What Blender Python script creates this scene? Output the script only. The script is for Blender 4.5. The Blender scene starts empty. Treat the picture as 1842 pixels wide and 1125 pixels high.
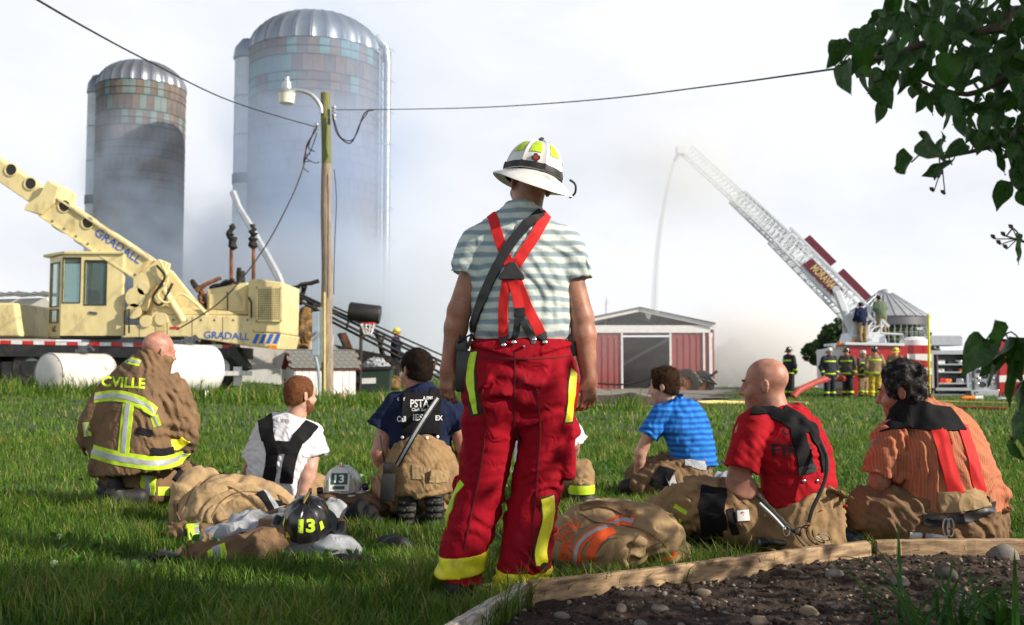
import bpy, bmesh, math, random
import numpy as np
from mathutils import Vector, Matrix
from mathutils.bvhtree import BVHTree

R = math.radians
rng = np.random.default_rng(7)
random.seed(7)
scene = bpy.context.scene
col = scene.collection

# ------------------------------------------------------------------ camera
CAM_H, FPX, PITCH = 0.94, 1791.0, math.atan(106.5 / 1791.0)
cam_d = bpy.data.cameras.new('camera')
cam = bpy.data.objects.new('camera', cam_d)
col.objects.link(cam)
cam.location = (0, 0, CAM_H)
cam.rotation_euler = (R(90) + PITCH, 0, 0)
cam_d.sensor_width = 36
cam_d.lens = 35.0
cam_d.clip_start = 0.05
cam_d.clip_end = 3000
cam_d.dof.use_dof = True
cam_d.dof.focus_distance = 4.7
cam_d.dof.aperture_fstop = 4.0
scene.camera = cam

# ------------------------------------------------------------------ light
SUN_EL, SUN_AZ = 27.0, 23.0          # azimuth: degrees from +x (right) towards the camera side (-y)
sun_dir = Vector((math.cos(R(SUN_EL)) * math.cos(R(SUN_AZ)), -math.cos(R(SUN_EL)) * math.sin(R(SUN_AZ)), math.sin(R(SUN_EL))))
sun_d = bpy.data.lights.new('sun', 'SUN')
sun = bpy.data.objects.new('sun', sun_d)
col.objects.link(sun)
sun_d.energy = 5.0
sun_d.angle = R(0.6)
sun_d.color = (1.0, 0.90, 0.76)
sun.rotation_euler = sun_dir.to_track_quat('Z', 'Y').to_euler()
sun.location = (30, -10, 30)

world = bpy.data.worlds.new('World')
scene.world = world
world.use_nodes = True
nt = world.node_tree
nt.nodes.clear()
w_out = nt.nodes.new('ShaderNodeOutputWorld')
sky = nt.nodes.new('ShaderNodeTexSky')
sky.sky_type = 'NISHITA'
sky.sun_disc = False
sky.sun_elevation = R(SUN_EL)
sky.sun_rotation = math.atan2(sun_dir.x, sun_dir.y)
sky.dust_density = 2.0
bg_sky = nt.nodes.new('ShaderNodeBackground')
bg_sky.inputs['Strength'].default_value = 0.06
nt.links.new(sky.outputs['Color'], bg_sky.inputs['Color'])
bg_cloud = nt.nodes.new('ShaderNodeBackground')       # thin bright cloud and smoke-white air
bg_cloud.inputs['Color'].default_value = (0.93, 0.95, 1.0, 1)
bg_cloud.inputs['Strength'].default_value = 0.80
tc = nt.nodes.new('ShaderNodeTexCoord')
mp = nt.nodes.new('ShaderNodeMapping')
mp.inputs['Scale'].default_value = (1.3, 1.3, 2.6)
mp.inputs['Location'].default_value = (0.35, 0.2, 0.1)
nz = nt.nodes.new('ShaderNodeTexNoise')
nz.inputs['Scale'].default_value = 2.2
nz.inputs['Detail'].default_value = 7
nz.inputs['Roughness'].default_value = 0.55
cr = nt.nodes.new('ShaderNodeValToRGB')
cr.color_ramp.elements[0].position = 0.34
cr.color_ramp.elements[0].color = (0.80, 0.80, 0.80, 1)
cr.color_ramp.elements[1].position = 0.58
cr.color_ramp.elements[1].color = (1, 1, 1, 1)
mx = nt.nodes.new('ShaderNodeMixShader')
nt.links.new(tc.outputs['Generated'], mp.inputs['Vector'])
nt.links.new(mp.outputs['Vector'], nz.inputs['Vector'])
nt.links.new(nz.outputs['Fac'], cr.inputs['Fac'])
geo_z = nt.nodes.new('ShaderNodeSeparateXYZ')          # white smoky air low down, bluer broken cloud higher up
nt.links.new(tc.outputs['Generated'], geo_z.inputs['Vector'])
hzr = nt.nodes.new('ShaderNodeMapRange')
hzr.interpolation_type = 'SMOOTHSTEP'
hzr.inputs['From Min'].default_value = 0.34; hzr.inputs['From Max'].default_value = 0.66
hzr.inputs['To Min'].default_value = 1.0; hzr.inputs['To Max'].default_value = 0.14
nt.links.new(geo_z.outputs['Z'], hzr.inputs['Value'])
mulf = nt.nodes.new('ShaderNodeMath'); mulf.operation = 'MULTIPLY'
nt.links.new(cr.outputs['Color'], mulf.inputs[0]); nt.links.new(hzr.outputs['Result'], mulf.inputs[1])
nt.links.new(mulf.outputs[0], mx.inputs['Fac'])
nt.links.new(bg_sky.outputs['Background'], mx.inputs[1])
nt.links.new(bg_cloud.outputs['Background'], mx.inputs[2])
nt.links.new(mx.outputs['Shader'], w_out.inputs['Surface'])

vs = scene.view_settings
vs.view_transform = 'Standard'
vs.look = 'None'
vs.gamma = 1.0
vs.use_curve_mapping = False
vs.exposure = 0.42
scene.cycles.volume_step_rate = 1.0
scene.cycles.volume_max_steps = 128
scene.cycles.volume_bounces = 4
scene.cycles.max_bounces = 8
scene.cycles.transparent_max_bounces = 16
scene.cycles.use_denoising = True

# ------------------------------------------------------------------ helpers
_cp, _sp = math.cos(PITCH), math.sin(PITCH)
def at(px, py, Y):
    """point of the place seen at photo pixel (px, py), at depth Y metres in front of the camera"""
    a, b = (px - 921.0) / FPX, (562.5 - py) / FPX
    dx, dy, dz = a, _cp - b * _sp, _sp + b * _cp
    k = Y / dy
    return Vector((dx * k, Y, CAM_H + dz * k))

def V(*a): return Vector(a)

def tag(o, label=None, cat=None, group=None, kind=None):
    if label: o['label'] = label
    if cat: o['category'] = cat
    if group: o['group'] = group
    if kind: o['kind'] = kind
    elif cat: o['kind'] = 'thing'
    return o

def empty(name, loc=(0, 0, 0), rz=0.0):
    o = bpy.data.objects.new(name, None)
    col.objects.link(o)
    o.location = loc
    o.rotation_euler = (0, 0, rz)
    o.empty_display_size = 0.1
    return o

def thing(name, label, cat, loc=(0, 0, 0), rz=0.0, group=None):
    return tag(empty(name, loc, rz), label, cat, group)

def link_mesh(name, me, mats, parent=None, smooth=None, world=True):
    o = bpy.data.objects.new(name, me)
    col.objects.link(o)
    for m in (mats if isinstance(mats, (list, tuple)) else [mats]):
        me.materials.append(m)
    if smooth is not None and len(me.polygons):
        me.polygons.foreach_set('use_smooth', np.full(len(me.polygons), smooth, dtype=bool))
    if parent is not None:
        o.parent = parent
        if world:      # mesh coordinates are world coordinates: cancel the parent's transform
            o.matrix_parent_inverse = pmat(parent).inverted()
    return o

def pmat(o):
    m = Matrix.LocRotScale(o.location, o.rotation_euler, o.scale)
    if o.parent is not None:
        m = pmat(o.parent) @ o.matrix_parent_inverse @ m
    return m

def np_mesh(name, verts, faces_by_size):
    """verts (N,3); faces_by_size: list of int arrays (M,k)"""
    me = bpy.data.meshes.new(name)
    verts = np.asarray(verts, dtype=np.float32)
    me.vertices.add(len(verts))
    me.vertices.foreach_set('co', verts.ravel())
    loops = [np.asarray(f, dtype=np.int32).ravel() for f in faces_by_size]
    sizes = [np.full(len(f), np.asarray(f).shape[1], dtype=np.int32) for f in faces_by_size]
    L = np.concatenate(loops); S = np.concatenate(sizes)
    me.loops.add(len(L)); me.loops.foreach_set('vertex_index', L)
    st = np.zeros(len(S), dtype=np.int32); st[1:] = np.cumsum(S)[:-1]
    me.polygons.add(len(S)); me.polygons.foreach_set('loop_start', st)
    try: me.polygons.foreach_set('loop_total', S)
    except Exception: pass
    me.update(calc_edges=True)
    return me

def frame_of(d, up=(0, 0, 1)):
    d = Vector(d).normalized(); up = Vector(up)
    if abs(d.dot(up)) > 0.98: up = Vector((0, 1, 0)) if abs(d.y) < 0.9 else Vector((1, 0, 0))
    s = d.cross(up).normalized()
    return s, s.cross(d).normalized(), d

def smooth_path(pts, n=6):
    pts = [Vector(p) for p in pts]
    if len(pts) < 3: return pts
    out = []
    for i in range(len(pts) - 1):
        p0, p1, p2, p3 = pts[max(i - 1, 0)], pts[i], pts[i + 1], pts[min(i + 2, len(pts) - 1)]
        for k in range(n):
            t = k / n
            out.append(0.5 * ((2 * p1) + (p2 - p0) * t + (2 * p0 - 5 * p1 + 4 * p2 - p3) * t * t + (3 * p1 - p0 - 3 * p2 + p3) * t ** 3))
    out.append(pts[-1])
    return out

class MB:
    """collects shapes; build() links them as one mesh object (one part)"""
    def __init__(self): self.v, self.f = [], []
    def add(self, vs, fs):
        b = len(self.v)
        self.v += [tuple(p) for p in vs]
        self.f += [tuple(b + i for i in f) for f in fs]
        return self
    def box(self, c, s, rot=None, ax=None):
        """centre, full sizes; ax = (x,y,z) axes or rot = euler"""
        if ax is None:
            m = Matrix.Identity(3) if rot is None else Matrix.Rotation(rot[2], 3, 'Z') @ Matrix.Rotation(rot[1], 3, 'Y') @ Matrix.Rotation(rot[0], 3, 'X')
            ax = [m @ Vector(e) for e in ((1, 0, 0), (0, 1, 0), (0, 0, 1))]
        c = Vector(c); h = [s[0] / 2, s[1] / 2, s[2] / 2]
        vs = [c + ax[0] * (sx * h[0]) + ax[1] * (sy * h[1]) + ax[2] * (sz * h[2]) for sz in (-1, 1) for sy in (-1, 1) for sx in (-1, 1)]
        return self.add(vs, [(0, 2, 3, 1), (4, 5, 7, 6), (0, 1, 5, 4), (2, 6, 7, 3), (0, 4, 6, 2), (1, 3, 7, 5)])
    def bar(self, a, b, w, h=None, up=(0, 0, 1)):
        a, b = Vector(a), Vector(b)
        s, u, d = frame_of(b - a, up)
        return self.box((a + b) / 2, (w, h or w, (b - a).length), ax=(s, u, d))
    def prism(self, poly, o, u, v, n, depth):
        """polygon (list of 2-D) in plane o+u*x+v*y, extruded by depth along n"""
        o, u, v, n = Vector(o), Vector(u), Vector(v), Vector(n)
        k = len(poly)
        a = [o + u * x + v * y for x, y in poly]
        vs = a + [p + n * depth for p in a]
        fs = [tuple(range(k))[::-1], tuple(range(k, 2 * k))] + [(i, (i + 1) % k, k + (i + 1) % k, k + i) for i in range(k)]
        return self.add(vs, fs)
    def tube(self, pts, r, n=8, cap=True):
        pts = [Vector(p) for p in pts]
        rs = r if isinstance(r, (list, tuple)) else [r] * len(pts)
        vs, fs = [], []
        s = None
        for i, p in enumerate(pts):
            d = (pts[min(i + 1, len(pts) - 1)] - pts[max(i - 1, 0)])
            if d.length < 1e-9: d = Vector((0, 0, 1))
            d.normalize()
            if s is None: s, u, _ = frame_of(d)
            else:
                s = (s - d * s.dot(d)).normalized(); u = s.cross(d)
            for k in range(n):
                a = 2 * math.pi * k / n
                vs.append(p + s * (math.cos(a) * rs[i]) + u * (math.sin(a) * rs[i]))
        for i in range(len(pts) - 1):
            for k in range(n):
                fs.append((i * n + k, i * n + (k + 1) % n, (i + 1) * n + (k + 1) % n, (i + 1) * n + k))
        if cap:
            fs.append(tuple(range(n))[::-1]); fs.append(tuple((len(pts) - 1) * n + k for k in range(n)))
        return self.add(vs, fs)
    def cyl(self, a, b, r, n=16, r2=None, cap=True):
        return self.tube([a, b], [r, r if r2 is None else r2], n, cap)
    def lathe(self, prof, o, axis=(0, 0, 1), n=24, a0=0.0, a1=2 * math.pi, up=(0, 0, 1)):
        """prof: list of (radius, height)"""
        s, u, d = frame_of(axis, up if abs(Vector(axis).normalized().z) < .98 else (0, 1, 0))
        o = Vector(o); full = abs(a1 - a0 - 2 * math.pi) < 1e-6
        m = n if full else n + 1
        vs, fs = [], []
        for r, h in prof:
            for k in range(m):
                a = a0 + (a1 - a0) * k / n
                vs.append(o + d * h + s * (math.cos(a) * r) + u * (math.sin(a) * r))
        for i in range(len(prof) - 1):
            for k in range(n):
                k2 = (k + 1) % m
                fs.append((i * m + k, i * m + k2, (i + 1) * m + k2, (i + 1) * m + k))
        return self.add(vs, fs)
    def grid(self, P):
        """P[i][j] points -> quads"""
        a, b = len(P), len(P[0])
        return self.add([p for row in P for p in row], [(i * b + j, i * b + j + 1, (i + 1) * b + j + 1, (i + 1) * b + j) for i in range(a - 1) for j in range(b - 1)])
    def mesh(self, name):
        me = bpy.data.meshes.new(name)
        me.from_pydata(self.v, [], self.f)
        bm = bmesh.new(); bm.from_mesh(me)
        bmesh.ops.recalc_face_normals(bm, faces=bm.faces)
        bm.to_mesh(me); bm.free()
        return me
    def build(self, name, m, parent=None, smooth=False, bevel=0.0, label=None):
        me = self.mesh(name)
        if bevel > 0:
            bm = bmesh.new(); bm.from_mesh(me)
            es = [e for e in bm.edges if len(e.link_faces) == 2 and e.calc_face_angle(0) > 0.6]
            bmesh.ops.bevel(bm, geom=es, offset=bevel, segments=2, profile=0.5, affect='EDGES', clamp_overlap=True)
            bm.to_mesh(me); bm.free()
        o = link_mesh(name, me, m, parent)
        if smooth:
            me.polygons.foreach_set('use_smooth', np.ones(len(me.polygons), dtype=bool))
            try: me.set_sharp_from_angle(angle=R(38))
            except Exception: pass
        if label: o['label'] = label
        return o

def copy_tree(o, parent=None, dloc=None):
    c = o.copy(); col.objects.link(c)
    if parent is not None: c.parent = parent
    for ch in list(o.children): copy_tree(ch, c)
    return c

# ------------------------------------------------------------------ materials
def _n(t, kind, **kw):
    n = t.nodes.new(kind)
    for k, v in kw.items():
        if k in n.inputs.keys(): n.inputs[k].default_value = v
        else: setattr(n, k, v)
    return n

def mat(name, c, rough=0.6, metal=0.0, var=0.12, vscale=6.0, c2=None, c2scale=2.5, c2lo=0.5, c2hi=0.62, bump=0.0, bscale=60.0,
        spec=0.5, stretch=(1, 1, 1), coat=0.0, translucent=0.0, sheen=0.0, bdist=0.004, coords='Object', wrinkle=0.0, wscale=16.0):
    m = bpy.data.materials.new(name)
    m.use_nodes = True
    t = m.node_tree
    b = t.nodes['Principled BSDF']
    b.inputs['Roughness'].default_value = rough
    b.inputs['Metallic'].default_value = metal
    b.inputs['Specular IOR Level'].default_value = spec
    if coat: b.inputs['Coat Weight'].default_value = coat; b.inputs['Coat Roughness'].default_value = 0.15
    if sheen: b.inputs['Sheen Weight'].default_value = sheen; b.inputs['Sheen Roughness'].default_value = 0.6
    c4 = (*c, 1)
    tcn = _n(t, 'ShaderNodeTexCoord')
    mpn = _n(t, 'ShaderNodeMapping')
    mpn.inputs['Scale'].default_value = stretch
    t.links.new(tcn.outputs[coords], mpn.inputs['Vector'])
    nzn = _n(t, 'ShaderNodeTexNoise', Scale=vscale, Detail=5.0, Roughness=0.6)
    t.links.new(mpn.outputs['Vector'], nzn.inputs['Vector'])
    mr = _n(t, 'ShaderNodeMapRange')
    mr.inputs['From Min'].default_value = 0.25; mr.inputs['From Max'].default_value = 0.75
    mr.inputs['To Min'].default_value = 1 - var * 1.6; mr.inputs['To Max'].default_value = 1 + var * 1.6
    t.links.new(nzn.outputs['Fac'], mr.inputs['Value'])
    mul = _n(t, 'ShaderNodeMix', data_type='RGBA', blend_type='MULTIPLY')
    mul.inputs['Factor'].default_value = 1.0
    mul.inputs['A'].default_value = c4
    cmb = _n(t, 'ShaderNodeCombineColor')
    for ch in ('Red', 'Green', 'Blue'): t.links.new(mr.outputs['Result'], cmb.inputs[ch])
    t.links.new(cmb.outputs['Color'], mul.inputs['B'])
    src = mul.outputs['Result']
    if c2 is not None:
        n2 = _n(t, 'ShaderNodeTexNoise', Scale=c2scale, Detail=6.0, Roughness=0.62)
        t.links.new(mpn.outputs['Vector'], n2.inputs['Vector'])
        r2 = _n(t, 'ShaderNodeMapRange')
        r2.inputs['From Min'].default_value = c2lo; r2.inputs['From Max'].default_value = c2hi
        t.links.new(n2.outputs['Fac'], r2.inputs['Value'])
        mix = _n(t, 'ShaderNodeMix', data_type='RGBA')
        t.links.new(r2.outputs['Result'], mix.inputs['Factor'])
        t.links.new(src, mix.inputs['A']); mix.inputs['B'].default_value = (*c2, 1)
        src = mix.outputs['Result']
    t.links.new(src, b.inputs['Base Color'])
    if bump > 0:
        n3 = _n(t, 'ShaderNodeTexNoise', Scale=bscale, Detail=4.0, Roughness=0.6)
        t.links.new(mpn.outputs['Vector'], n3.inputs['Vector'])
        bp = _n(t, 'ShaderNodeBump', Strength=bump, Distance=bdist)
        t.links.new(n3.outputs['Fac'], bp.inputs['Height'])
        t.links.new(bp.outputs['Normal'], b.inputs['Normal'])
        if wrinkle > 0:
            n4 = _n(t, 'ShaderNodeTexNoise', Scale=wscale, Detail=3.0, Roughness=0.5, Distortion=1.2, noise_type='RIDGED_MULTIFRACTAL')
            t.links.new(mpn.outputs['Vector'], n4.inputs['Vector'])
            bp2 = _n(t, 'ShaderNodeBump', Strength=wrinkle, Distance=0.02)
            t.links.new(n4.outputs['Fac'], bp2.inputs['Height'])
            t.links.new(bp2.outputs['Normal'], bp.inputs['Normal'])
    if translucent > 0:
        out = t.nodes['Material Output']
        tr = _n(t, 'ShaderNodeBsdfTranslucent')
        t.links.new(src, tr.inputs['Color'])
        ms = _n(t, 'ShaderNodeMixShader'); ms.inputs['Fac'].default_value = translucent
        t.links.new(b.outputs['BSDF'], ms.inputs[1]); t.links.new(tr.outputs['BSDF'], ms.inputs[2])
        t.links.new(ms.outputs['Shader'], out.inputs['Surface'])
    return m

def band_mat(name, c1, c2, period, duty=0.5, axis='Z', rough=0.9, warp=0.03, wscale=6.0, bump=0.15, soft=0.12, sheen=0.2, phase=0.0):
    """knitted stripes along one object axis"""
    m = mat(name, c1, rough, var=0.08, vscale=30, bump=bump, bscale=220, spec=0.15, bdist=0.002, wrinkle=0.25)
    t = m.node_tree
    b = t.nodes['Principled BSDF']
    src = b.inputs['Base Color'].links[0].from_socket
    tcn = _n(t, 'ShaderNodeTexCoord')
    sep = _n(t, 'ShaderNodeSeparateXYZ')
    t.links.new(tcn.outputs['Object'], sep.inputs['Vector'])
    nw = _n(t, 'ShaderNodeTexNoise', Scale=wscale, Detail=2.0)
    t.links.new(tcn.outputs['Object'], nw.inputs['Vector'])
    ad = _n(t, 'ShaderNodeMath', operation='MULTIPLY_ADD')
    t.links.new(nw.outputs['Fac'], ad.inputs[0]); ad.inputs[1].default_value = warp
    t.links.new(sep.outputs[axis], ad.inputs[2])
    ph = _n(t, 'ShaderNodeMath', operation='ADD'); ph.inputs[1].default_value = phase
    t.links.new(ad.outputs[0], ph.inputs[0])
    md = _n(t, 'ShaderNodeMath', operation='PINGPONG'); md.inputs[1].default_value = period / 2
    t.links.new(ph.outputs[0], md.inputs[0])
    mr = _n(t, 'ShaderNodeMapRange')
    e = period / 2 * duty
    mr.inputs['From Min'].default_value = e - period * soft / 2; mr.inputs['From Max'].default_value = e + period * soft / 2
    t.links.new(md.outputs[0], mr.inputs['Value'])
    mix = _n(t, 'ShaderNodeMix', data_type='RGBA')
    t.links.new(mr.outputs['Result'], mix.inputs['Factor'])
    t.links.new(src, mix.inputs['A']); mix.inputs['B'].default_value = (*c2, 1)
    t.links.new(mix.outputs['Result'], b.inputs['Base Color'])
    return m

M = {}
def dm(key, *a, **k): M[key] = mat(key, *a, **k); return M[key]
# ------------------------------------------------------------------ implicit surfaces (bodies, clothes)
def _hash(ix, iy, iz, seed):
    h = (ix.astype(np.int64) * 374761393 + iy.astype(np.int64) * 668265263 + iz.astype(np.int64) * 2147483647 + seed * 1274126177) & 0xFFFFFFFF
    h = ((h ^ (h >> 13)) * 1274126177) & 0xFFFFFFFF
    return ((h ^ (h >> 16)) & 0xFFFF) / 32767.5 - 1.0

def noise3(p, scale=(1, 1, 1), seed=0):
    """value noise in [-1,1]"""
    q = p * np.asarray(scale, dtype=np.float64)
    i = np.floor(q).astype(np.int64); f = q - i
    f = f * f * f * (f * (f * 6 - 15) + 10)
    x, y, z = i[:, 0], i[:, 1], i[:, 2]
    fx, fy, fz = f[:, 0], f[:, 1], f[:, 2]
    def L(dx, dy, dz): return _hash(x + dx, y + dy, z + dz, seed)
    c00 = L(0, 0, 0) * (1 - fx) + L(1, 0, 0) * fx
    c10 = L(0, 1, 0) * (1 - fx) + L(1, 1, 0) * fx
    c01 = L(0, 0, 1) * (1 - fx) + L(1, 0, 1) * fx
    c11 = L(0, 1, 1) * (1 - fx) + L(1, 1, 1) * fx
    c0 = c00 * (1 - fy) + c10 * fy; c1 = c01 * (1 - fy) + c11 * fy
    return c0 * (1 - fz) + c1 * fz

def ridges(p, scale, seed=0, warp=0.5):
    """cloth folds: soft ridges with some warp"""
    w = noise3(p, (4, 4, 4), seed + 50)[:, None] * warp
    n = noise3(p + w * 0.06, scale, seed)
    n2 = noise3(p + w * 0.05, tuple(s * 1.9 for s in scale), seed + 9)
    return (2.3 * np.sqrt(n * n + 0.005) - 0.85) * 0.68 + (2.3 * np.sqrt(n2 * n2 + 0.01) - 0.85) * 0.32

def cloth(p, seed, amp, lam=.09, dirs=None, sharp=1.6):
    """scattered groups of long pulled folds in a few directions, none regular"""
    r_ = np.random.default_rng(seed)
    w1 = noise3(p, (3.1, 3.1, 3.1), seed + 1); w2 = noise3(p, (8, 8, 8), seed + 2)
    out = np.zeros(len(p))
    if dirs is None: dirs = [(.3, .3, 1), (.9, .3, .5), (-.85, .3, .6)]
    for i, d in enumerate(dirs):
        d = np.array(d, float); d /= np.linalg.norm(d)
        l = lam * (1, .72, 1.3, .85)[i % 4]
        ph = (p @ d) / l + 1.9 * w1 * (1 - .5 * i) + .7 * w2 + r_.random()
        k = np.floor(ph + .5)                                  # each fold has its own height
        hgt = .35 + .65 * np.abs(np.sin(k * 12.9898 + seed))
        rid = np.abs(np.cos(np.pi * ph)) ** sharp * hgt
        m = np.clip(noise3(p, (3.0, 3.0, 3.0), seed + 20 + 3 * i) * 1.9 + .30, 0, 1)
        out += (rid - .30) * m
    return out * amp

def smin(a, b, k):
    if k <= 0: return np.minimum(a, b)
    h = np.clip(0.5 + 0.5 * (b - a) / k, 0, 1)
    return b * (1 - h) + a * h - k * h * (1 - h)

def smax(a, b, k): return -smin(-a, -b, k)

def s_cone(a, b, ra, rb):
    a = np.array(a, float); b = np.array(b, float)
    def f(p):
        ab = b - a; t = np.clip(((p - a) @ ab) / (ab @ ab + 1e-12), 0, 1)
        return np.linalg.norm(p - a - t[:, None] * ab, axis=1) - (ra + (rb - ra) * t)
    return f

def s_ell(c, r, ax=None):
    c = np.array(c, float); r = np.array(r, float)
    A = None if ax is None else np.array([list(v) for v in ax], float)
    def f(p):
        q = p - c
        if A is not None: q = q @ A.T
        k0 = np.linalg.norm(q / r, axis=1); k1 = np.linalg.norm(q / (r * r), axis=1) + 1e-9
        return np.where(k0 < 1e-4, -r.min(), k0 * (k0 - 1) / k1)
    return f

def s_box(c, h, rad=0.01, ax=None):
    c = np.array(c, float); h = np.array(h, float) - rad
    A = None if ax is None else np.array([list(v) for v in ax], float)
    def f(p):
        q = p - c
        if A is not None: q = q @ A.T
        d = np.abs(q) - h
        return np.linalg.norm(np.maximum(d, 0), axis=1) + np.minimum(d.max(axis=1), 0) - rad
    return f

def s_plane(o, n):
    o = np.array(o, float); n = np.array(Vector(n).normalized(), float)
    return lambda p: (p - o) @ n

def s_cull(f, c, r):
    c = np.array(list(c), float)
    def g(p):
        d0 = np.linalg.norm(p - c, axis=1) - r
        out = d0 + 0.05
        m = d0 < 0.06
        if m.any(): out[m] = f(p[m])
        return out
    return g

def s_loft(secs, lat, cap=0.05, sub=3):
    """secs: [(point, half width, half depth)], lat: rough sideways direction (vector, or one for each section).
    Elliptic sections swept along a smooth spine, rounded ends."""
    P = np.array([list(s[0]) for s in secs], float)
    A = np.array([s[1] for s in secs], float); B = np.array([s[2] for s in secs], float)
    Lt = np.array([list(l) for l in lat], float) if isinstance(lat, list) else np.tile(np.array(list(lat), float), (len(P), 1))
    n = len(P)
    if n > 2 and sub > 1:
        ts = np.linspace(0, n - 1, (n - 1) * sub + 1)
        def cr(Q):
            out = []
            for t in ts:
                i = min(int(t), n - 2); u = t - i
                q0, q1, q2, q3 = Q[max(i - 1, 0)], Q[i], Q[i + 1], Q[min(i + 2, n - 1)]
                out.append(0.5 * (2 * q1 + (q2 - q0) * u + (2 * q0 - 5 * q1 + 4 * q2 - q3) * u * u + (3 * q1 - q0 - 3 * q2 + q3) * u ** 3))
            return np.array(out)
        P, A, B, Lt = cr(P), cr(A), cr(B), cr(Lt)
    D = P[1:] - P[:-1]
    LL = (D * D).sum(1) + 1e-12
    T = np.vstack([D[:1], D[:-1] + D[1:], D[-1:]]); T /= np.linalg.norm(T, axis=1)[:, None] + 1e-12
    U = Lt - (Lt * T).sum(1)[:, None] * T; U /= np.linalg.norm(U, axis=1)[:, None] + 1e-12
    W = np.cross(T, U)
    blo = P.min(0) - max(A.max(), B.max()); bhi = P.max(0) + max(A.max(), B.max())
    def f(p):
        e = np.linalg.norm(np.maximum(np.maximum(blo - p, p - bhi), 0), axis=1)
        far = e > 0.07
        if far.any():
            out = e.copy()
            if (~far).any(): out[~far] = f0(p[~far])
            return out
        return f0(p)
    def f0(p):
        best = np.full(len(p), 1e9); bi = np.zeros(len(p), int); bt = np.zeros(len(p))
        for i in range(len(D)):
            t = np.clip(((p - P[i]) @ D[i]) / LL[i], 0, 1)
            q = p - P[i] - t[:, None] * D[i]
            d = (q * q).sum(1)
            m = d < best
            best[m] = d[m]; bi[m] = i; bt[m] = t[m]
        lin = lambda X: X[bi] * (1 - (bt[:, None] if X.ndim > 1 else bt)) + X[bi + 1] * (bt[:, None] if X.ndim > 1 else bt)
        c = lin(P); a = lin(A); b = lin(B); u = lin(U); w = lin(W); tt = lin(T)
        q = p - c
        x = (q * u).sum(1); y = (q * w).sum(1); z = (q * tt).sum(1)
        ends = ((bi == 0) & (bt <= 1e-6)) | ((bi == len(D) - 1) & (bt >= 1 - 1e-6))
        z = np.where(ends, z, 0.0)
        k0 = np.sqrt((x / a) ** 2 + (y / b) ** 2 + (z / cap) ** 2)
        k1 = np.sqrt((x / a ** 2) ** 2 + (y / b ** 2) ** 2 + (z / cap ** 2) ** 2) + 1e-9
        return np.where(k0 < 1e-3, -np.minimum(a, b), k0 * (k0 - 1) / k1)
    return f

def s_union(fs, k=0.02):
    def f(p):
        d = fs[0](p)
        for g in fs[1:]: d = smin(d, g(p), k)
        return d
    return f
def s_sub(f, g, k=0.006): return lambda p: smax(f(p), -g(p), k)
def s_and(f, g, k=0.004): return lambda p: smax(f(p), g(p), k)
def s_off(f, r): return lambda p: f(p) - r
def s_disp(f, d): return lambda p: f(p) - d(p)
def s_slab(o, n, w): 
    pl = s_plane(o, n)
    return lambda p: np.abs(pl(p)) - w / 2

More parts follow.
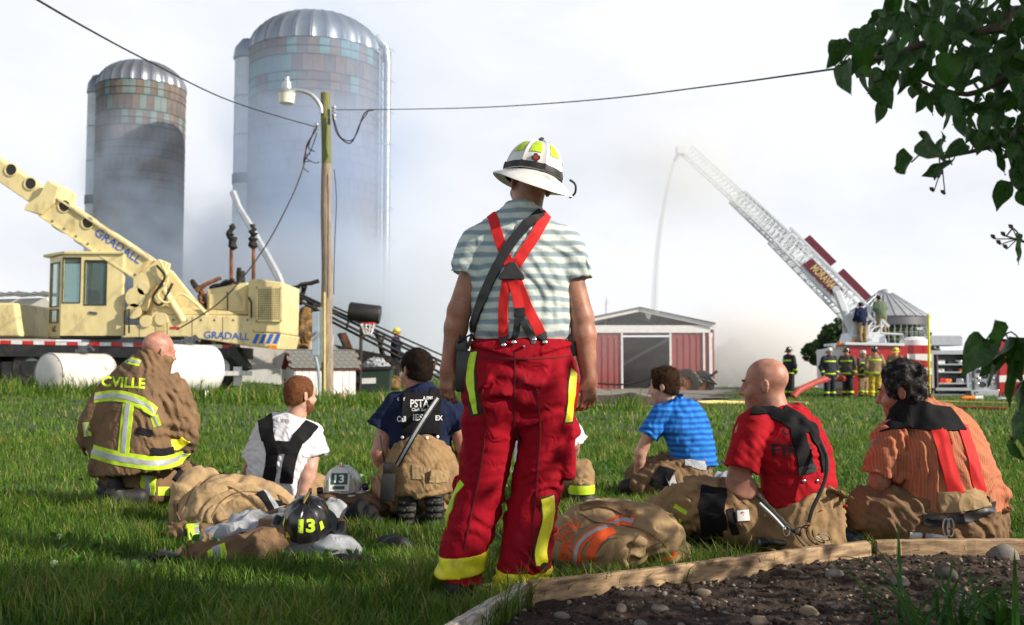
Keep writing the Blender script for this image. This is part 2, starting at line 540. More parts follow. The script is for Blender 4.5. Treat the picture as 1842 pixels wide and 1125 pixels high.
def polygonise(f, lo, hi, h):
    """surface nets on a sparse grid"""
    lo = np.array(lo, float); hi = np.array(hi, float)
    B = 4
    nb = np.maximum(np.ceil((hi - lo) / (h * B)).astype(int), 1)
    g = np.stack(np.meshgrid(*[np.arange(n) for n in nb], indexing='ij'), -1).reshape(-1, 3)
    cen = lo + (g + 0.5) * h * B
    dc = f(cen)
    act = np.abs(dc) < h * B * 1.0 + max(0.014, h)
    N = nb * B + 1
    Vv = np.repeat(np.repeat(np.repeat(np.where(dc < 0, -1.0, 1.0).reshape(nb), B, 0), B, 1), B, 2)
    Vv = np.pad(Vv, ((0, 1),) * 3, mode='edge')
    ab = g[act]
    off = np.stack(np.meshgrid(*[np.arange(B + 1)] * 3, indexing='ij'), -1).reshape(-1, 3)
    idx = (ab[:, None, :] * B + off[None]).reshape(-1, 3)
    flat = np.unique((idx[:, 0] * N[1] + idx[:, 1]) * N[2] + idx[:, 2])
    ii = np.stack([flat // (N[1] * N[2]), (flat // N[2]) % N[1], flat % N[2]], -1)
    vals = np.empty(len(flat))
    for s in range(0, len(flat), 200000):
        vals[s:s + 200000] = f(lo + ii[s:s + 200000] * h)
    Vv.reshape(-1)[flat] = vals
    for ax in range(3):       # closed at the border
        sl = [slice(None)] * 3
        for e in (0, -1):
            sl[ax] = e; Vv[tuple(sl)] = np.maximum(Vv[tuple(sl)], 1e-4)
    ins = Vv < 0
    c = np.zeros(tuple(N - 1), np.int8)
    corners = [(i, j, k) for i in (0, 1) for j in (0, 1) for k in (0, 1)]
    for i, j, k in corners:
        c += ins[i:N[0] - 1 + i, j:N[1] - 1 + j, k:N[2] - 1 + k]
    cells = np.argwhere((c > 0) & (c < 8))
    if len(cells) == 0: return np.zeros((0, 3)), np.zeros((0, 4), int)
    cv = np.stack([Vv[cells[:, 0] + i, cells[:, 1] + j, cells[:, 2] + k] for i, j, k in corners], 1)
    ca = np.array(corners, float)
    acc = np.zeros((len(cells), 3)); cnt = np.zeros(len(cells))
    for a in range(8):
        for b in range(a + 1, 8):
            if np.abs(ca[a] - ca[b]).sum() != 1: continue
            m = (cv[:, a] < 0) != (cv[:, b] < 0)
            va, vb = cv[m, a], cv[m, b]
            t = va / (va - vb)
            acc[m] += ca[a] + t[:, None] * (ca[b] - ca[a]); cnt[m] += 1
    verts = lo + (cells + acc / cnt[:, None]) * h
    cid = np.full(tuple(N - 1), -1, np.int32)
    cid[cells[:, 0], cells[:, 1], cells[:, 2]] = np.arange(len(cells))
    quads = []
    for ax in range(3):
        s0 = [slice(1, -1)] * 3; s1 = [slice(1, -1)] * 3
        s0[ax] = slice(0, -1); s1[ax] = slice(1, None)
        x0, x1 = ins[tuple(s0)], ins[tuple(s1)]
        e = np.argwhere(x0 != x1)
        if len(e) == 0: continue
        fl = x0[e[:, 0], e[:, 1], e[:, 2]]
        base = e + 1; base[:, ax] -= 1
        o1, o2 = [(1, 2), (2, 0), (0, 1)][ax]
        def cell(d1, d2):
            q = base.copy(); q[:, o1] -= d1; q[:, o2] -= d2
            return cid[q[:, 0], q[:, 1], q[:, 2]]
        q = np.stack([cell(1, 1), cell(0, 1), cell(0, 0), cell(1, 0)], 1)
        q[~fl] = q[~fl][:, ::-1]
        quads.append(q)
    quads = np.concatenate(quads)
    quads = quads[(quads >= 0).all(1)]
    return verts, quads

def sdf_obj(name, f, lo, hi, h, m, parent=None, relax=0, label=None):
    v, q = polygonise(f, lo, hi, h)
    me = np_mesh(name, v, [q])
    o = link_mesh(name, me, m, parent, smooth=True)
    if label: o['label'] = label
    return o

def bvh_of(*objs):
    vs, fs = [], []
    for o in objs:
        me = o.data; n = len(me.vertices)
        a = np.empty(n * 3, np.float32); me.vertices.foreach_get('co', a)
        b = len(vs)
        vs += [tuple(x) for x in a.reshape(-1, 3)]
        fs += [tuple(b + i for i in p.vertices) for p in me.polygons]
    return BVHTree.FromPolygons(vs, fs)

def text_mesh(s, bold=0.0):
    cu = bpy.data.curves.new('lettering', 'FONT')
    cu.body = s; cu.align_x = 'CENTER'; cu.align_y = 'CENTER'; cu.size = 1.0
    cu.offset = bold; cu.resolution_u = 3
    o = bpy.data.objects.new('lettering_source', cu)
    col.objects.link(o)
    dg = bpy.context.evaluated_depsgraph_get()
    me = bpy.data.meshes.new_from_object(o.evaluated_get(dg))
    bpy.data.objects.remove(o); bpy.data.curves.remove(cu)
    return me

def lettering(name, s, o, u, v, height, m, parent, bvh=None, lift=0.003, bold=0.01, width=None, cuts=2, reach=0.3, label=None):
    """writing in the plane o,u,v (unit vectors), projected along -n onto a surface when bvh is given"""
    me = text_mesh(s, bold)
    bm = bmesh.new(); bm.from_mesh(me)
    if bvh is not None and cuts:
        bmesh.ops.triangulate(bm, faces=bm.faces)
        for _ in range(cuts):
            bmesh.ops.subdivide_edges(bm, edges=[e for e in bm.edges if e.calc_length() > 0.12], cuts=1)
            bmesh.ops.triangulate(bm, faces=bm.faces)
    xs = [q.co.x for q in bm.verts]; ys = [q.co.y for q in bm.verts]
    sy = height / max(max(ys) - min(ys), 1e-6)
    sx = sy if width is None else width / max(max(xs) - min(xs), 1e-6)
    cx, cy = (max(xs) + min(xs)) / 2, (max(ys) + min(ys)) / 2
    o, u, v = Vector(o), Vector(u).normalized(), Vector(v).normalized()
    n = u.cross(v).normalized()
    for q in bm.verts:
        p = o + u * ((q.co.x - cx) * sx) + v * ((q.co.y - cy) * sy)
        if bvh is not None:
            hit, nn, _, _ = bvh.ray_cast(p + n * reach, -n, reach * 2)
            if hit is not None: p = hit + n * lift
            else: p = p + n * lift
        else: p = p + n * lift
        q.co = p
    bm.to_mesh(me); bm.free()
    ob = link_mesh(name, me, m, parent)
    ob.name = name
    if label: ob['label'] = label
    return ob
# ------------------------------------------------------------------ ground
def sst(a, b, x):
    t = np.clip((np.asarray(x, float) - a) / (b - a), 0, 1)
    return t * t * (3 - 2 * t)

def gz(x, y):
    x = np.asarray(x, float); y = np.asarray(y, float)
    wl = 1 - sst(-3, 7, x)
    z = wl * (0.18 * sst(9, 24, y) + 0.34 * sst(25, 34, y) + 0.2 * sst(34, 50, y)) + sst(5, 9, -x) * 0.24 * sst(12, 23, y)
    z = z - (1 - wl) * 0.36 * sst(38, 75, y)
    z = z - 0.07 * np.maximum(y - 82, 0)
    z = z + 0.02 * np.sin(x * 1.3 + 0.4 * y) * np.sin(y * 0.9) * sst(5, 9, y)
    return z
def G(x, y): return float(gz(x, y))
def on(px, Y, dz=0.0):
    """ground point at depth Y below photo column px"""
    x = (px - 921.0) / FPX * Y * 1.0
    return Vector((x, Y, G(x, Y) + dz))

soil_m = dm('lawn_soil', (0.045, 0.07, 0.018), 0.95, var=0.5, vscale=1.4, c2=(0.05, 0.10, 0.02), c2scale=0.9, c2lo=0.4, c2hi=0.6, bump=0.6, bscale=40, bdist=0.02)
xs = np.concatenate([np.linspace(-90, -14, 40)[:-1], np.linspace(-14, 14, 113), np.linspace(14, 90, 40)[1:]])
ys = np.concatenate([np.linspace(-20, 0, 12)[:-1], np.linspace(0, 14, 71)[:-1], np.linspace(14, 90, 77)[:-1], np.linspace(90, 420, 34)])
X, Y = np.meshgrid(xs, ys, indexing='ij')
Z = gz(X, Y)
nx, ny = X.shape
vid = np.arange(nx * ny).reshape(nx, ny)
q = np.stack([vid[:-1, :-1], vid[1:, :-1], vid[1:, 1:], vid[:-1, 1:]], -1).reshape(-1, 4)
ground = link_mesh('ground', np_mesh('ground', np.stack([X, Y, Z], -1).reshape(-1, 3), [q]), soil_m, smooth=True)
tag(ground, kind='structure')

# garden bed outline (x, y)
BED = [(-0.62, 2.05), (0.087, 3.98), (1.76, 4.94), (3.6, 4.99), (3.6, 2.0)]
def in_poly(x, y, poly):
    c = np.zeros(np.shape(x), bool)
    n = len(poly)
    for i in range(n):
        x1, y1 = poly[i]; x2, y2 = poly[(i + 1) % n]
        m = ((y1 > y) != (y2 > y)) & (x < (x2 - x1) * (y - y1) / (y2 - y1 + 1e-12) + x1)
        c ^= m
    return c

# soil of the bed: fine clods are real relief
bx_, by_ = np.meshgrid(np.arange(-0.7, 3.6, 0.018), np.arange(2.05, 5.02, 0.018), indexing='ij')
pp = np.stack([bx_, by_, np.zeros_like(bx_)], -1).reshape(-1, 3)
hz = 0.035 + 0.018 * noise3(pp, (2.2, 2.2, 1), 1) + 0.014 * noise3(pp, (9, 9, 1), 2) + 0.010 * np.abs(noise3(pp, (24, 24, 1), 3)) + 0.006 * noise3(pp, (50, 50, 1), 4)
pz = hz.reshape(bx_.shape)
inside = in_poly(bx_, by_, BED)
vid = np.arange(bx_.size).reshape(bx_.shape)
ok = inside[:-1, :-1] & inside[1:, :-1] & inside[1:, 1:] & inside[:-1, 1:]
q = np.stack([vid[:-1, :-1], vid[1:, :-1], vid[1:, 1:], vid[:-1, 1:]], -1)[ok]
bed_m = dm('bed_soil', (0.032, 0.019, 0.012), 0.95, var=0.45, vscale=30, c2=(0.062, 0.040, 0.027), c2scale=14, c2lo=0.48, c2hi=0.66, bump=0.9, bscale=120, bdist=0.008)
pts = np.stack([bx_.ravel(), by_.ravel(), pz.ravel()], -1)
used = np.unique(q); remap = np.full(len(pts), -1); remap[used] = np.arange(len(used))
bed = link_mesh('garden_bed_soil', np_mesh('garden_bed_soil', pts[used], [remap[q]]), bed_m, smooth=False)
tag(bed, kind='structure')
def soil_z(x, y):
    i = int(np.clip((x + 0.7) / 0.018, 0, bx_.shape[0] - 1)); j = int(np.clip((y - 2.05) / 0.018, 0, bx_.shape[1] - 1))
    return float(pz[i, j])

# pebbles: loose gravel in the soil (uncountable) + the larger stones as things
def rock_mesh(name, seed, flat=0.6, n=2):
    bm = bmesh.new(); bmesh.ops.create_icosphere(bm, subdivisions=n, radius=1.0)
    P = np.array([v.co[:] for v in bm.verts])
    d = 1 + 0.28 * noise3(P + seed * 3.1, (1.3, 1.3, 1.3), seed) + 0.14 * noise3(P + seed, (3, 3, 3), seed + 4)
    for v, k in zip(bm.verts, d): v.co = Vector(v.co) * k; v.co.z *= flat; v.co.y *= 0.75
    me = bpy.data.meshes.new(name); bm.to_mesh(me); bm.free()
    return me
stone_ms = [dm('stone_grey', (0.19, 0.175, 0.155), 0.85, var=0.3, vscale=20, bump=0.4, bscale=90),
            dm('stone_tan', (0.27, 0.205, 0.145), 0.85, var=0.25, vscale=20, bump=0.4, bscale=90),
            dm('stone_dark', (0.09, 0.082, 0.075), 0.85, var=0.3, vscale=20, bump=0.4, bscale=90)]
base_rock = rock_mesh('pebble_source', 5, 0.65, 1)
rv = np.array([v.co[:] for v in base_rock.vertices]); rf = np.array([p.vertices[:] for p in base_rock.polygons])
allv, allf = [], []
cnt = 0
while cnt < 1700:
    x, y = rng.uniform(-0.5, 3.0), 2.2 + 2.75 * rng.random() 
    if not in_poly(np.array(x), np.array(y), BED): continue
    if abs(x) > 0.56 * y: continue
    s = 0.004 + 0.013 * rng.random() ** 3 + (0.008 if rng.random() < .06 else 0)
    a = rng.uniform(0, 6.28); c_, s_ = math.cos(a), math.sin(a)
    w = rv * s * np.array([1, 1, rng.uniform(.6, 1.1)])
    w = np.stack([w[:, 0] * c_ - w[:, 1] * s_, w[:, 0] * s_ + w[:, 1] * c_, w[:, 2]], -1) + np.array([x, y, soil_z(x, y) + s * 0.05])
    allf.append(rf + sum(len(k) for k in allv[:0]) + cnt * len(rv)); allv.append(w); cnt += 1
pm = np_mesh('pebbles', np.concatenate(allv), [np.concatenate(allf)])
pebbles = link_mesh('pebbles', pm, [stone_ms[0], stone_ms[1], stone_ms[2]], smooth=True)
mi = np.repeat(rng.integers(0, 3, cnt), len(rf)).astype(np.int32)
pm.polygons.foreach_set('material_index', mi)
tag(pebbles, 'small grey and tan pebbles scattered over the dark garden bed soil', 'gravel', kind='stuff')
big = [(1262, 1052, .034, 'tan'), (1118, 1082, .03, 'tan'), (1010, 1096, .03, 'grey'), (1365, 1108, .036, 'tan'), (1150, 1108, .03, 'grey'), (1186, 1086, .032, 'grey'),
       (1700, 1030, .065, 'dark'), (1805, 1000, .07, 'grey'), (1620, 1040, .05, 'grey'), (1455, 1088, .035, 'tan'), (1500, 1030, .04, 'grey'), (1230, 1122, .03, 'grey')]
stone_lab = ['tan wedge-shaped stone on the soil below the hanging cords', 'flat tan stone on the soil near the bed corner', 'small grey stone close against the bed corner boards', 'long pale stone lying in the open soil of the bed',
             'round grey stone in the soil beside two others', 'grey stone resting just under the sunny timber board', 'large dark stone among the plants in the garden bed', 'big pale stone at the edge of the long-leaved plant',
             'flat grey stone on the shaded soil behind the plant', 'small rounded tan stone out in the soil', 'grey stone near the shaded end of the timber', 'small grey stone at the front of the soil']
for i, (px, py, s, k) in enumerate(big):
    d = (CAM_H - 0.05) / max((py - 669) / FPX, 1e-3)
    p = at(px, py, d)
    me = rock_mesh('stone', 20 + i, 0.6)
    o = link_mesh('stone', me, M['stone_' + k], smooth=True)
    o.scale = (s, s, s); o.location = (p.x, p.y, soil_z(p.x, p.y) + s * 0.22); o.rotation_euler = (0, 0, i * 1.3)
    tag(o, stone_lab[i], 'stone', 'larger stones in the garden bed')

cl_v, cl_n = [], 0
while cl_n < 2600:
    x, y = rng.uniform(-0.5, 2.9), rng.uniform(2.3, 4.93)
    if not in_poly(np.array(x), np.array(y), BED) or abs(x) > .56 * y: continue
    s = .004 + .014 * rng.random() ** 2.5; a = rng.uniform(0, 6.28); c_, s_ = math.cos(a), math.sin(a)
    w = rv * s * rng.uniform(.6, 1.2, (1, 3)); cl_v.append(np.stack([w[:, 0] * c_ - w[:, 1] * s_, w[:, 0] * s_ + w[:, 1] * c_, w[:, 2]], -1) + np.array([x, y, soil_z(x, y) + s * .3])); cl_n += 1
tag(link_mesh('soil_crumbs', np_mesh('soil_crumbs', np.concatenate(cl_v), [np.concatenate([rf + i * len(rv) for i in range(cl_n)])]), bed_m), 'loose dark crumbs of soil in the garden bed', 'soil', kind='stuff')

# timbers round the bed
wood_m = dm('timber_wood', (0.37, 0.25, 0.145), 0.85, var=0.34, vscale=7, c2=(0.15, 0.095, 0.055), c2scale=4, c2lo=0.5, c2hi=0.68, bump=0.5, bscale=30, stretch=(1.2, 9, 9), bdist=0.006)
wood2_m = dm('timber_weathered', (0.40, 0.34, 0.27), 0.9, var=0.3, vscale=9, c2=(0.62, 0.60, 0.55), c2scale=9, c2lo=0.48, c2hi=0.6, bump=0.6, bscale=40, stretch=(1.2, 9, 9), bdist=0.006)
def timber(a, b, h, t, m, label, seed, z0=-0.06):
    a, b = Vector(a), Vector(b)
    d = (b - a); L = d.length; d.normalize(); s = Vector((-d.y, d.x, 0))
    n = max(int(L / 0.04), 4)
    rows = []
    r_ = np.random.default_rng(seed)
    for i in range(n + 1):
        wob = 0.004 * math.sin(i * 0.31 + seed) + 0.0015 * r_.normal()
        top = h + 0.003 * math.sin(i * 0.17 + seed * 2) + 0.001 * r_.normal()
        bev = 0.005 + 0.003 * r_.random()
        prof = [(-t / 2, 0), (-t / 2, top - bev), (-t / 2 + bev, top), (t / 2 - bev, top), (t / 2, top - bev), (t / 2, 0)]
        rows.append([Vector((L * i / n, u + wob, v)) for u, v in prof])
    mb = MB(); mb.grid(rows)
    k = len(rows[0])
    mb.f.append(tuple(range(k))); mb.f.append(tuple(n * k + j for j in range(k))[::-1])
    o = mb.build('timber', m, None, smooth=False)
    o.location = (a.x, a.y, z0); o.rotation_euler = (0, 0, math.atan2(d.y, d.x))
    return tag(o, label, 'timber', None)
timber((0.072, 3.972), (1.74, 4.93), 0.175, 0.042, wood_m, 'brown sunlit timber board running along the edge of the garden bed', 1)
timber((0.045, 3.985), (-0.66, 2.07), 0.175, 0.042, wood2_m, 'pale weathered timber board meeting the brown one at the bed corner', 2)
timber((1.79, 4.955), (3.6, 4.99), 0.175, 0.042, wood_m, 'shaded timber board along the garden bed beneath the man in orange', 3)

# gravel yard and dirt heap in front of the barn
yard_m = dm('yard_gravel', (0.21, 0.19, 0.17), 0.95, var=0.35, vscale=3, c2=(0.10, 0.08, 0.06), c2scale=0.8, c2lo=0.5, c2hi=0.62, bump=0.8, bscale=12, bdist=0.03)
YARD = [(1.3, 23.5), (3.6, 23.8), (6.2, 30), (8.0, 37), (11, 48), (17.5, 74), (3, 76), (3, 48), (1.6, 32)]
ux, uy = np.meshgrid(np.arange(0, 20, 0.5), np.arange(23, 77, 0.5), indexing='ij')
ins = in_poly(ux + 0.4 * np.sin(uy * 1.7), uy, YARD)
vid = np.arange(ux.size).reshape(ux.shape)
okc = ins[:-1, :-1] & ins[1:, :-1] & ins[1:, 1:] & ins[:-1, 1:]
q = np.stack([vid[:-1, :-1], vid[1:, :-1], vid[1:, 1:], vid[:-1, 1:]], -1)[okc]
pts = np.stack([ux.ravel(), uy.ravel(), gz(ux, uy).ravel() + 0.03], -1)
used = np.unique(q); remap = np.full(len(pts), -1); remap[used] = np.arange(len(used))
tag(link_mesh('gravel_path', np_mesh('gravel_path', pts[used], [remap[q]]), yard_m, smooth=True), kind='structure')
dirt_m = dm('dirt', (0.05, 0.035, 0.025), 0.95, var=0.4, vscale=3, bump=0.8, bscale=10, bdist=0.05)
def mound(name, c, r, h, m, seed, label, cat, kind=None, n=28):
    mb = MB(); P = []
    for i in range(9):
        t = i / 8
        row = []
        for k in range(n + 1):
            a = 2 * math.pi * (k % n) / n
            rr = t * (1 + 0.25 * float(noise3(np.array([[math.cos(a) * 1.5 + seed, math.sin(a) * 1.5, seed]]), (1, 1, 1), seed)[0]))
            x, y = c[0] + r[0] * rr * math.cos(a), c[1] + r[1] * rr * math.sin(a)
            z = G(x, y) - 0.03 + h * (1 - t * t) ** 1.2 * (1 + 0.5 * float(noise3(np.array([[x * 2.2, y * 2.2, seed]]), (1, 1, 1), seed + 3)[0]))
            row.append(Vector((x, y, z)))
        P.append(row)
    mb.grid(P)
    return tag(mb.build(name, m, None, smooth=True), label, cat, None, kind)
mound('dirt_heap', (3.35, 26.5), (1.9, 1.0), 0.34, dirt_m, 3, 'low heap of dark dug-up dirt on the gravel before the barn', 'dirt heap')

# ------------------------------------------------------------------ grass
EXCL = []          # (x, y, rx, ry) places where things lie on the lawn
def lay(x, y, rx, ry): EXCL.append((x, y, rx, ry))

def grass_field(name, n, xr, yr, hgt, wid, seed, m, wedge=0.56, clump=0.5, tall=None):
    r_ = np.random.default_rng(seed)
    y = yr[0] + (yr[1] - yr[0]) * r_.random(n * 2)
    x = (r_.random(n * 2) * 2 - 1) * (wedge * y + 0.3)
    keep = (x > xr[0]) & (x < xr[1]) & ~in_poly(x, y, BED) & ~in_poly(x, y, YARD)
    for ex, ey, rx, ry in EXCL: keep &= ((x - ex) / rx) ** 2 + ((y - ey) / ry) ** 2 > 1
    x, y = x[keep], y[keep]
    dens = noise3(np.stack([x, y, 0 * x], -1), (1.6, 1.6, 1), seed)
    k2 = r_.random(len(x)) < (0.72 + 0.4 * dens)
    x, y = x[k2][:n], y[k2][:n]
    n = len(x)
    cl = noise3(np.stack([x, y, 0 * x + 3], -1), (2.3, 2.3, 1), seed + 1) * 0.6 + noise3(np.stack([x, y, 0 * x + 5], -1), (7, 7, 1), seed + 2) * 0.4
    h = hgt * (1 + clump * cl) * r_.uniform(0.45, 1.25, n)
    if tall is not None: h *= tall(x, y)
    w = wid * r_.uniform(0.6, 1.3, n)
    az = r_.uniform(0, 2 * np.pi, n) + cl * 1.5
    lean = r_.uniform(0.15, 0.9, n) * h
    base = np.stack([x, y, gz(x, y) - 0.004], -1)
    dr = np.stack([np.cos(az), np.sin(az), 0 * az], -1); sd = np.stack([-np.sin(az), np.cos(az), 0 * az], -1)
    tw = r_.uniform(-0.8, 0.8, n)
    sd = sd * np.cos(tw)[:, None] + dr * np.sin(tw)[:, None]
    up = np.array([0, 0, 1.0])
    mid = base + dr * (lean * 0.32)[:, None] + up * (h * 0.58)[:, None]
    tip = base + dr * lean[:, None] + up * (h * 0.95)[:, None]
    W = w[:, None] / 2
    vv = np.stack([base - sd * W, base + sd * W, mid + sd * W * 0.8, mid - sd * W * 0.8, tip], 1).reshape(-1, 3)
    i0 = np.arange(n) * 5
    me = np_mesh(name, vv, [np.stack([i0, i0 + 1, i0 + 2, i0 + 3], 1), np.stack([i0 + 3, i0 + 2, i0 + 4], 1)])
    at_ = me.attributes.new('tint', 'FLOAT', 'POINT')
    tint = np.clip(0.5 + 0.35 * cl + 0.28 * r_.normal(size=n), 0, 1)
    at_.data.foreach_set('value', np.repeat(tint, 5).astype(np.float32))
    return link_mesh(name, me, m)

def grass_mat(name, lo, hi, dry):
    m = mat(name, lo, 0.55, var=0.0, translucent=0.42, spec=0.35)
    t = m.node_tree; b = t.nodes['Principled BSDF']
    att = _n(t, 'ShaderNodeAttribute', attribute_name='tint')
    rp = _n(t, 'ShaderNodeValToRGB')
    rp.color_ramp.elements[0].color = (*lo, 1); rp.color_ramp.elements[0].position = 0.1
    rp.color_ramp.elements[1].color = (*hi, 1); rp.color_ramp.elements[1].position = 0.85
    e = rp.color_ramp.elements.new(0.985); e.color = (*dry, 1)
    t.links.new(att.outputs['Fac'], rp.inputs['Fac'])
    t.links.new(rp.outputs['Color'], b.inputs['Base Color'])
    for n in t.nodes:
        if n.type == 'BSDF_TRANSLUCENT': t.links.new(rp.outputs['Color'], n.inputs['Color'])
    return m
M['grass'] = grass_mat('grass', (0.040, 0.100, 0.010), (0.15, 0.27, 0.022), (0.34, 0.30, 0.11))
# ------------------------------------------------------------------ people: shared pieces
dm('skin', (0.42, 0.205, 0.145), 0.5, var=0.24, vscale=22, c2=(0.46, 0.15, 0.10), c2scale=9, c2lo=0.5, c2hi=0.75, bump=0.25, bscale=170, bdist=0.002)
dm('skin_tan', (0.33, 0.15, 0.095), 0.5, var=0.24, vscale=22, c2=(0.38, 0.12, 0.08), c2scale=9, c2lo=0.5, c2hi=0.75, bump=0.3, bscale=150, bdist=0.002)
dm('skin_pale', (0.50, 0.29, 0.215), 0.5, var=0.2, vscale=22, c2=(0.52, 0.20, 0.15), c2scale=9, c2lo=0.52, c2hi=0.78, bump=0.25, bscale=170, bdist=0.002)
for k in ('skin', 'skin_tan', 'skin_pale'):
    b = M[k].node_tree.nodes['Principled BSDF']
    b.inputs['Subsurface Weight'].default_value = 0.12
    b.inputs['Subsurface Radius'].default_value = (0.012, 0.005, 0.003)
dm('cloth_tan', (0.30, 0.195, 0.10), 0.9, var=0.22, vscale=7, c2=(0.17, 0.11, 0.065), c2scale=4, c2lo=0.5, c2hi=0.72, bump=0.3, bscale=260, bdist=0.0015, spec=0.15, wrinkle=0.5)
dm('cloth_tan_pale', (0.36, 0.25, 0.135), 0.9, var=0.16, vscale=7, c2=(0.26, 0.18, 0.11), c2scale=4, c2lo=0.52, c2hi=0.75, bump=0.3, bscale=260, bdist=0.0015, spec=0.15, wrinkle=0.5)
dm('cloth_brown', (0.20, 0.125, 0.07), 0.9, var=0.25, vscale=7, c2=(0.09, 0.06, 0.04), c2scale=3.5, c2lo=0.48, c2hi=0.68, bump=0.3, bscale=260, bdist=0.0015, spec=0.15, wrinkle=0.5)
dm('cloth_red', (0.27, 0.003, 0.012), 0.85, var=0.14, vscale=8, c2=(0.20, 0.010, 0.018), c2scale=4, c2lo=0.52, c2hi=0.8, bump=0.22, bscale=300, bdist=0.0015, spec=0.15, wrinkle=0.5)
dm('shirt_red', (0.36, 0.010, 0.018), 0.9, var=0.10, vscale=12, bump=0.2, bscale=300, bdist=0.0015, spec=0.15, wrinkle=0.5)
dm('shirt_white', (0.70, 0.70, 0.74), 0.9, var=0.05, vscale=12, bump=0.2, bscale=300, bdist=0.0015, spec=0.15, wrinkle=0.5)
dm('shirt_navy', (0.012, 0.018, 0.05), 0.9, var=0.2, vscale=12, bump=0.2, bscale=300, bdist=0.0015, spec=0.15, wrinkle=0.5)
dm('black_fabric', (0.012, 0.012, 0.014), 0.85, var=0.3, vscale=20, bump=0.25, bscale=280, bdist=0.0015, spec=0.15)
dm('black_rubber', (0.014, 0.014, 0.014), 0.6, var=0.35, vscale=25, c2=(0.07, 0.055, 0.04), c2scale=10, c2lo=0.55, c2hi=0.8, bump=0.3, bscale=60)
dm('black_plastic', (0.014, 0.014, 0.015), 0.35, var=0.2, vscale=20, bump=0.1, bscale=80)
dm('black_leather', (0.016, 0.016, 0.018), 0.42, var=0.3, vscale=25, bump=0.25, bscale=160, bdist=0.0015)
dm('hi_vis', (0.50, 0.72, 0.02), 0.6, var=0.10, vscale=10, c2=(0.22, 0.30, 0.04), c2scale=9, c2lo=0.5, c2hi=0.76, bump=0.15, bscale=200, bdist=0.001)
dm('hi_vis_yellow', (0.75, 0.72, 0.02), 0.6, var=0.10, vscale=10, c2=(0.30, 0.27, 0.05), c2scale=9, c2lo=0.48, c2hi=0.74, bump=0.15, bscale=200, bdist=0.001)
dm('hi_vis_orange', (0.85, 0.11, 0.02), 0.6, var=0.08, vscale=10, bump=0.15, bscale=200, bdist=0.001)
dm('silver_tape', (0.36, 0.38, 0.40), 0.4, var=0.12, vscale=18, spec=0.7, bump=0.1, bscale=240, bdist=0.001)
dm('strap_red', (0.62, 0.012, 0.012), 0.8, var=0.10, vscale=20, bump=0.3, bscale=420, bdist=0.001)
dm('metal', (0.62, 0.62, 0.62), 0.28, metal=1.0, var=0.1, vscale=20)
dm('metal_dark', (0.16, 0.16, 0.17), 0.4, metal=0.9, var=0.2, vscale=20)
dm('brass', (0.65, 0.45, 0.14), 0.3, metal=1.0, var=0.15, vscale=30)
dm('helmet_white', (0.66, 0.66, 0.64), 0.4, var=0.07, vscale=9, c2=(0.16, 0.15, 0.14), c2scale=14, c2lo=0.64, c2hi=0.72, bump=0.12, bscale=40, coat=0.3)
dm('helmet_black', (0.012, 0.012, 0.012), 0.28, var=0.3, vscale=14, c2=(0.05, 0.045, 0.04), c2scale=9, c2lo=0.55, c2hi=0.8, bump=0.1, bscale=40, coat=0.4)
dm('helmet_yellow', (0.72, 0.55, 0.03), 0.4, var=0.1, vscale=14, coat=0.2)
dm('white_print', (0.75, 0.75, 0.75), 0.8, var=0.05)
dm('black_print', (0.015, 0.015, 0.015), 0.8, var=0.1)
dm('green_print', (0.012, 0.07, 0.045), 0.5, var=0.1)
dm('blue_print', (0.03, 0.12, 0.55), 0.55, var=0.08)
dm('grey_cloth', (0.33, 0.35, 0.38), 0.9, var=0.15, vscale=12, bump=0.25, bscale=260, bdist=0.0015, spec=0.15, wrinkle=0.5)
dm('blue_grey_cloth', (0.10, 0.13, 0.22), 0.9, var=0.2, vscale=12, bump=0.25, bscale=260, bdist=0.0015, spec=0.15, wrinkle=0.5)

def clipped(f, z0): return lambda p: np.maximum(f(p), z0 - p[:, 2])
def npv(v): return np.array(list(v), float)
def bounds(pts, pad):
    P = np.array([list(p) for p in pts], float)
    return P.min(0) - pad, P.max(0) + pad

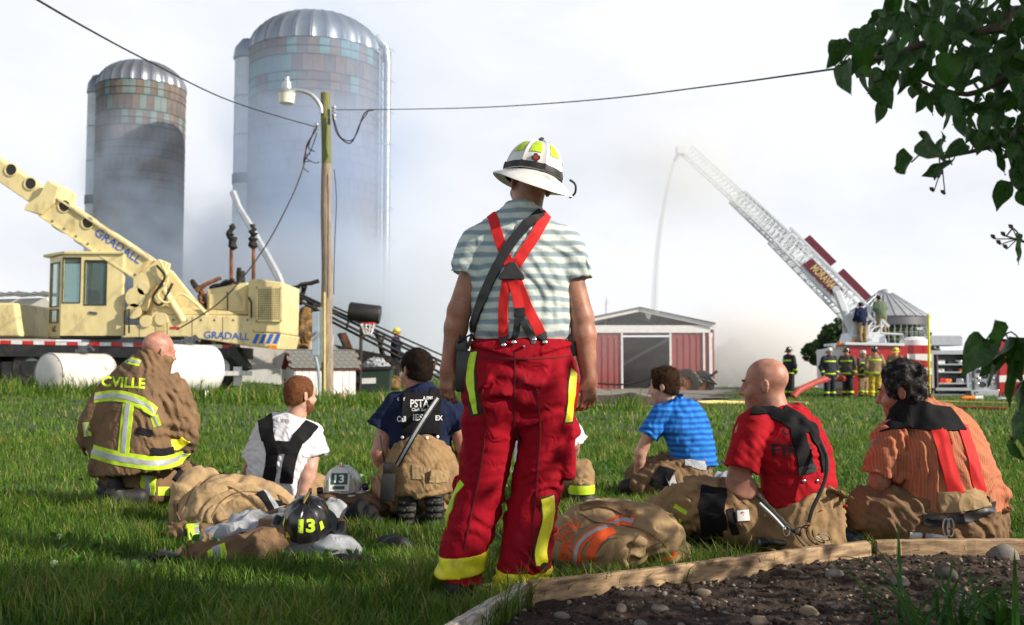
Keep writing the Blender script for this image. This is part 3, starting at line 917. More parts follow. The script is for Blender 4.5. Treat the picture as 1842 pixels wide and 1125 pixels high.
def head_sdf(c, f, u=(0, 0, 1), s=1.0, mouth=0.0, jaw=1.0):
    """head centred between the ears; f forward, u up"""
    f = Vector(f).normalized(); u = Vector(u); u = (u - f * u.dot(f)).normalized(); r = f.cross(u).normalized()
    A = np.array([list(r), list(f), list(u)], float); c = npv(c)
    prims = [s_ell((0, -.016, .040), (.076, .099, .088)), s_ell((0, .022, -.030), (.061, .070, .086)),
             s_ell((0, .040, -.066), (.047 * jaw, .050, .046)), s_ell((0, .070, -.098), (.022, .020, .018)),
             s_cone((-.034, .082, .022), (.034, .082, .022), .012, .012),
             s_ell((-.040, .058, -.030), (.026, .030, .022)), s_ell((.040, .058, -.030), (.026, .030, .022))]
    nose = s_union([s_cone((0, .092, .014), (0, .114, -.026), .008, .012), s_cone((-.012, .100, -.032), (.012, .100, -.032), .008, .008)], .010)
    lips = s_union([s_cone((-.020, .088, -.060), (.020, .088, -.060), .007, .007), s_cone((-.017, .087, -.072), (.017, .087, -.072), .008, .008)], .004)
    sock = s_union([s_ell((-.032, .098, .004), (.016, .014, .010)), s_ell((.032, .098, .004), (.016, .014, .010))], .002)
    eyes = s_union([s_ell((-.031, .080, .003), (.0125, .0125, .0125)), s_ell((.031, .080, .003), (.0125, .0125, .0125))], .001)
    def ear(sg):
        out = s_ell((sg * .081, -.012, -.004), (.010, .021, .033), ax=((1, sg * .35, 0), (-sg * .35, 1, .2), (0, -.2, 1)))
        hol = s_ell((sg * .092, -.004, -.002), (.007, .011, .018))
        return s_sub(out, hol, .004)
    ears = [ear(1), ear(-1)]
    def g(p):
        q = (p - c) @ A.T / s
        d = prims[0](q)
        for k in prims[1:]: d = smin(d, k(q), .024)
        d = smin(d, nose(q), .012); d = smax(d, -sock(q), .012); d = smin(d, eyes(q), .003); d = smin(d, lips(q), .008)
        for e in ears: d = smin(d, e(q), .008)
        return d * s
    g = s_cull(g, c, .15 * s)
    g.frame = (Vector(c), r, f, u); g.s = s
    return g

def hand_prims(w, d, n, thumb, curl=0.5, s=1.0, spread=0.12, thumb_out=0.55):
    """wrist, finger direction, palm normal (the side the fingers curl to), thumb side direction"""
    w = Vector(w); d = Vector(d).normalized(); n = Vector(n); n = (n - d * n.dot(d)).normalized()
    t = Vector(thumb); t = (t - d * t.dot(d) - n * t.dot(n)).normalized()
    out = [s_box(w + d * (.047 * s), (.039 * s, .046 * s, .0135 * s), .012 * s, ax=(t, d, n)), s_cone(w - d * .01, w + d * (.03 * s), .027 * s, .024 * s)]
    fingers = []
    for i, (lat, L, r) in enumerate(((.030, .072, .0088), (.010, .080, .0092), (-.011, .074, .0088), (-.030, .058, .0078))):
        p = w + d * (.088 * s) + t * (lat * s); a = 0.0
        dirv = (d + t * (lat * spread * 10 * 0.3)).normalized()
        for k, fr in enumerate((.45, .32, .23)):
            a += curl * (0.75 if k == 0 else 1.0) * (1 + .12 * i)
            dd = (dirv * math.cos(a) + n * math.sin(a)).normalized()
            q = p + dd * (L * fr * s)
            fingers.append(s_cone(p, q, r * s * (1 - .08 * k), r * s * (.95 - .1 * k))); p = q
    p = w + d * (.025 * s) + t * (.032 * s)
    dd = (d * .75 + t * thumb_out + n * .35).normalized()
    q = p + dd * (.042 * s); fingers.append(s_cone(p, q, .0135 * s, .011 * s))
    dd = (dd + d * .4 + n * .2).normalized(); q2 = q + dd * (.032 * s); fingers.append(s_cone(q, q2, .0105 * s, .0088 * s))
    palm = s_union(out, .015)
    tips = w + d * (.19 * s)
    def g(p):
        dd = palm(p)
        for k in fingers: dd = smin(dd, k(p), .005)
        return dd
    return s_cull(g, w + d * (.09 * s), .13 * s), tips

def arm_prims(sh, el, wr, r=(.056, .046, .047, .031)):
    sh, el, wr = Vector(sh), Vector(el), Vector(wr)
    mid = el + (wr - el) * .28
    return s_union([s_cone(sh, el, r[0], r[1]), s_cone(el, mid, r[1] * .95, r[2]), s_cone(mid, wr, r[2], r[3])], .02)

def hair_cap(hd, thick, m, parent, h=.006, hairline=.30, low=-.045, rough=.004, top=0.0, seed=3, name='hair', sides=True):
    """short hair: a shell on the skull cut at hairline and nape"""
    c, r, f, u = hd.frame
    A = np.array([list(r), list(f), list(u)], float); cc = npv(c)
    sk = s_ell((0, -.016, .040), (.0775, .1005, .0895))
    nape = s_ell((0, -.040, -.025), (.066, .066, .060))
    def g(p):
        q = (p - cc) @ A.T / hd.s
        d = smin(sk(q), nape(q), .03) - thick - top * np.clip((q[:, 2] - .06) / .07, 0, 1)
        d = d - rough * (noise3(q, (60, 60, 60), seed) * .5 + noise3(q, (26, 26, 26), seed + 1))
        # face opening: in front of a line that runs from forehead down before the ears
        line = q[:, 1] - (.072 - hairline * np.clip(.085 - q[:, 2], 0, .2))
        d = smax(d, line, .012)
        d = smax(d, low - q[:, 2] - .35 * np.clip(q[:, 1] + .02, -.2, .2) * -1.0, .010)
        for sg in (-1, 1):
            ear = np.linalg.norm((q - np.array([sg * .084, -.008, -.004])) / np.array([.030, .024, .034]), axis=1) - 1
            d = smax(d, -ear * .024, .004)
        return d
    o = sdf_obj(name, g, cc - .17, cc + .17, h, m, parent)
    if h < .01:            # loose ends of hair standing off the cap
        me = o.data; n = len(me.polygons); cen = np.empty(n * 3, np.float32); nor = np.empty(n * 3, np.float32)
        me.polygons.foreach_get('center', cen); me.polygons.foreach_get('normal', nor); cen = cen.reshape(-1, 3); nor = nor.reshape(-1, 3)
        rr = np.random.default_rng(seed); k = rr.integers(0, n, 5200); C = cen[k] + rr.normal(size=(5200, 3)) * .002; N = nor[k]
        D = N * .5 + npv(f) * -.25 + npv(u) * -.35 + rr.normal(size=C.shape) * .3; D /= np.linalg.norm(D, axis=1)[:, None]
        S = np.cross(D, N + .01); S /= np.linalg.norm(S, axis=1)[:, None]; L_ = (thick * .8 + .006) * rr.uniform(.5, 1.4, (5200, 1))
        i0 = np.arange(5200) * 3
        tag(link_mesh('loose_hair', np_mesh('loose_hair', np.stack([C - S * .0009, C + S * .0009, C + D * L_], 1).reshape(-1, 3), [np.stack([i0, i0 + 1, i0 + 2], 1)]), m, o), kind='stuff')
    return o

def brow_set(hd, m, parent):
    c, r, f, u = hd.frame
    for sg in (-1, 1):
        P = [c + r * (sg * x * hd.s) + f * (y * hd.s) + u * (z * hd.s) for x, y, z in ((.014, .097, .026), (.030, .096, .031), (.046, .082, .027))]
        mb = MB(); mb.tube(smooth_path(P, 3), [.003, .0045, .005, .005, .0045, .004, .003], 6)
        mb.build('eyebrow', m, parent, smooth=True)

def pxray(px, py):
    o = Vector((0, 0, CAM_H)); return o, (at(px, py, 1.0) - o).normalized()
def pxhit(bvh, px, py, Y=None):
    o, d = pxray(px, py)
    h, n, _, _ = bvh.ray_cast(o, d, 80)
    if h is None:
        h, n, _, _ = bvh.find_nearest(at(px, py, Y if Y else 5.0))
    return h, n

def px_strap(name, bvh, pts, width, m, parent, thick=.004, off=.003, Y=None, n=9, w2=None):
    """band drawn along photo columns/rows onto a garment, lying on its surface. width metres (w2: at the end)"""
    pp = smooth_path([Vector((a, b, 0)) for a, b in pts], n)
    hits = [pxhit(bvh, p.x, p.y, Y) for p in pp]
    pos = [h.copy() for h, _ in hits]; nor = [x.copy() for _, x in hits]
    for _ in range(4):
        pos = [pos[0]] + [(pos[i - 1] + pos[i] * 2 + pos[i + 1]) / 4 for i in range(1, len(pos) - 1)] + [pos[-1]]
        nor = [nor[0]] + [((nor[i - 1] + nor[i] * 2 + nor[i + 1]) / 4).normalized() for i in range(1, len(nor) - 1)] + [nor[-1]]
    top, bot, ee = [], [], []; NC = 5 if width < .05 else 9
    for i, p in enumerate(pos):
        d = (pos[min(i + 1, len(pos) - 1)] - pos[max(i - 1, 0)]).normalized()
        s = d.cross(nor[i]).normalized()
        wd = width if w2 is None else width + (w2 - width) * i / (len(pos) - 1)
        rt, rb = [], []
        for k in np.linspace(-1, 1, NC):
            q = p + s * (wd / 2 * k)
            h, nn, _, _ = bvh.ray_cast(q + nor[i] * .06, -nor[i], .10)
            e = (h - q).dot(nor[i]) if h is not None else -.01
            e = max(min(e, .03), -.010)
            rt.append(q + nor[i] * (e + off + thick)); rb.append(q + nor[i] * (e - .004))
        top.append(rt); bot.append(rb)
    # bridge small creases along the length
    for _ in range(5):
        for i in range(1, len(top) - 1):
            for k in range(NC):
                a_ = (top[i - 1][k] + top[i][k] * 2 + top[i + 1][k]) / 4
                if (a_ - top[i][k]).dot(nor[i]) > 0: top[i][k] = a_
    for i in range(len(top)):
        for _ in range(2):
            for k in range(1, NC - 1):
                a_ = (top[i][k - 1] + top[i][k + 1]) / 2
                if (a_ - top[i][k]).dot(nor[i]) > 0: top[i][k] = a_
    mb = MB(); mb.grid(top); b0 = len(mb.v); W = NC
    mb.add([q for r_ in bot for q in r_], [])
    for i in range(len(top) - 1):
        mb.f.append((i * W, (i + 1) * W, b0 + (i + 1) * W, b0 + i * W))
        mb.f.append((i * W + W - 1, b0 + i * W + W - 1, b0 + (i + 1) * W + W - 1, (i + 1) * W + W - 1))
    for e in (0, len(top) - 1):
        mb.f.append(tuple(e * W + k for k in range(W)) + tuple(b0 + e * W + k for k in reversed(range(W))))
    return mb.build(name, m, parent, smooth=True)

def px_text(name, s, px, py, height, m, parent, bvh, width=None, rot=0.0, bold=.01, lift=.003, cuts=2, Y=None, up=None, n=None):
    h, nn = pxhit(bvh, px, py, Y)
    o, d = pxray(px, py)
    nrm = Vector(n).normalized() if n is not None else (-d)
    u = Vector((1, 0, 0)); u = (u - nrm * u.dot(nrm)).normalized(); v = nrm.cross(u).normalized()
    ca, sa = math.cos(rot), math.sin(rot)
    u2, v2 = u * ca + v * sa, v * ca - u * sa
    return lettering(name, s, h, u2, v2, height, m, parent, bvh, lift=lift, bold=bold, width=width, cuts=cuts, reach=.15)

def dot(name, p, n, r, m, parent, h=.004):
    n = Vector(n).normalized(); p = Vector(p)
    mb = MB(); mb.lathe([(r, -h), (r, h * .4), (r * .7, h), (0.0001, h * 1.1)], p, n, 12)
    return mb.build(name, m, parent, smooth=True)

# ------------------------------------------------------------------ fire helmet
def helmet(parent, c, up, front, shell_m, s=1.0, long_back=.085, band_m=None, patches=(), patch_m=None, shield=None, simple=False, droop=.9, name='helmet'):
    """traditional helmet: ribbed dome, brim long at the back. c = middle of the dome's base. Children go under parent; returns the dome"""
    f = Vector(front).normalized(); u = Vector(up); u = (u - f * u.dot(f)).normalized(); r = f.cross(u).normalized(); c = Vector(c)
    T = lambda x, y, z: c + r * (x * s) + f * (y * s) + u * (z * s)
    na, nv = (24, 7) if simple else (64, 16)
    def dome(a, t, o=0.0):
        rib = 0.0 if simple else .006 * max(0, math.cos(8 * a) - .72) / .28
        k = math.cos(t); R1 = (.106 + rib * k + o); R2 = (.128 + rib * k + o)
        z = (.137 + rib + o) * math.sin(t) ** .92
        return T(R1 * k ** .82 * math.sin(a), R2 * k ** .82 * math.cos(a), z)
    mb = MB(); mb.grid([[dome(2 * math.pi * j / na, math.pi / 2 * i / nv * .9999) for j in range(na + 1)] for i in range(nv + 1)])
    d = mb.build('dome' if name == 'helmet' else name, shell_m, parent, smooth=True)
    def brim(a, t, o=0.0):
        cb = (1 - math.cos(a)) / 2
        w = .034 + (long_back - .034) * cb ** 2.2
        side = abs(math.sin(a))
        R1, R2 = .104 + w * t, .126 + w * t
        z = -.006 - t * (.010 + .052 * droop * cb ** 2) - .020 * t * t * cb + .014 * t * side * side + o
        return T(R1 * math.sin(a), R2 * math.cos(a), z)
    mb = MB()
    ts = [0, .35, .7, 1.0]
    rows = [[brim(2 * math.pi * j / na, t, .003) for j in range(na + 1)] for t in ts] + [[brim(2 * math.pi * j / na, 1.03, 0) for j in range(na + 1)]] + [[brim(2 * math.pi * j / na, t, -.003) for j in range(na + 1)] for t in ts[::-1]]
    mb.grid(rows); mb.build('brim', shell_m, parent, smooth=True)
    mb = MB(); mb.lathe([(.098 * s, -.02 * s), (.098 * s, .0)], c, u, 20); 
    mb.build('liner', M['black_fabric'], parent, smooth=True)
    if band_m is not None:
        mb = MB()
        mb.grid([[dome(2 * math.pi * j / na, tt, o) for j in range(na + 1)] for tt, o in ((.02, .001), (.02, .006), (.10, .006), (.16, .005), (.16, .001))])
        mb.build('band', band_m, parent, smooth=True)
    if not simple:
        mb = MB()
        mb.tube([dome(0, 1.1, .002), dome(0, 1.3, .008), T(0, .02, .150), T(0, -.005, .153), T(0, -.03, .148)], [.004 * s, .007 * s, .009 * s, .007 * s, .003 * s], 8)
        mb.box(T(0, .075, .128), (.010 * s, .028 * s, .034 * s), ax=(r, f, u))
        mb.build('crest', band_m and M['metal_dark'] or M['brass'], parent, smooth=True)
    for i, (a, t0, t1, wa) in enumerate(patches):
        mb = MB(); n = 6
        mb.grid([[dome(a + (j / n - .5) * wa * (1 - .25 * k / 4), t0 + (t1 - t0) * k / 4, .0025) for j in range(n + 1)] for k in range(5)])
        mb.build('reflective_patch', patch_m, parent, smooth=True)
    d_info = dict(T=T, r=r, f=f, u=u, c=c, dome=dome)
    return d, d_info
# ------------------------------------------------------------------ the standing man in red trousers
YM = 4.25
man = thing('person', 'man in white chief helmet, striped shirt and red turnout trousers standing with his back turned', 'person', on(905, YM, 0))
A = lambda px, py, dy=0.0: at(px, py, YM + dy)
LAT = (1, 0, 0)
# body: one continuous skin mesh
hd = head_sdf(A(954, 334, .02), (-.30, .95, -.02), (.16, .05, 1), 1.02)
sL, eL, wL = A(866, 440), A(826, 560, .0), A(806, 664, .02)
sR, eR, wR = A(1014, 442), A(1046, 572, .0), A(1060, 682, .0)
hL, tL = hand_prims(wL, (-.05, .02, -1), (.35, .6, -.1), (.5, .8, 0), curl=.38, s=.98)
hR, tR = hand_prims(wR, (-.05, .05, -1), (-.35, .6, -.1), (-.6, .7, 0), curl=.50, s=1.0)
torso_in = s_loft([(A(938, 640), .17, .10), (A(938, 540), .17, .10), (A(938, 470), .17, .10), (A(939, 425), .10, .06)], LAT, .05)
body_f = s_union([hd, s_cone(A(952, 350, .0), A(944, 395, .0), .064, .068), torso_in,
                  s_union([arm_prims(sL, eL, wL, (.052, .050, .049, .032)), hL], .02), s_union([arm_prims(sR, eR, wR, (.052, .052, .052, .034)), hR], .02)], .025)
lo, hi = bounds([A(938, 700), A(954, 270), sL, sR, tL, tR, eL, eR], .12)
sdf_obj('body', body_f, lo, hi, .0065, M['skin_tan'], man)
# shirt
M['shirt_stripe'] = band_mat('shirt_stripe', (0.54, 0.60, 0.57), (0.24, 0.31, 0.35), 0.0475, 0.55, 'Z', warp=.035, wscale=5.5, soft=.16)
tors = s_loft([(A(938, 620), .165, .100), (A(938, 606), .198, .130), (A(938, 580), .212, .142), (A(937, 520), .216, .142), (A(937, 462), .224, .132), (A(938, 428), .212, .118), (A(939, 402), .165, .098), (A(941, 384), .105, .082), (A(943, 366), .072, .072)], LAT, .010)
slL = s_and(s_loft([(A(884, 428), .060, .060), (A(858, 436), .074, .070), (A(843, 465), .076, .066), (A(832, 510), .077, .062)], (0, 1, 0), .05), s_plane(A(832, 492), (-.15, 0, -1)), .004)
slR = s_and(s_loft([(A(994, 430), .060, .060), (A(1018, 438), .074, .070), (A(1031, 468), .076, .066), (A(1041, 520), .078, .064)], (0, 1, 0), .05), s_plane(A(1040, 503), (.15, 0, -1)), .004)
def shirt_fold(p):
    z = p[:, 2]
    low = 1 - sst(1.15, 1.55, z)
    # pulled diagonally towards the right hip, slack at the waist
    q = p @ np.array([[.80, 0, .60], [0, 1, 0], [-.60, 0, .80]]).T
    f1 = cloth(p, 14, .006, .05) + cloth(p, 11, .015, .085, [(.85, 0, .5), (.55, .2, .85), (-.75, .2, .65)])
    f2 = cloth(p, 17, .012, .075, [(.1, .2, 1), (.4, 0, .9)]) * low
    return f1 * (.5 + .5 * sst(-.1, .12, p[:, 0])) + f2 + .002 * noise3(p, (30, 30, 30), 5)
shirt_raw = s_union([tors, slL, slR], .035)
shirt_f = s_disp(shirt_raw, shirt_fold)
shirt_f = s_sub(shirt_f, s_union([s_cone(A(833, 488), A(824, 560), .0565, .06), s_cone(A(1040, 500), A(1048, 580), .0575, .06)], .0), .004)
lo, hi = bounds([A(938, 655), A(942, 366), A(815, 500), A(1062, 505)], .10)
lo[1], hi[1] = YM - .22, YM + .22
shirt = sdf_obj('shirt', shirt_f, lo, hi, .0062, M['shirt_stripe'], man)
shirt_bvh = bvh_of(shirt)
# trousers
legL = s_loft([(A(900, 640), .07, .07), (A(890, 680), .118, .13), (A(886, 740), .122, .145), (A(880, 800), .112, .132), (A(864, 880), .106, .112), (A(846, 950, -.01), .100, .108), (A(830, 1010, -.02), .092, .10), (A(826, 1040, -.02), .090, .10)], LAT, .006)
legR = s_loft([(A(974, 640), .07, .07), (A(984, 680), .118, .13), (A(984, 740), .118, .145), (A(976, 810), .112, .132), (A(962, 890), .106, .118), (A(950, 960, -.01), .106, .115), (A(942, 1020, -.02), .108, .112), (A(939, 1058, -.02), .108, .112)], LAT, .006)
hips = s_loft([(A(937, 622), .212, .150), (A(937, 660), .226, .160), (A(937, 705), .226, .168), (A(936, 750), .17, .13)], LAT, .05)
pockL = s_box(A(850, 795, -.02), (.035, .085, .115), .03, ax=((1, 0, .10), (0, 1, 0), (-.10, 0, 1)))
pockR = s_box(A(1020, 810, -.01), (.034, .085, .125), .03, ax=((1, 0, 0), (0, 1, 0), (0, 0, 1)))
flapR = s_box(A(1026, 775, -.04), (.032, .07, .035), .018, ax=((.9, -.3, .3), (.3, 1, 0), (-.3, 0, 1)))
def trouser_fold(p):
    z = p[:, 2]
    low = 1 - sst(.20, .55, z); seat = sst(.55, .85, z)
    w = np.stack([noise3(p, (6, 6, 6), 40), noise3(p, (6, 6, 6), 41), noise3(p, (6, 6, 6), 42)], 1) * .05
    q = p + w
    sg = np.where(p[:, 0] > .03, 1.0, -1.0)
    d1 = np.stack([q[:, 0] * .8 + sg * q[:, 2] * .6, q[:, 1], q[:, 2] * .8 - sg * q[:, 0] * .6], 1)
    crump = cloth(d1, 31, 1.0, .12, [(.1, .1, 1), (.6, .2, .8)])
    fine = cloth(p, 32, 1.0, .065, [(.05, .1, 1), (-.3, 0, 1), (.4, .1, .9)])
    dg_ = p @ np.array([[.7, 0, -.7], [0, 1, 0], [.7, 0, .7]]).T
    pull = cloth(dg_, 33, 1.0, .12, [(1, .2, .1), (.7, .2, -.6)])
    damp = 1 - .85 * sst(.93, 1.01, z)
    return damp * (crump * (.018 - .013 * seat) + fine * (.005 - .003 * seat + .009 * low) + pull * .013 * seat) + .002 * noise3(p, (20, 20, 20), 8)
legs = s_union([legL, legR], .010)
tr_raw = s_union([hips, legs], .06)
tr_f = lambda p: smin(tr_raw(p) - trouser_fold(p), smin(pockL(p), smin(pockR(p), flapR(p), .012), .01) - .006 * ridges(p, (9, 9, 12), 37), .016)
crease = s_cone(A(925, 640, -.20), A(925, 800, -.165), .012, .020)
tr_f = clipped(s_sub(tr_f, crease, .03), .035)
lo, hi = bounds([A(937, 612), A(830, 1052), A(936, 1070), A(800, 900), A(1040, 800)], .1)
lo[1], hi[1] = YM - .26, YM + .24
trousers = sdf_obj('trousers', tr_f, lo, hi, .0068, M['cloth_red'], man)
tr_bvh = bvh_of(trousers)
# yellow cuffs, side stripes
cuffL = lambda p: np.maximum(np.maximum(tr_f(p) - .006, legL(p) - legR(p)), s_slab(A(828, 1013, -.02), (-.12, -.05, 1), .085)(p))
cuffR = lambda p: np.maximum(np.maximum(tr_f(p) - .006, legR(p) - legL(p)), s_slab(A(937, 1040, -.02), (-.03, -.05, 1), .085)(p))
for f_, c_ in ((cuffL, A(828, 1014, -.02)), (cuffR, A(937, 1040, -.02))):
    c_ = npv(c_); sdf_obj('cuff', f_, c_ - np.array([.18, .19, .09]), c_ + np.array([.18, .19, .09]), .0065, M['hi_vis_yellow'], trousers)
dm('seam_red', (.10, .002, .006), .9); dm('seam_dark', (.03, .02, .012), .9)
SE = lambda pts, w=.006, mm='seam_red', par=trousers, bv=tr_bvh: px_strap('seam', bv, pts, w, M[mm], par, thick=.0008, off=.0015)
SE([(926, 634), (927, 680), (926, 730), (925, 790)]); SE([(850, 640), (890, 645), (937, 646), (985, 645), (1028, 640)]); SE([(966, 700), (972, 780), (966, 860), (960, 940), (955, 1010)]); SE([(868, 700), (872, 780), (862, 860), (845, 940), (836, 990)])
for pts_, w_ in (([(851, 632), (846, 680), (852, 720), (856, 748)], .068), ([(985, 892), (987, 930), (976, 975), (972, 1022)], .073), ([(1032, 666), (1028, 710), (1022, 762)], .055)): px_strap('stripe_border', tr_bvh, pts_, w_, M['seam_dark'], trousers, thick=.0006, off=.0012)
px_strap('side_stripe', tr_bvh, [(851, 634), (846, 680), (852, 720), (856, 745)], .058, M['hi_vis'], trousers, thick=.002, w2=.02)
px_strap('side_stripe', tr_bvh, [(1032, 668), (1028, 710), (1022, 760)], .045, M['hi_vis_yellow'], trousers, thick=.002)
px_strap('side_stripe', tr_bvh, [(985, 895), (987, 930), (976, 975), (972, 1020)], .062, M['hi_vis_yellow'], trousers, thick=.002)
px_strap('side_stripe', tr_bvh, [(832, 868), (818, 890), (808, 920), (800, 950)], .03, M['hi_vis'], trousers, thick=.002)

# boots
for bx2, by2 in ((828, 1052), (938, 1076)):
    p = A(bx2, by2, 0.0); p.z = 0.0
    bf = s_union([s_ell(p + V(0, .04, .045), (.054, .15, .055)), s_cone(p + V(0, -.04, .04), p + V(0, -.03, .16), .062, .066)], .03)
    bf2 = lambda q, b=bf, z0=p.z: np.maximum(b(q), -(q[:, 2] - z0 + .004))
    sdf_obj('boot', bf2, npv(p) - np.array([.12, .18, .03]), npv(p) + np.array([.12, .26, .25]), .011, M['black_rubber'], man)
# suspenders: crossing red straps, leather back patch and tabs
PS = lambda nm, pts, w, m, **k: px_strap(nm, sh_tr_bvh, pts, w, m, man, **k)
sh_tr_bvh = bvh_of(shirt, trousers)
PS('suspender', [(885, 381), (892, 410), (905, 450), (918, 480)], .042, M['strap_red'])
PS('suspender', [(983, 386), (965, 420), (942, 455), (925, 482)], .044, M['strap_red'])
PS('suspender', [(912, 500), (907, 540), (905, 580), (906, 608)], .040, M['strap_red'])
PS('suspender', [(928, 500), (945, 545), (962, 580), (973, 602)], .044, M['strap_red'])
PS('suspender', [(921, 500), (929, 530), (934, 556)], .040, M['strap_red'], off=.006)
h, n_ = pxhit(sh_tr_bvh, 921, 489); n_ = Vector((0, -1, .1)).normalized()
mb = MB(); mb.prism([(-.052, -.036), (.052, -.036), (.052, -.02), (.014, .038), (-.014, .038), (-.052, -.02)], h + n_ * .006, Vector((1, 0, 0)), n_.cross(Vector((1, 0, 0))) * -1 if n_.cross(Vector((1, 0, 0))).z < 0 else n_.cross(Vector((1, 0, 0))), n_, .008)
mb.build('back_patch', M['black_leather'], man, bevel=.004)
PS('tab', [(906, 604), (906, 618)], .042, M['black_leather'], thick=.006, off=.004, w2=.026)
PS('tab', [(973, 600), (979, 614)], .046, M['black_leather'], thick=.006, off=.004, w2=.026)
PS('tab', [(934, 554), (935, 570)], .044, M['black_leather'], thick=.006, off=.006)
PS('tab', [(934, 568), (930, 592), (924, 612)], .026, M['black_leather'], thick=.006, off=.005)
PS('tab', [(936, 568), (946, 590), (961, 608)], .026, M['black_leather'], thick=.006, off=.005)
for bx2, by2 in ((906, 621), (924, 616), (961, 611), (980, 616)):
    h, n_ = pxhit(sh_tr_bvh, bx2, by2); dot('button', h + Vector((0, -1, 0)) * .012, (0, -1, .15), .0095, M['metal'], man)
# helmet
hp = 'helmet'
hel = empty('helmet', A(956, 308)); hel.parent = man; hel.matrix_parent_inverse = pmat(man).inverted()
d_, hi_ = helmet(hel, A(957, 320, .02), (.25, .03, 1), (-.30, .95, .0), M['helmet_white'], 1.16, .082, M['black_rubber'], [(math.pi + a_, .48, .98, .46) for a_ in (-.40, .40, 1.15, -1.15)], M['hi_vis'])
hb = bvh_of(d_)
o_ = hi_['dome'](math.pi + .36, .28, .002)
nn_ = (o_ - hi_['T'](0, 0, .04)).normalized()
mb = MB(); K = [(math.cos(2 * math.pi * k / 16) * (.019 if k % 4 == 0 or True else .014) * (1.0 if (k % 4) in (0, 1, 3) else .72), math.sin(2 * math.pi * k / 16) * .019 * (1.0 if (k % 4) in (0, 1, 3) else .72)) for k in range(16)]
uu = nn_.cross(Vector((0, 0, 1))).normalized(); vv = uu.cross(nn_)
dm('emblem_dark', (.06, .02, .02), .5); dm('emblem_red', (.45, .03, .02), .5)
mb.prism(K, o_, uu, vv, nn_, .0025).build('emblem', M['emblem_dark'], hel)
MB().prism([(math.cos(k * math.pi / 6) * .009, math.sin(k * math.pi / 6) * .009) for k in range(12)], o_ + nn_ * .001, uu, vv, nn_, .003).build('emblem', M['emblem_red'], hel)
mb = MB(); tail = [hi_['T'](.118, -.085, .012), hi_['T'](.142, -.09, .0), hi_['T'](.150, -.085, -.03), hi_['T'](.135, -.08, -.052)]
mb.tube(smooth_path(tail, 4), .005, 6).build('strap_end', M['black_rubber'], hel, smooth=True)
# radio on a long shoulder strap
radio = thing('portable_radio', 'black portable radio in a holster hanging at the standing man\'s hip from a shoulder strap', 'radio', A(832, 700, -.02))
px_strap('strap', sh_tr_bvh, [(972, 384), (945, 408), (918, 440), (895, 480), (872, 530), (858, 570), (850, 600)], .040, M['black_leather'], radio, thick=.004, off=.009)
c_ = A(833, 668, -.03)
mb = MB(); mb.box(c_, (.062, .05, .175), rot=(0, .03, 0)); mb.build('holster', M['black_leather'], radio, bevel=.01, smooth=True)
mb = MB(); mb.box(c_ + V(-.006, 0, .10), (.05, .04, .06)); mb.cyl(c_ + V(.008, 0, .12), c_ + V(.008, 0, .15), .009, 10); mb.build('case', M['black_plastic'], radio, bevel=.005, smooth=True)
mb = MB(); mb.cyl(c_ + V(-.018, 0, .12), c_ + V(-.006, 0, .30), .0065, 8, .0035); mb.build('antenna', M['black_plastic'], radio, smooth=True)
mb = MB(); mb.tube(smooth_path([A(850, 600, -.13), A(846, 612, -.10), A(842, 625, -.06), c_ + V(.02, 0, .10)], 4), .007, 6); mb.build('clip', M['metal_dark'], radio, smooth=True)
mb = MB(); mb.tube(smooth_path([c_ + V(-.02, -.02, .12), A(826, 615, -.06), A(838, 607, -.08), A(848, 602, -.13)], 5), .004, 6); mb.build('cord', M['black_plastic'], radio, smooth=True)
# pager on the other hip
pg = thing('pager', 'small black pager clipped to the standing man\'s waistband', 'pager', A(1030, 625, -.02))
mb = MB(); mb.box(A(1029, 622, .0), (.035, .06, .09)); mb.build('case', M['black_plastic'], pg, bevel=.006, smooth=True)
mb = MB(); mb.tube(smooth_path([A(1032, 590, .0), A(1037, 605, -.03), A(1034, 622, -.03)], 4), .005, 6); mb.build('clip', M['black_plastic'], pg, smooth=True)
lay(A(828, 1040).x, YM - .04, .15, .22); lay(A(938, 1060).x, YM - .04, .15, .22)
# ------------------------------------------------------------------ the seated and kneeling people
def px_fn(Y): return lambda px, py, dy=0.0: at(px, py, Y + dy)
def folds(seed, amp=.008, s1=None, s2=None, rot=None, lam=.10):
    def g(p):
        z = p if rot is None else p @ np.array(rot).T
        return cloth(z, seed, amp * 1.7, lam) + cloth(z, seed + 7, amp * .85, lam * .52) + noise3(p, (16, 16, 16), seed + 5) * amp * .3
    return g
def rotm(axis, deg): return np.array(Matrix.Rotation(R(deg), 3, axis))
def sleeve(a, b, r0, r1, cut=None):
    a, b = Vector(a), Vector(b); d = (b - a).normalized()
    f = s_cone(a, b + d * .05, r0, r1)
    return s_and(f, s_plane(b, d), .004)
def hollow(f, a, b, r): 
    """open a sleeve end round the arm"""
    a, b = Vector(a), Vector(b); d = (b - a).normalized()
    return s_sub(f, s_cone(b - d * .02, b + d * .1, r, r), .003)
def bb(pts, pad, f=None): return bounds(pts, pad)
def stripe_on(bvh, pts, w, parent, m='hi_vis', silver=True, name='reflective_stripe', **k):
    o = px_strap(name, bvh, pts, w, M[m], parent, thick=.002, off=.002, **k)
    if silver: px_strap('silver_band', bvh, pts, w * .40, M['silver_tape'], o, thick=.0045, off=.002, **k)
    return o

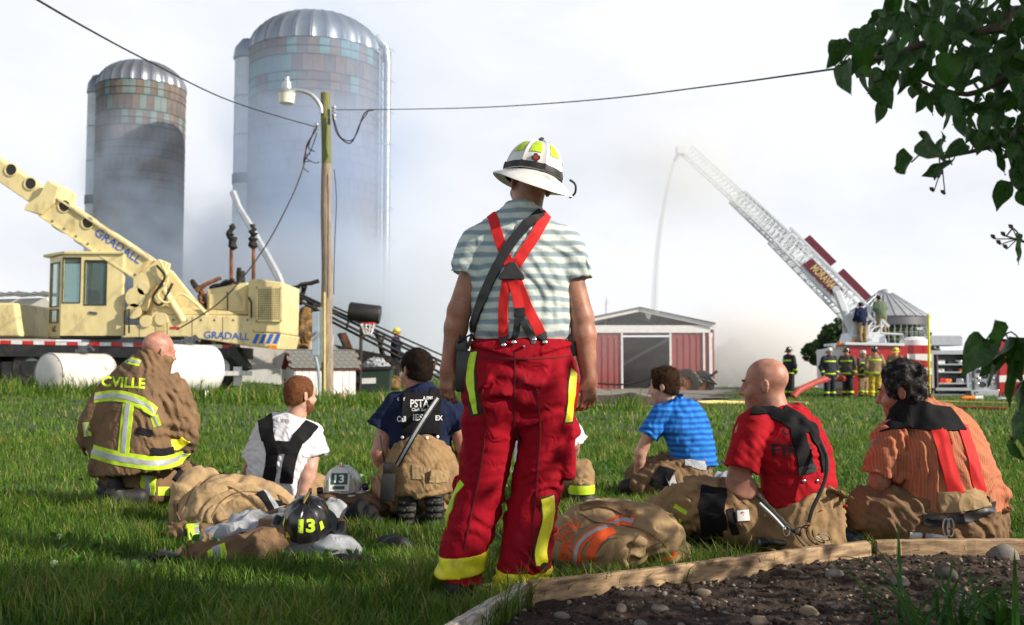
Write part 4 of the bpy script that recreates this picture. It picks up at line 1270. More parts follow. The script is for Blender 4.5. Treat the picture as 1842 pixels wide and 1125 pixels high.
# ---------- kneeling man in the tan coat
Y1 = 6.9; A = px_fn(Y1)
p1 = thing('person', 'bald man in tan turnout coat with lime stripes kneeling on the lawn', 'person', on(250, Y1))
hd = head_sdf(A(286, 634), (.72, .66, -.16), (.08, -.05, 1), 1.08)
body = s_union([hd, s_cone(A(284, 648), A(272, 690), .068, .085), s_loft([(A(250, 830), .20, .14), (A(258, 730), .2, .14), (A(270, 690), .14, .1)], (.8, -.5, 0), .04),
                s_cone(A(312, 806, .10), A(322, 800, .30), .035, .03)], .03)
lo, hi = bounds([A(250, 850), A(286, 600), A(200, 700), A(330, 800, .3)], .16)
sdf_obj('body', body, lo, hi, .0095, M['skin'], p1)
tor = s_loft([(A(246, 846), .345, .27), (A(243, 795), .335, .25), (A(247, 735), .305, .22), (A(258, 690), .25, .19), (A(270, 662), .17, .14), (A(282, 640), .105, .105)], (.85, -.5, 0), .02)
slf = s_union([s_loft([(A(205, 700), .10, .10), (A(180, 745, -.02), .105, .11), (A(172, 785, .02), .10, .11), (A(195, 812, .20), .085, .09)], (0, 1, 0), .03)], .02)
srt = s_loft([(A(300, 690, .0), .10, .10), (A(322, 735, -.03), .115, .115), (A(326, 785, -.02), .11, .11), (A(316, 812, .12), .095, .09)], (0, 1, 0), .03)
collar = s_sub(s_and(s_cone(A(270, 668), A(290, 622), .105, .098), s_plane(A(292, 640), (.35, .1, 1)), .006), s_cone(A(272, 660), A(295, 600), .083, .09), .006)
fold = folds(60, .011, (5, 5, 9), (13, 13, 20))
inner = s_loft([(A(246, 880), .31, .24), (A(246, 830), .30, .22)], (.85, -.5, 0), .01)
coat_f = s_sub(s_disp(s_union([tor, slf, srt, collar], .03), fold), inner, .01)
lo, hi = bounds([A(246, 850), A(282, 618), A(160, 780), A(335, 780)], .13); lo[1] -= .2; hi[1] += .22
coat = sdf_obj('coat', coat_f, lo, hi, .011, M['cloth_brown'], p1)
cb = bvh_of(coat)
stripe_on(cb, [(170, 716), (200, 712), (232, 716), (262, 730), (280, 742)], .075, coat)
stripe_on(cb, [(231, 726), (226, 770), (222, 815)], .08, coat)
stripe_on(cb, [(166, 812), (200, 822), (245, 830), (285, 834), (312, 828), (334, 816)], .09, coat)
stripe_on(cb, [(222, 648), (236, 650), (252, 654)], .055, coat)
stripe_on(cb, [(308, 800), (322, 800), (334, 792)], .07, coat, m='hi_vis_yellow', silver=False)
stripe_on(cb, [(154, 760), (158, 785)], .05, coat)
stripe_on(cb, [(276, 748), (284, 768)], .05, coat)
px_strap('flap', cb, [(246, 775), (262, 778), (274, 780)], .045, M['black_fabric'], coat, off=.004)
px_strap('pocket_flap', cb, [(272, 812), (292, 814), (312, 810)], .05, M['black_fabric'], coat, off=.004)
px_text('lettering', 'CVILLE', 222, 688, .072, M['hi_vis'], coat, cb, width=.275, rot=-.06, bold=.03)
legs_f = s_union([s_loft([(A(255, 845, .05), .16, .18), (A(300, 862, .18), .15, .15), (A(345, 872, .34), .125, .13), (A(350, 885, .36), .11, .11)], (0, 1, 0), .06),
                  s_loft([(A(345, 885, .36), .11, .11), (A(300, 880, .12), .12, .11), (A(262, 884, -.02), .115, .10)], (0, 1, 0), .02),
                  s_loft([(A(225, 845, .0), .17, .18), (A(260, 880, .35), .13, .13)], (0, 1, 0), .06)], .05)
legs_f = clipped(s_disp(legs_f, folds(70, .012)), -.01)
lo, hi = bounds([A(190, 840), A(360, 905, .5), A(240, 905, -.2)], .14)
tr = sdf_obj('trousers', legs_f, lo, hi, .011, M['cloth_brown'], p1)
tb = bvh_of(tr)
stripe_on(tb, [(268, 856), (266, 873), (268, 892)], .10, tr)
px_strap('knee_patch', tb, [(318, 850), (335, 868), (345, 888)], .12, M['black_fabric'], tr, off=.003)
stripe_on(tb, [(284, 884), (304, 884)], .06, tr, m='hi_vis', silver=False)
for bx2, dy in ((222, -.10), (205, .03)):
    p = A(bx2, 900, dy); p.z = 0
    bf = s_union([s_cone(p + V(.10, .02, .09), p + V(-.02, -.02, .09), .065, .07), s_ell(p + V(-.05, -.03, .13), (.055, .06, .14))], .03)
    bf = s_disp(bf, lambda q: .006 * np.sign(np.sin(q[:, 2] * 110)) * (q[:, 0] < p.x - .06))
    sdf_obj('boot', clipped(bf, 0.0), npv(p) - np.array([.2, .16, .02]), npv(p) + np.array([.24, .18, .32]), .011, M['black_rubber'], p1)
lay(p1.location.x + .15, Y1 + .1, .42, .35)

# ---------- man in the white T-shirt leaning back on one arm
Y2 = 7.0; A = px_fn(Y2)
p2 = thing('person', 'bearded man in white t-shirt and black H-shaped braces sitting on the grass', 'person', on(500, Y2))
hd = head_sdf(A(541, 712), (.72, .68, -.05), (.06, 0, 1), 1.05)
sR, eR, wR = A(566, 788), A(556, 842, -.06), A(543, 898, -.10)
hR, tR = hand_prims(wR, (.1, -.25, -1), (0, .6, -.4), (-1, .2, 0), curl=.2)
body = s_union([hd, s_cone(A(538, 728), A(528, 768), .062, .075), s_loft([(A(500, 880), .16, .10), (A(512, 800), .17, .10), (A(524, 775), .12, .08)], (.9, -.4, 0), .04),
                arm_prims(sR, eR, wR, (.060, .055, .053, .036)), hR, arm_prims(A(470, 785), A(448, 850, .15), A(470, 880, .35), (.055, .048, .046, .032))], .025)
lo, hi = bounds([A(500, 905), A(541, 675), A(445, 800), A(590, 800), tR, A(470, 880, .4)], .1); lo[2] = -.03
sdf_obj('body', body, lo, hi, .0095, M['skin_pale'], p2)
tor = s_loft([(A(490, 892), .215, .16), (A(496, 850), .21, .155), (A(508, 805), .235, .15), (A(518, 776), .215, .12), (A(528, 760), .13, .10), (A(534, 748), .075, .075)], (.9, -.42, 0), .01)
slR = sleeve(A(558, 780), A(572, 822, -.02), .080, .088); slL = sleeve(A(478, 776), A(456, 826, .05), .08, .085)
sh_f = s_union([tor, hollow(slR, A(558, 780), A(570, 822, -.03), .066), slL], .03)
sh_f = s_disp(sh_f, folds(80, .008, (9, 9, 7), (20, 20, 14), rotm('Y', 25)))
lo, hi = bounds([A(490, 895), A(534, 744), A(445, 800), A(590, 815)], .11); lo[1] -= .1; hi[1] += .1
shirt = sdf_obj('shirt', sh_f, lo, hi, .0085, M['shirt_white'], p2)
sb = bvh_of(shirt)
sp = lambda pts, w, **k: px_strap('braces', sb, pts, w, M['black_fabric'], p2, thick=.005, off=.003, **k)
sp([(478, 752), (479, 772), (482, 788)], .105); sp([(482, 784), (489, 815), (487, 840), (483, 868)], .088)
sp([(562, 762), (548, 778), (537, 790)], .10); sp([(538, 786), (525, 815), (518, 845), (515, 870)], .088)
sp([(488, 806), (505, 805), (528, 806)], .085)
px_strap('neck_print', sb, [(508, 758), (520, 758)], .03, M['grey_cloth'], shirt, thick=.001, off=.001)
lg = s_union([s_loft([(A(495, 905), .20, .18), (A(510, 893, .15), .17, .15), (A(560, 880, .55), .13, .13), (A(600, 905, .85), .10, .10)], (0, 1, 0), .05),
              s_loft([(A(480, 905), .18, .16), (A(470, 890, .3), .14, .14), (A(500, 885, .7), .12, .12)], (0, 1, 0), .05)], .05)
lo, hi = bounds([A(450, 905, -.2), A(610, 870, .95)], .2); lo[2] = -.02
sdf_obj('trousers', clipped(s_disp(lg, folds(90, .014)), -.01), lo, hi, .014, M['cloth_tan'], p2)
dm('hair_red', (.15, .06, .028), .85, spec=.12, var=.3, vscale=40, bump=.5, bscale=200)
dm('hair_dark', (.016, .010, .007), .85, spec=.12, var=.4, vscale=40, bump=.6, bscale=160)
dm('hair_brown', (.035, .018, .010), .85, spec=.12, var=.4, vscale=40, bump=.6, bscale=160)
dm('hair_grey', (.022, .02, .019), .85, spec=.12, var=.4, vscale=30, c2=(.15, .145, .14), c2scale=34, c2lo=.5, c2hi=.66, bump=.7, bscale=140)
hair_cap(hd, .005, M['hair_red'], p2, .007, seed=4, hairline=.15)
c, r_, f_, u_ = hd.frame
Af = np.array([list(r_), list(f_), list(u_)], float)
def beard(p, c=npv(c)):
    q = (p - c) @ Af.T / 1.05
    d = smin(s_ell((0, .040, -.070), (.060, .062, .060))(q), s_ell((0, .02, -.04), (.068, .06, .06))(q), .02) - .004 * noise3(q, (60, 60, 60), 3)
    d = smax(d, q[:, 2] + .035 - .6 * np.clip(.05 - q[:, 1], 0, .1), .01)
    return smax(d, -q[:, 1] + .005, .01)
sdf_obj('beard', beard, npv(c) - .17, npv(c) + .17, .008, M['hair_red'], p2)
lay(p2.location.x + .1, Y2 + .2, .5, .45)

# ---------- man in the navy T-shirt kneeling
Y3 = 6.3; A = px_fn(Y3)
p3 = thing('person', 'dark-haired man in navy printed t-shirt and tan bib trousers kneeling on his heels', 'person', on(755, Y3))
hd = head_sdf(A(748, 668), (-.62, .76, -.12), (0, 0, 1), 1.08)
sL, eL, wL = A(704, 738), A(684, 816, -.02), A(694, 850, .12)
sR, eR, wR = A(812, 738), A(834, 800, -.02), A(838, 842, .12)
hL, tL = hand_prims(wL, (.3, .5, -.8), (.6, .2, 0), (0, .6, .6), curl=.5)
body = s_union([hd, s_cone(A(752, 680), A(756, 724), .068, .08), s_loft([(A(757, 820), .16, .11), (A(757, 750), .17, .11), (A(757, 728), .12, .08)], LAT, .04),
                arm_prims(sL, eL, wL, (.062, .056, .054, .036)), hL, arm_prims(sR, eR, wR, (.062, .056, .054, .036))], .025)
lo, hi = bounds([A(757, 830), A(748, 632), A(680, 830), A(840, 850), tL], .11)
sdf_obj('body', body, lo, hi, .009, M['skin'], p3)
tor = s_loft([(A(757, 830), .195, .155), (A(757, 790), .20, .15), (A(757, 750), .225, .145), (A(757, 724), .21, .125), (A(756, 706), .13, .10), (A(754, 694), .08, .08)], LAT, .01)
slL = hollow(sleeve(A(716, 728), A(686, 772, -.01), .085, .092), A(716, 728), A(690, 770), .068)
slR = hollow(sleeve(A(798, 728), A(830, 770, -.01), .085, .092), A(798, 728), A(826, 768), .068)
sh_f = s_disp(s_union([tor, slL, slR], .03), folds(100, .008, (9, 9, 8), (19, 19, 17)))
lo, hi = bounds([A(757, 835), A(755, 690), A(670, 770), A(845, 770)], .1); lo[1] -= .1; hi[1] += .1
shirt = sdf_obj('shirt', sh_f, lo, hi, .009, M['shirt_navy'], p3)
seat = s_loft([(A(757, 872, .02), .235, .21), (A(757, 838, .0), .232, .20), (A(757, 808, -.0), .205, .168)], LAT, .05)
bib = s_loft([(A(757, 830), .21, .172), (A(757, 800), .205, .166), (A(757, 778), .14, .155)], LAT, .03)
bib = s_and(bib, s_union([s_box(A(757, 812, -.1), (.15, .3, .105), .05), s_box(A(757, 850, -.1), (.3, .4, .11), .05)], .03), .01)
th = [s_loft([(A(757 + sg * 30, 868, .0), .15, .17), (A(757 + sg * 52, 885, .30), .13, .14), (A(757 + sg * 58, 895, .52), .11, .11)], (0, 0, 1), .05) for sg in (-1, 1)]
sn = [s_loft([(A(757 + sg * 40, 905, .5), .10, .09), (A(757 + sg * 27, 905, .10), .095, .09), (A(757 + sg * 24, 902, -.02), .085, .085)], LAT, .03) for sg in (-1, 1)]
tr_f3 = clipped(s_disp(s_union([seat, bib] + th + sn, .024), folds(110, .010, (6, 6, 12), (15, 15, 24))), -.01)
lo, hi = bounds([A(757, 765), A(660, 930, .65), A(850, 930, -.25)], .12); lo[2] = -.02
tr3 = sdf_obj('trousers', tr_f3, lo, hi, .009, M['cloth_tan'], p3)
b3 = bvh_of(shirt, tr3)
px_strap('harness_panel', b3, [(760, 706), (758, 740), (757, 780)], .235, M['black_fabric'], p3, thick=.004, off=.002)
px_strap('braces', b3, [(726, 700), (732, 720), (738, 740)], .09, M['black_fabric'], p3, thick=.005, off=.004)
px_strap('braces', b3, [(788, 702), (782, 720), (778, 740)], .09, M['black_fabric'], p3, thick=.005, off=.004)
for bx2, by2 in ((724, 787), (745, 789), (768, 788), (787, 786)):
    h, n_ = pxhit(b3, bx2, by2); dot('button', h + n_ * .003, n_, .010, M['white_print'], p3)
px_strap('back_patch', tr_bvh3 := bvh_of(tr3), [(752, 836), (752, 862)], .07, M['cloth_tan_pale'], tr3, thick=.003)
px_strap('pocket', tr_bvh3, [(790, 846), (790, 868)], .13, M['cloth_tan_pale'], tr3, thick=.003)
bsh = bvh_of(shirt, tr3, *[o for o in p3.children if o.name.startswith('harness')])
for s_, x_, y_, h_, w_ in (('PSTA', 755, 726, .050, .115), ('Clark Bur', 754, 737, .02, .09), ('CBY', 722, 718, .022, .05), ('& EMS', 770, 716, .02, .06), ('Call', 722, 754, .036, .055), ('IES', 752, 751, .04, .06), ('EX', 790, 752, .03, .045)):
    px_text('print', s_, x_, y_, h_, M['white_print'], shirt, bsh, width=w_, bold=.02, lift=.004)
hair_cap(hd, .006, M['hair_dark'], p3, .007, seed=7, hairline=.2)
for sg, bx2, by2 in ((-1, 733, 908), (1, 782, 902)):
    p = A(bx2, by2, -.08); p.z = 0
    sole = s_ell(p + V(0, -.04, .115), (.060, .040, .135))
    up_ = s_ell(p + V(0, .03, .10), (.062, .08, .10))
    def bf(q, sole=sole, up_=up_, p=p):
        lug = .007 * np.sign(np.sin((q[:, 2] - p.z) * 150)) * (np.abs(np.sin((q[:, 0] - p.x) * 60)) > .25) * (q[:, 1] < p.y - .05)
        return np.minimum(sole(q) - lug, up_(q))
    bo = sdf_obj('boot', clipped(bf, 0.0), npv(p) - np.array([.1, .14, .02]), npv(p) + np.array([.1, .16, .28]), .0075, M['black_rubber'], p3)
    h, n_ = pxhit(bvh_of(bo), bx2 + 3, by2 - 18); dot('sole_badge', h, (0, -1, .2), .014, M['hi_vis_yellow'], bo)
lay(p3.location.x, Y3 + .15, .34, .42)

# ---------- young man in the blue striped T-shirt, sitting
Y5 = 7.6; A = px_fn(Y5)
p5 = thing('person', 'young man in bright blue striped t-shirt sitting and looking sideways', 'person', on(1235, Y5))
hd = head_sdf(A(1193, 697), (-.90, .36, -.14), (-.04, 0, 1), 1.03)
sL, eL, wL = A(1182, 752, -.08), A(1152, 815, -.05), A(1147, 858, .02)
hL, tL = hand_prims(wL, (-.2, .2, -1), (.8, .2, 0), (0, 1, 0), curl=.4)
body = s_union([hd, s_cone(A(1198, 708), A(1212, 740), .060, .075), s_loft([(A(1245, 830), .15, .10), (A(1230, 770), .16, .10), (A(1216, 745), .11, .08)], (.85, .5, 0), .04),
                arm_prims(sL, eL, wL, (.052, .045, .043, .030)), hL], .025)
lo, hi = bounds([A(1245, 845), A(1193, 668), A(1145, 870), A(1280, 800)], .12)
sdf_obj('body', body, lo, hi, .0095, M['skin_pale'], p5)
tor = s_loft([(A(1250, 838), .175, .15), (A(1244, 800), .185, .15), (A(1232, 765), .20, .14), (A(1220, 744), .18, .12), (A(1210, 730), .10, .09), (A(1206, 722), .08, .08)], (.85, .5, 0), .01)
slL = hollow(sleeve(A(1190, 744, -.06), A(1166, 784, -.06), .075, .085), A(1190, 744, -.06), A(1166, 784, -.06), .06)
sh_f = s_disp(s_union([tor, slL], .03), folds(120, .009, (9, 9, 8), (20, 20, 16), rotm('Y', -30)))
lo, hi = bounds([A(1250, 845), A(1206, 718), A(1155, 780), A(1290, 830)], .1); lo[1] -= .12; hi[1] += .12
M['shirt_blue'] = band_mat('shirt_blue', (0.03, 0.22, 0.66), (0.015, 0.09, 0.40), 0.042, 0.5, 'Z', warp=.02, soft=.3)
sdf_obj('shirt', sh_f, lo, hi, .009, M['shirt_blue'], p5)
lg = s_union([s_loft([(A(1255, 860), .22, .20), (A(1215, 855, .1), .18, .17), (A(1160, 862, .2), .14, .14), (A(1140, 880, .2), .10, .10)], (0, 1, 0), .06), s_loft([(A(1250, 862, -.05), .18, .17), (A(1195, 868, -.12), .15, .15), (A(1150, 878, -.1), .11, .11)], (0, 1, 0), .05)], .05)
lo, hi = bounds([A(1120, 890, -.3), A(1300, 830, .4)], .12); lo[2] = -.02
tr = sdf_obj('trousers', clipped(s_disp(lg, folds(130, .016)), -.01), lo, hi, .0115, M['cloth_brown'], p5)
tb = bvh_of(tr)
px_strap('knee_patch', tb, [(1200, 842), (1190, 860), (1182, 878)], .13, M['black_fabric'], tr, off=.004)
px_strap('tag', tb, [(1180, 866), (1192, 872)], .03, M['silver_tape'], tr, off=.004)
px_strap('waistband', bvh_of(tr), [(1232, 832), (1262, 838), (1288, 836)], .07, M['grey_cloth'], tr, off=.004)
for q_ in (A(1138, 880, .05),):
    q_.z = 0
    sdf_obj('boot', clipped(s_union([s_ell(q_ + V(0, 0, .06), (.12, .07, .075)), s_cone(q_ + V(.08, 0, .08), q_ + V(.1, 0, .14), .07, .07)], .03), 0), npv(q_) - .2, npv(q_) + .26, .012, M['black_rubber'], p5)
hair_cap(hd, .010, M['hair_brown'], p5, .007, seed=9, hairline=.10, top=.018, rough=.008)
brow_set(hd, M['hair_brown'], p5)
lay(p5.location.x - .1, Y5, .4, .35)
# crumpled light cloth beside him
def cloth_heap(name, label, cat, c, r, m, seed, amp=.03, group=None, h=.01, lump=(7, 7, 9)):
    c = Vector(c); c.z = G(c.x, c.y)
    f = s_ell(c + V(0, 0, r[2] * .25), r)
    g = clipped(s_disp(f, lambda p: cloth(p, seed, amp * 1.1, .12, [(.3, .8, .5), (.9, .4, .2), (-.6, .6, .6), (.1, .3, 1)]) + noise3(p, (6, 6, 6), seed) * amp * .5), c.z - .005)
    lo = npv(c) - np.array([r[0] + amp + .03, r[1] + amp + .03, .03]); hi = npv(c) + np.array([r[0] + amp + .03, r[1] + amp + .03, r[2] * 1.3 + amp + .04])
    o = sdf_obj(name, g, lo, hi, h, m)
    tag(o, label, cat, group)
    lay(c.x, c.y, r[0] * .95, r[1] * .95)
    return o
cloth_heap('folded_cloth', 'crumpled pale cloth on the grass behind the man in blue', 'cloth', on(1298, 7.45), (.09, .12, .16), M['grey_cloth'], 5, .02)

# ---------- man in the red T-shirt, sitting by the timber
Y6 = 5.2; A = px_fn(Y6)
p6 = thing('person', 'bald man in red t-shirt and tan bib trousers sitting beside the timber', 'person', on(1430, Y6))
hd = head_sdf(A(1375, 694), (-.93, .34, -.06), (-.03, 0, 1), 1.10)
sL, eL, wL = A(1345, 778, -.12), A(1328, 868, -.13), A(1372, 905, .0)
hL, tL = hand_prims(wL, (.6, .5, -.2), (.1, .1, -1), (-.3, .8, 0), curl=.4)
body = s_union([hd, s_cone(A(1384, 705), A(1396, 760), .070, .085), s_loft([(A(1430, 900), .16, .11), (A(1418, 800), .17, .11), (A(1402, 765), .12, .08)], (.72, .7, 0), .04),
                arm_prims(sL, eL, wL, (.066, .060, .056, .036)), hL], .025)
lo, hi = bounds([A(1430, 920), A(1375, 652), A(1310, 880), tL], .13)
sdf_obj('body', body, lo, hi, .0072, M['skin'], p6)
tor = s_loft([(A(1436, 905), .21, .175), (A(1434, 850), .22, .175), (A(1420, 800), .235, .165), (A(1405, 766), .215, .135), (A(1394, 750), .13, .11), (A(1388, 736), .09, .09)], (.72, .7, 0), .01)
slL = hollow(sleeve(A(1356, 766, -.10), A(1333, 846, -.13), .088, .095), A(1356, 766, -.10), A(1333, 846, -.13), .075)
sh_f = s_disp(s_union([tor, slL], .035), folds(140, .008, (8, 8, 7), (18, 18, 15), rotm('Y', 20)))
lo, hi = bounds([A(1436, 910), A(1388, 730), A(1300, 850), A(1490, 860)], .11); lo[1] -= .14; hi[1] += .14
shirt = sdf_obj('shirt', sh_f, lo, hi, .0078, M['shirt_red'], p6)
bibf = s_loft([(A(1440, 975), .25, .215), (A(1440, 925), .245, .21), (A(1440, 880), .232, .19), (A(1446, 862), .215, .183)], (.72, .7, 0), .012)
bibf = s_and(bibf, s_plane(A(1450, 872), (-.45, -.05, .9)), .02)
th = s_loft([(A(1425, 950, .05), .17, .17), (A(1350, 935, .0), .155, .155), (A(1275, 908, .02), .135, .14), (A(1225, 915, .05), .12, .125), (A(1165, 935, .08), .085, .09)], (0, 1, 0), .05)
th2 = s_loft([(A(1420, 955, .2), .16, .16), (A(1340, 940, .35), .14, .14), (A(1250, 930, .4), .11, .11)], (0, 1, 0), .05)
tr_f6 = clipped(s_disp(s_union([bibf, th, th2], .022), folds(150, .011, (7, 7, 10), (17, 17, 22))), -.01)
lo, hi = bounds([A(1440, 855), A(1150, 960, -.15), A(1520, 960, .5)], .13); lo[2] = -.02
tr = sdf_obj('trousers', tr_f6, lo, hi, .0085, M['cloth_tan'], p6)
tb = bvh_of(tr); sb = bvh_of(shirt); b6 = bvh_of(shirt, tr)
px_strap('knee_patch', tb, [(1284, 876), (1281, 915), (1284, 962)], .125, M['black_fabric'], tr, off=.003, thick=.004)
px_strap('knee_patch', tb, [(1312, 915), (1318, 945), (1324, 962)], .04, M['black_fabric'], tr, off=.003, thick=.004)
px_text('lettering', '13', 1216, 930, .075, M['hi_vis'], tr, tb, width=.11, rot=-2.15, bold=.03)
stripe_on(tb, [(1168, 906), (1162, 922), (1160, 938)], .06, tr)
px_strap('label_tag', tb, [(1336, 918), (1338, 938)], .06, M['white_print'], tr, off=.004)
px_text('print', '*', 1336, 926, .03, M['emblem_red'], tr, tb, bold=.06, lift=.008)
bk = lambda pts, w, **k: px_strap('braces', b6, pts, w, M['black_fabric'], p6, thick=.005, off=.004, **k)
bk([(1352, 738), (1380, 740), (1412, 752), (1432, 768)], .075); bk([(1432, 764), (1441, 800), (1447, 830), (1452, 845)], .085)
bk([(1410, 736), (1440, 752), (1462, 780), (1478, 815), (1484, 848)], .06); bk([(1438, 770), (1455, 768), (1470, 772)], .07)
px_strap('braces', b6, [(1449, 838), (1452, 852)], .10, M['black_leather'], p6, thick=.006, off=.005)
for bx2, by2 in ((1446, 866), (1470, 866)):
    h, n_ = pxhit(b6, bx2, by2); dot('button', h + n_ * .003, n_, .010, M['metal'], p6)
px_text('print', 'C K', 1427, 775, .04, M['black_print'], shirt, sb, width=.10, bold=.02, lift=.002)
px_text('print', 'FIRE', 1425, 810, .06, M['black_print'], shirt, sb, width=.20, bold=.02, lift=.002)
brow_set(hd, M['hair_brown'], p6)
sdf_obj('goatee', lambda p, h=hd: smax(s_ell(npv(h.frame[0] + h.frame[2] * .078 - h.frame[3] * .095), (.026, .026, .03))(p) - .003 * noise3(p, (80, 80, 80), 2), (npv(h.frame[0] - h.frame[3] * .07) - p) @ npv(h.frame[3]) * -1.0, .005), npv(hd.frame[0]) - .17, npv(hd.frame[0]) + .17, .006, M['hair_brown'], p6)
q_ = A(1150, 935, .12); q_.z = 0
sdf_obj('boot', clipped(s_union([s_ell(q_ + V(-.02, 0, .07), (.07, .08, .10)), s_cone(q_ + V(.02, 0, .08), q_ + V(.06, 0, .10), .07, .075)], .03), 0), npv(q_) - .16, npv(q_) + .2, .011, M['black_rubber'], p6)
lay(p6.location.x - .1, Y6 + .1, .5, .36); lay(A(1230, 930).x, Y6 + .1, .3, .25)

# ---------- man in the orange shirt, sitting on the timber
Y7 = 5.3; A = px_fn(Y7)
p7 = thing('person', 'grey-haired man in checked orange shirt with red braces sitting hunched by the timber', 'person', on(1690, Y7))
hd = head_sdf(A(1622, 706), (-.86, .48, -.16), (-.05, 0, 1), 1.12)
sL, eL, wL = A(1590, 800, -.06), A(1582, 868, -.05), A(1612, 880, .18)
hL, tL = hand_prims(wL, (.5, .7, -.1), (.2, 0, -1), (-.4, .6, 0), curl=.5)
body = s_union([hd, s_cone(A(1632, 716), A(1650, 765), .072, .09), s_loft([(A(1710, 910), .19, .14), (A(1690, 810), .2, .14), (A(1660, 768), .12, .08)], (.85, .5, 0), .04),
                arm_prims(sL, eL, wL, (.066, .058, .052, .036)), hL], .025)
lo, hi = bounds([A(1710, 920), A(1622, 655), A(1570, 880), tL], .14)
sdf_obj('body', body, lo, hi, .0075, M['skin_tan'], p7)
tor = s_loft([(A(1712, 915), .285, .235), (A(1706, 870), .285, .23), (A(1692, 815), .275, .205), (A(1672, 775), .245, .165), (A(1655, 750), .15, .12), (A(1644, 734), .10, .10)], (.85, .5, 0), .012)
slL = hollow(sleeve(A(1603, 790, -.05), A(1583, 856, -.05), .092, .10), A(1603, 790, -.05), A(1583, 856, -.05), .07)
col_ = s_sub(s_and(s_cone(A(1650, 752), A(1636, 720), .108, .095), s_plane(A(1638, 726), (-.35, .1, 1)), .005), s_cone(A(1650, 752), A(1630, 700), .088, .085), .004)
tail = s_ell(A(1795, 888, -.05), (.05, .09, .045))
tail2 = s_ell(A(1650, 910, -.12), (.09, .07, .06))
sh_f = s_disp(s_union([tor, slL, col_, tail, tail2], .03), folds(160, .010, (7, 7, 9), (17, 17, 18), rotm('Y', -25)))
lo, hi = bounds([A(1712, 925), A(1644, 720), A(1555, 850), A(1805, 890)], .12); lo[1] -= .18; hi[1] += .18
M['shirt_orange'] = band_mat('shirt_orange', (0.47, 0.19, 0.105), (0.38, 0.13, 0.07), 0.013, 0.5, 'X', warp=.01, soft=.4)
shirt = sdf_obj('shirt', sh_f, lo, hi, .0088, M['shirt_orange'], p7)
st = s_loft([(A(1712, 985), .31, .25), (A(1712, 945), .31, .25), (A(1712, 915), .292, .24)], (.85, .5, 0), .03)
bibb = s_and(s_loft([(A(1712, 930), .297, .245), (A(1730, 885), .292, .24)], (.85, .5, 0), .02), s_plane(A(1730, 886), (-.1, 0, 1)), .01)
bibb = s_and(bibb, s_box(A(1726, 905, -.2), (.16, .4, .2), .02), .01)
th = s_loft([(A(1680, 950, -.05), .20, .19), (A(1600, 930, -.05), .155, .16), (A(1545, 918, .02), .12, .125)], (0, 1, 0), .06)
th2 = s_loft([(A(1640, 950, .25), .16, .16), (A(1560, 925, .45), .13, .13)], (0, 1, 0), .06)
tr_f7 = clipped(s_disp(s_union([st, bibb, th, th2], .022), folds(170, .012, (6, 6, 11), (15, 15, 22))), -.01)
lo, hi = bounds([A(1712, 880), A(1530, 990, -.3), A(1815, 960, .5)], .14); lo[2] = -.02
tr = sdf_obj('trousers', tr_f7, lo, hi, .009, M['cloth_brown'], p7)
b7 = bvh_of(shirt, tr); tb = bvh_of(tr)
px_strap('braces_yoke', b7, [(1604, 738), (1640, 744), (1680, 752), (1724, 752)], .155, M['black_fabric'], p7, thick=.005, off=.003)
px_strap('braces', b7, [(1686, 764), (1697, 800), (1710, 850), (1722, 892)], .075, M['strap_red'], p7)
px_strap('braces', b7, [(1730, 764), (1742, 800), (1756, 850), (1764, 888)], .066, M['strap_red'], p7)
px_strap('bib', b7, [(1690, 905), (1730, 902), (1772, 896)], .10, M['cloth_tan_pale'], p7, thick=.003, off=.003)
px_strap('belt', tb, [(1660, 935), (1720, 935), (1770, 920), (1795, 905)], .05, M['black_leather'], tr, off=.008)
px_strap('label_tag', tb, [(1636, 966), (1658, 968)], .05, M['white_print'], tr, off=.004)
px_strap('label_tag', tb, [(1664, 968), (1704, 975)], .055, M['silver_tape'], tr, off=.004)
hair_cap(hd, .012, M['hair_grey'], p7, .0075, seed=12, hairline=.12, top=.012, rough=.010)
brow_set(hd, M['hair_grey'], p7)
cx_ = pxhit(tb, 1702, 948)[0]
for dx in (-.01, .012):
    mb = MB(); mb.tube([cx_ + V(dx + .016 * math.cos(a_), -.025, .045 * math.sin(a_)) for a_ in np.linspace(0, 6.0, 16)], .0042, 6); mb.build('carabiner', M['metal'], p7, smooth=True)
lay(p7.location.x - .15, Y7 + .2, .55, .42)

# ---------- a seventh person sits beyond the standing man; only an elbow and a boot show past his legs
Y8 = 7.4; A = px_fn(Y8)
p8 = thing('person', 'person in white shirt and tan trousers sitting hidden beyond the standing man', 'person', on(990, Y8))
tor = s_loft([(A(975, 850), .2, .15), (A(980, 780), .21, .15), (A(985, 740), .18, .12), (A(985, 722), .08, .08)], LAT, .02)
hd = head_sdf(A(985, 695), (.3, .95, 0), (0, 0, 1), 1.0)
sdf_obj('body', s_union([hd, s_cone(A(985, 705), A(985, 750), .06, .07), s_loft([(A(975, 840), .16, .1), (A(985, 740), .15, .09)], LAT, .03), arm_prims(A(1022, 755), A(1032, 800, .1), A(1025, 840, .3))], .03), *bounds([A(930, 860), A(985, 668), A(1050, 860, .4)], .1), .014, M['skin'], p8)
sdf_obj('shirt', s_disp(s_union([tor, sleeve(A(1010, 745), A(1034, 795, .05), .085, .09)], .03), folds(180, .01)), *bounds([A(920, 860, -.15), A(985, 715, .15), A(1050, 800)], .1), .013, M['shirt_white'], p8)
sdf_obj('trousers', clipped(s_disp(s_union([s_loft([(A(975, 875), .22, .2), (A(1010, 862, -.3), .14, .14), (A(1038, 858, -.55), .10, .12), (A(1045, 875, -.6), .085, .09)], (0, 1, 0), .05)], .04), folds(190, .012)), 0), *bounds([A(920, 890, -.8), A(1060, 840, .3)], .12), .014, M['cloth_tan'], p8)
q_ = A(1046, 890, -.62); q_.z = 0
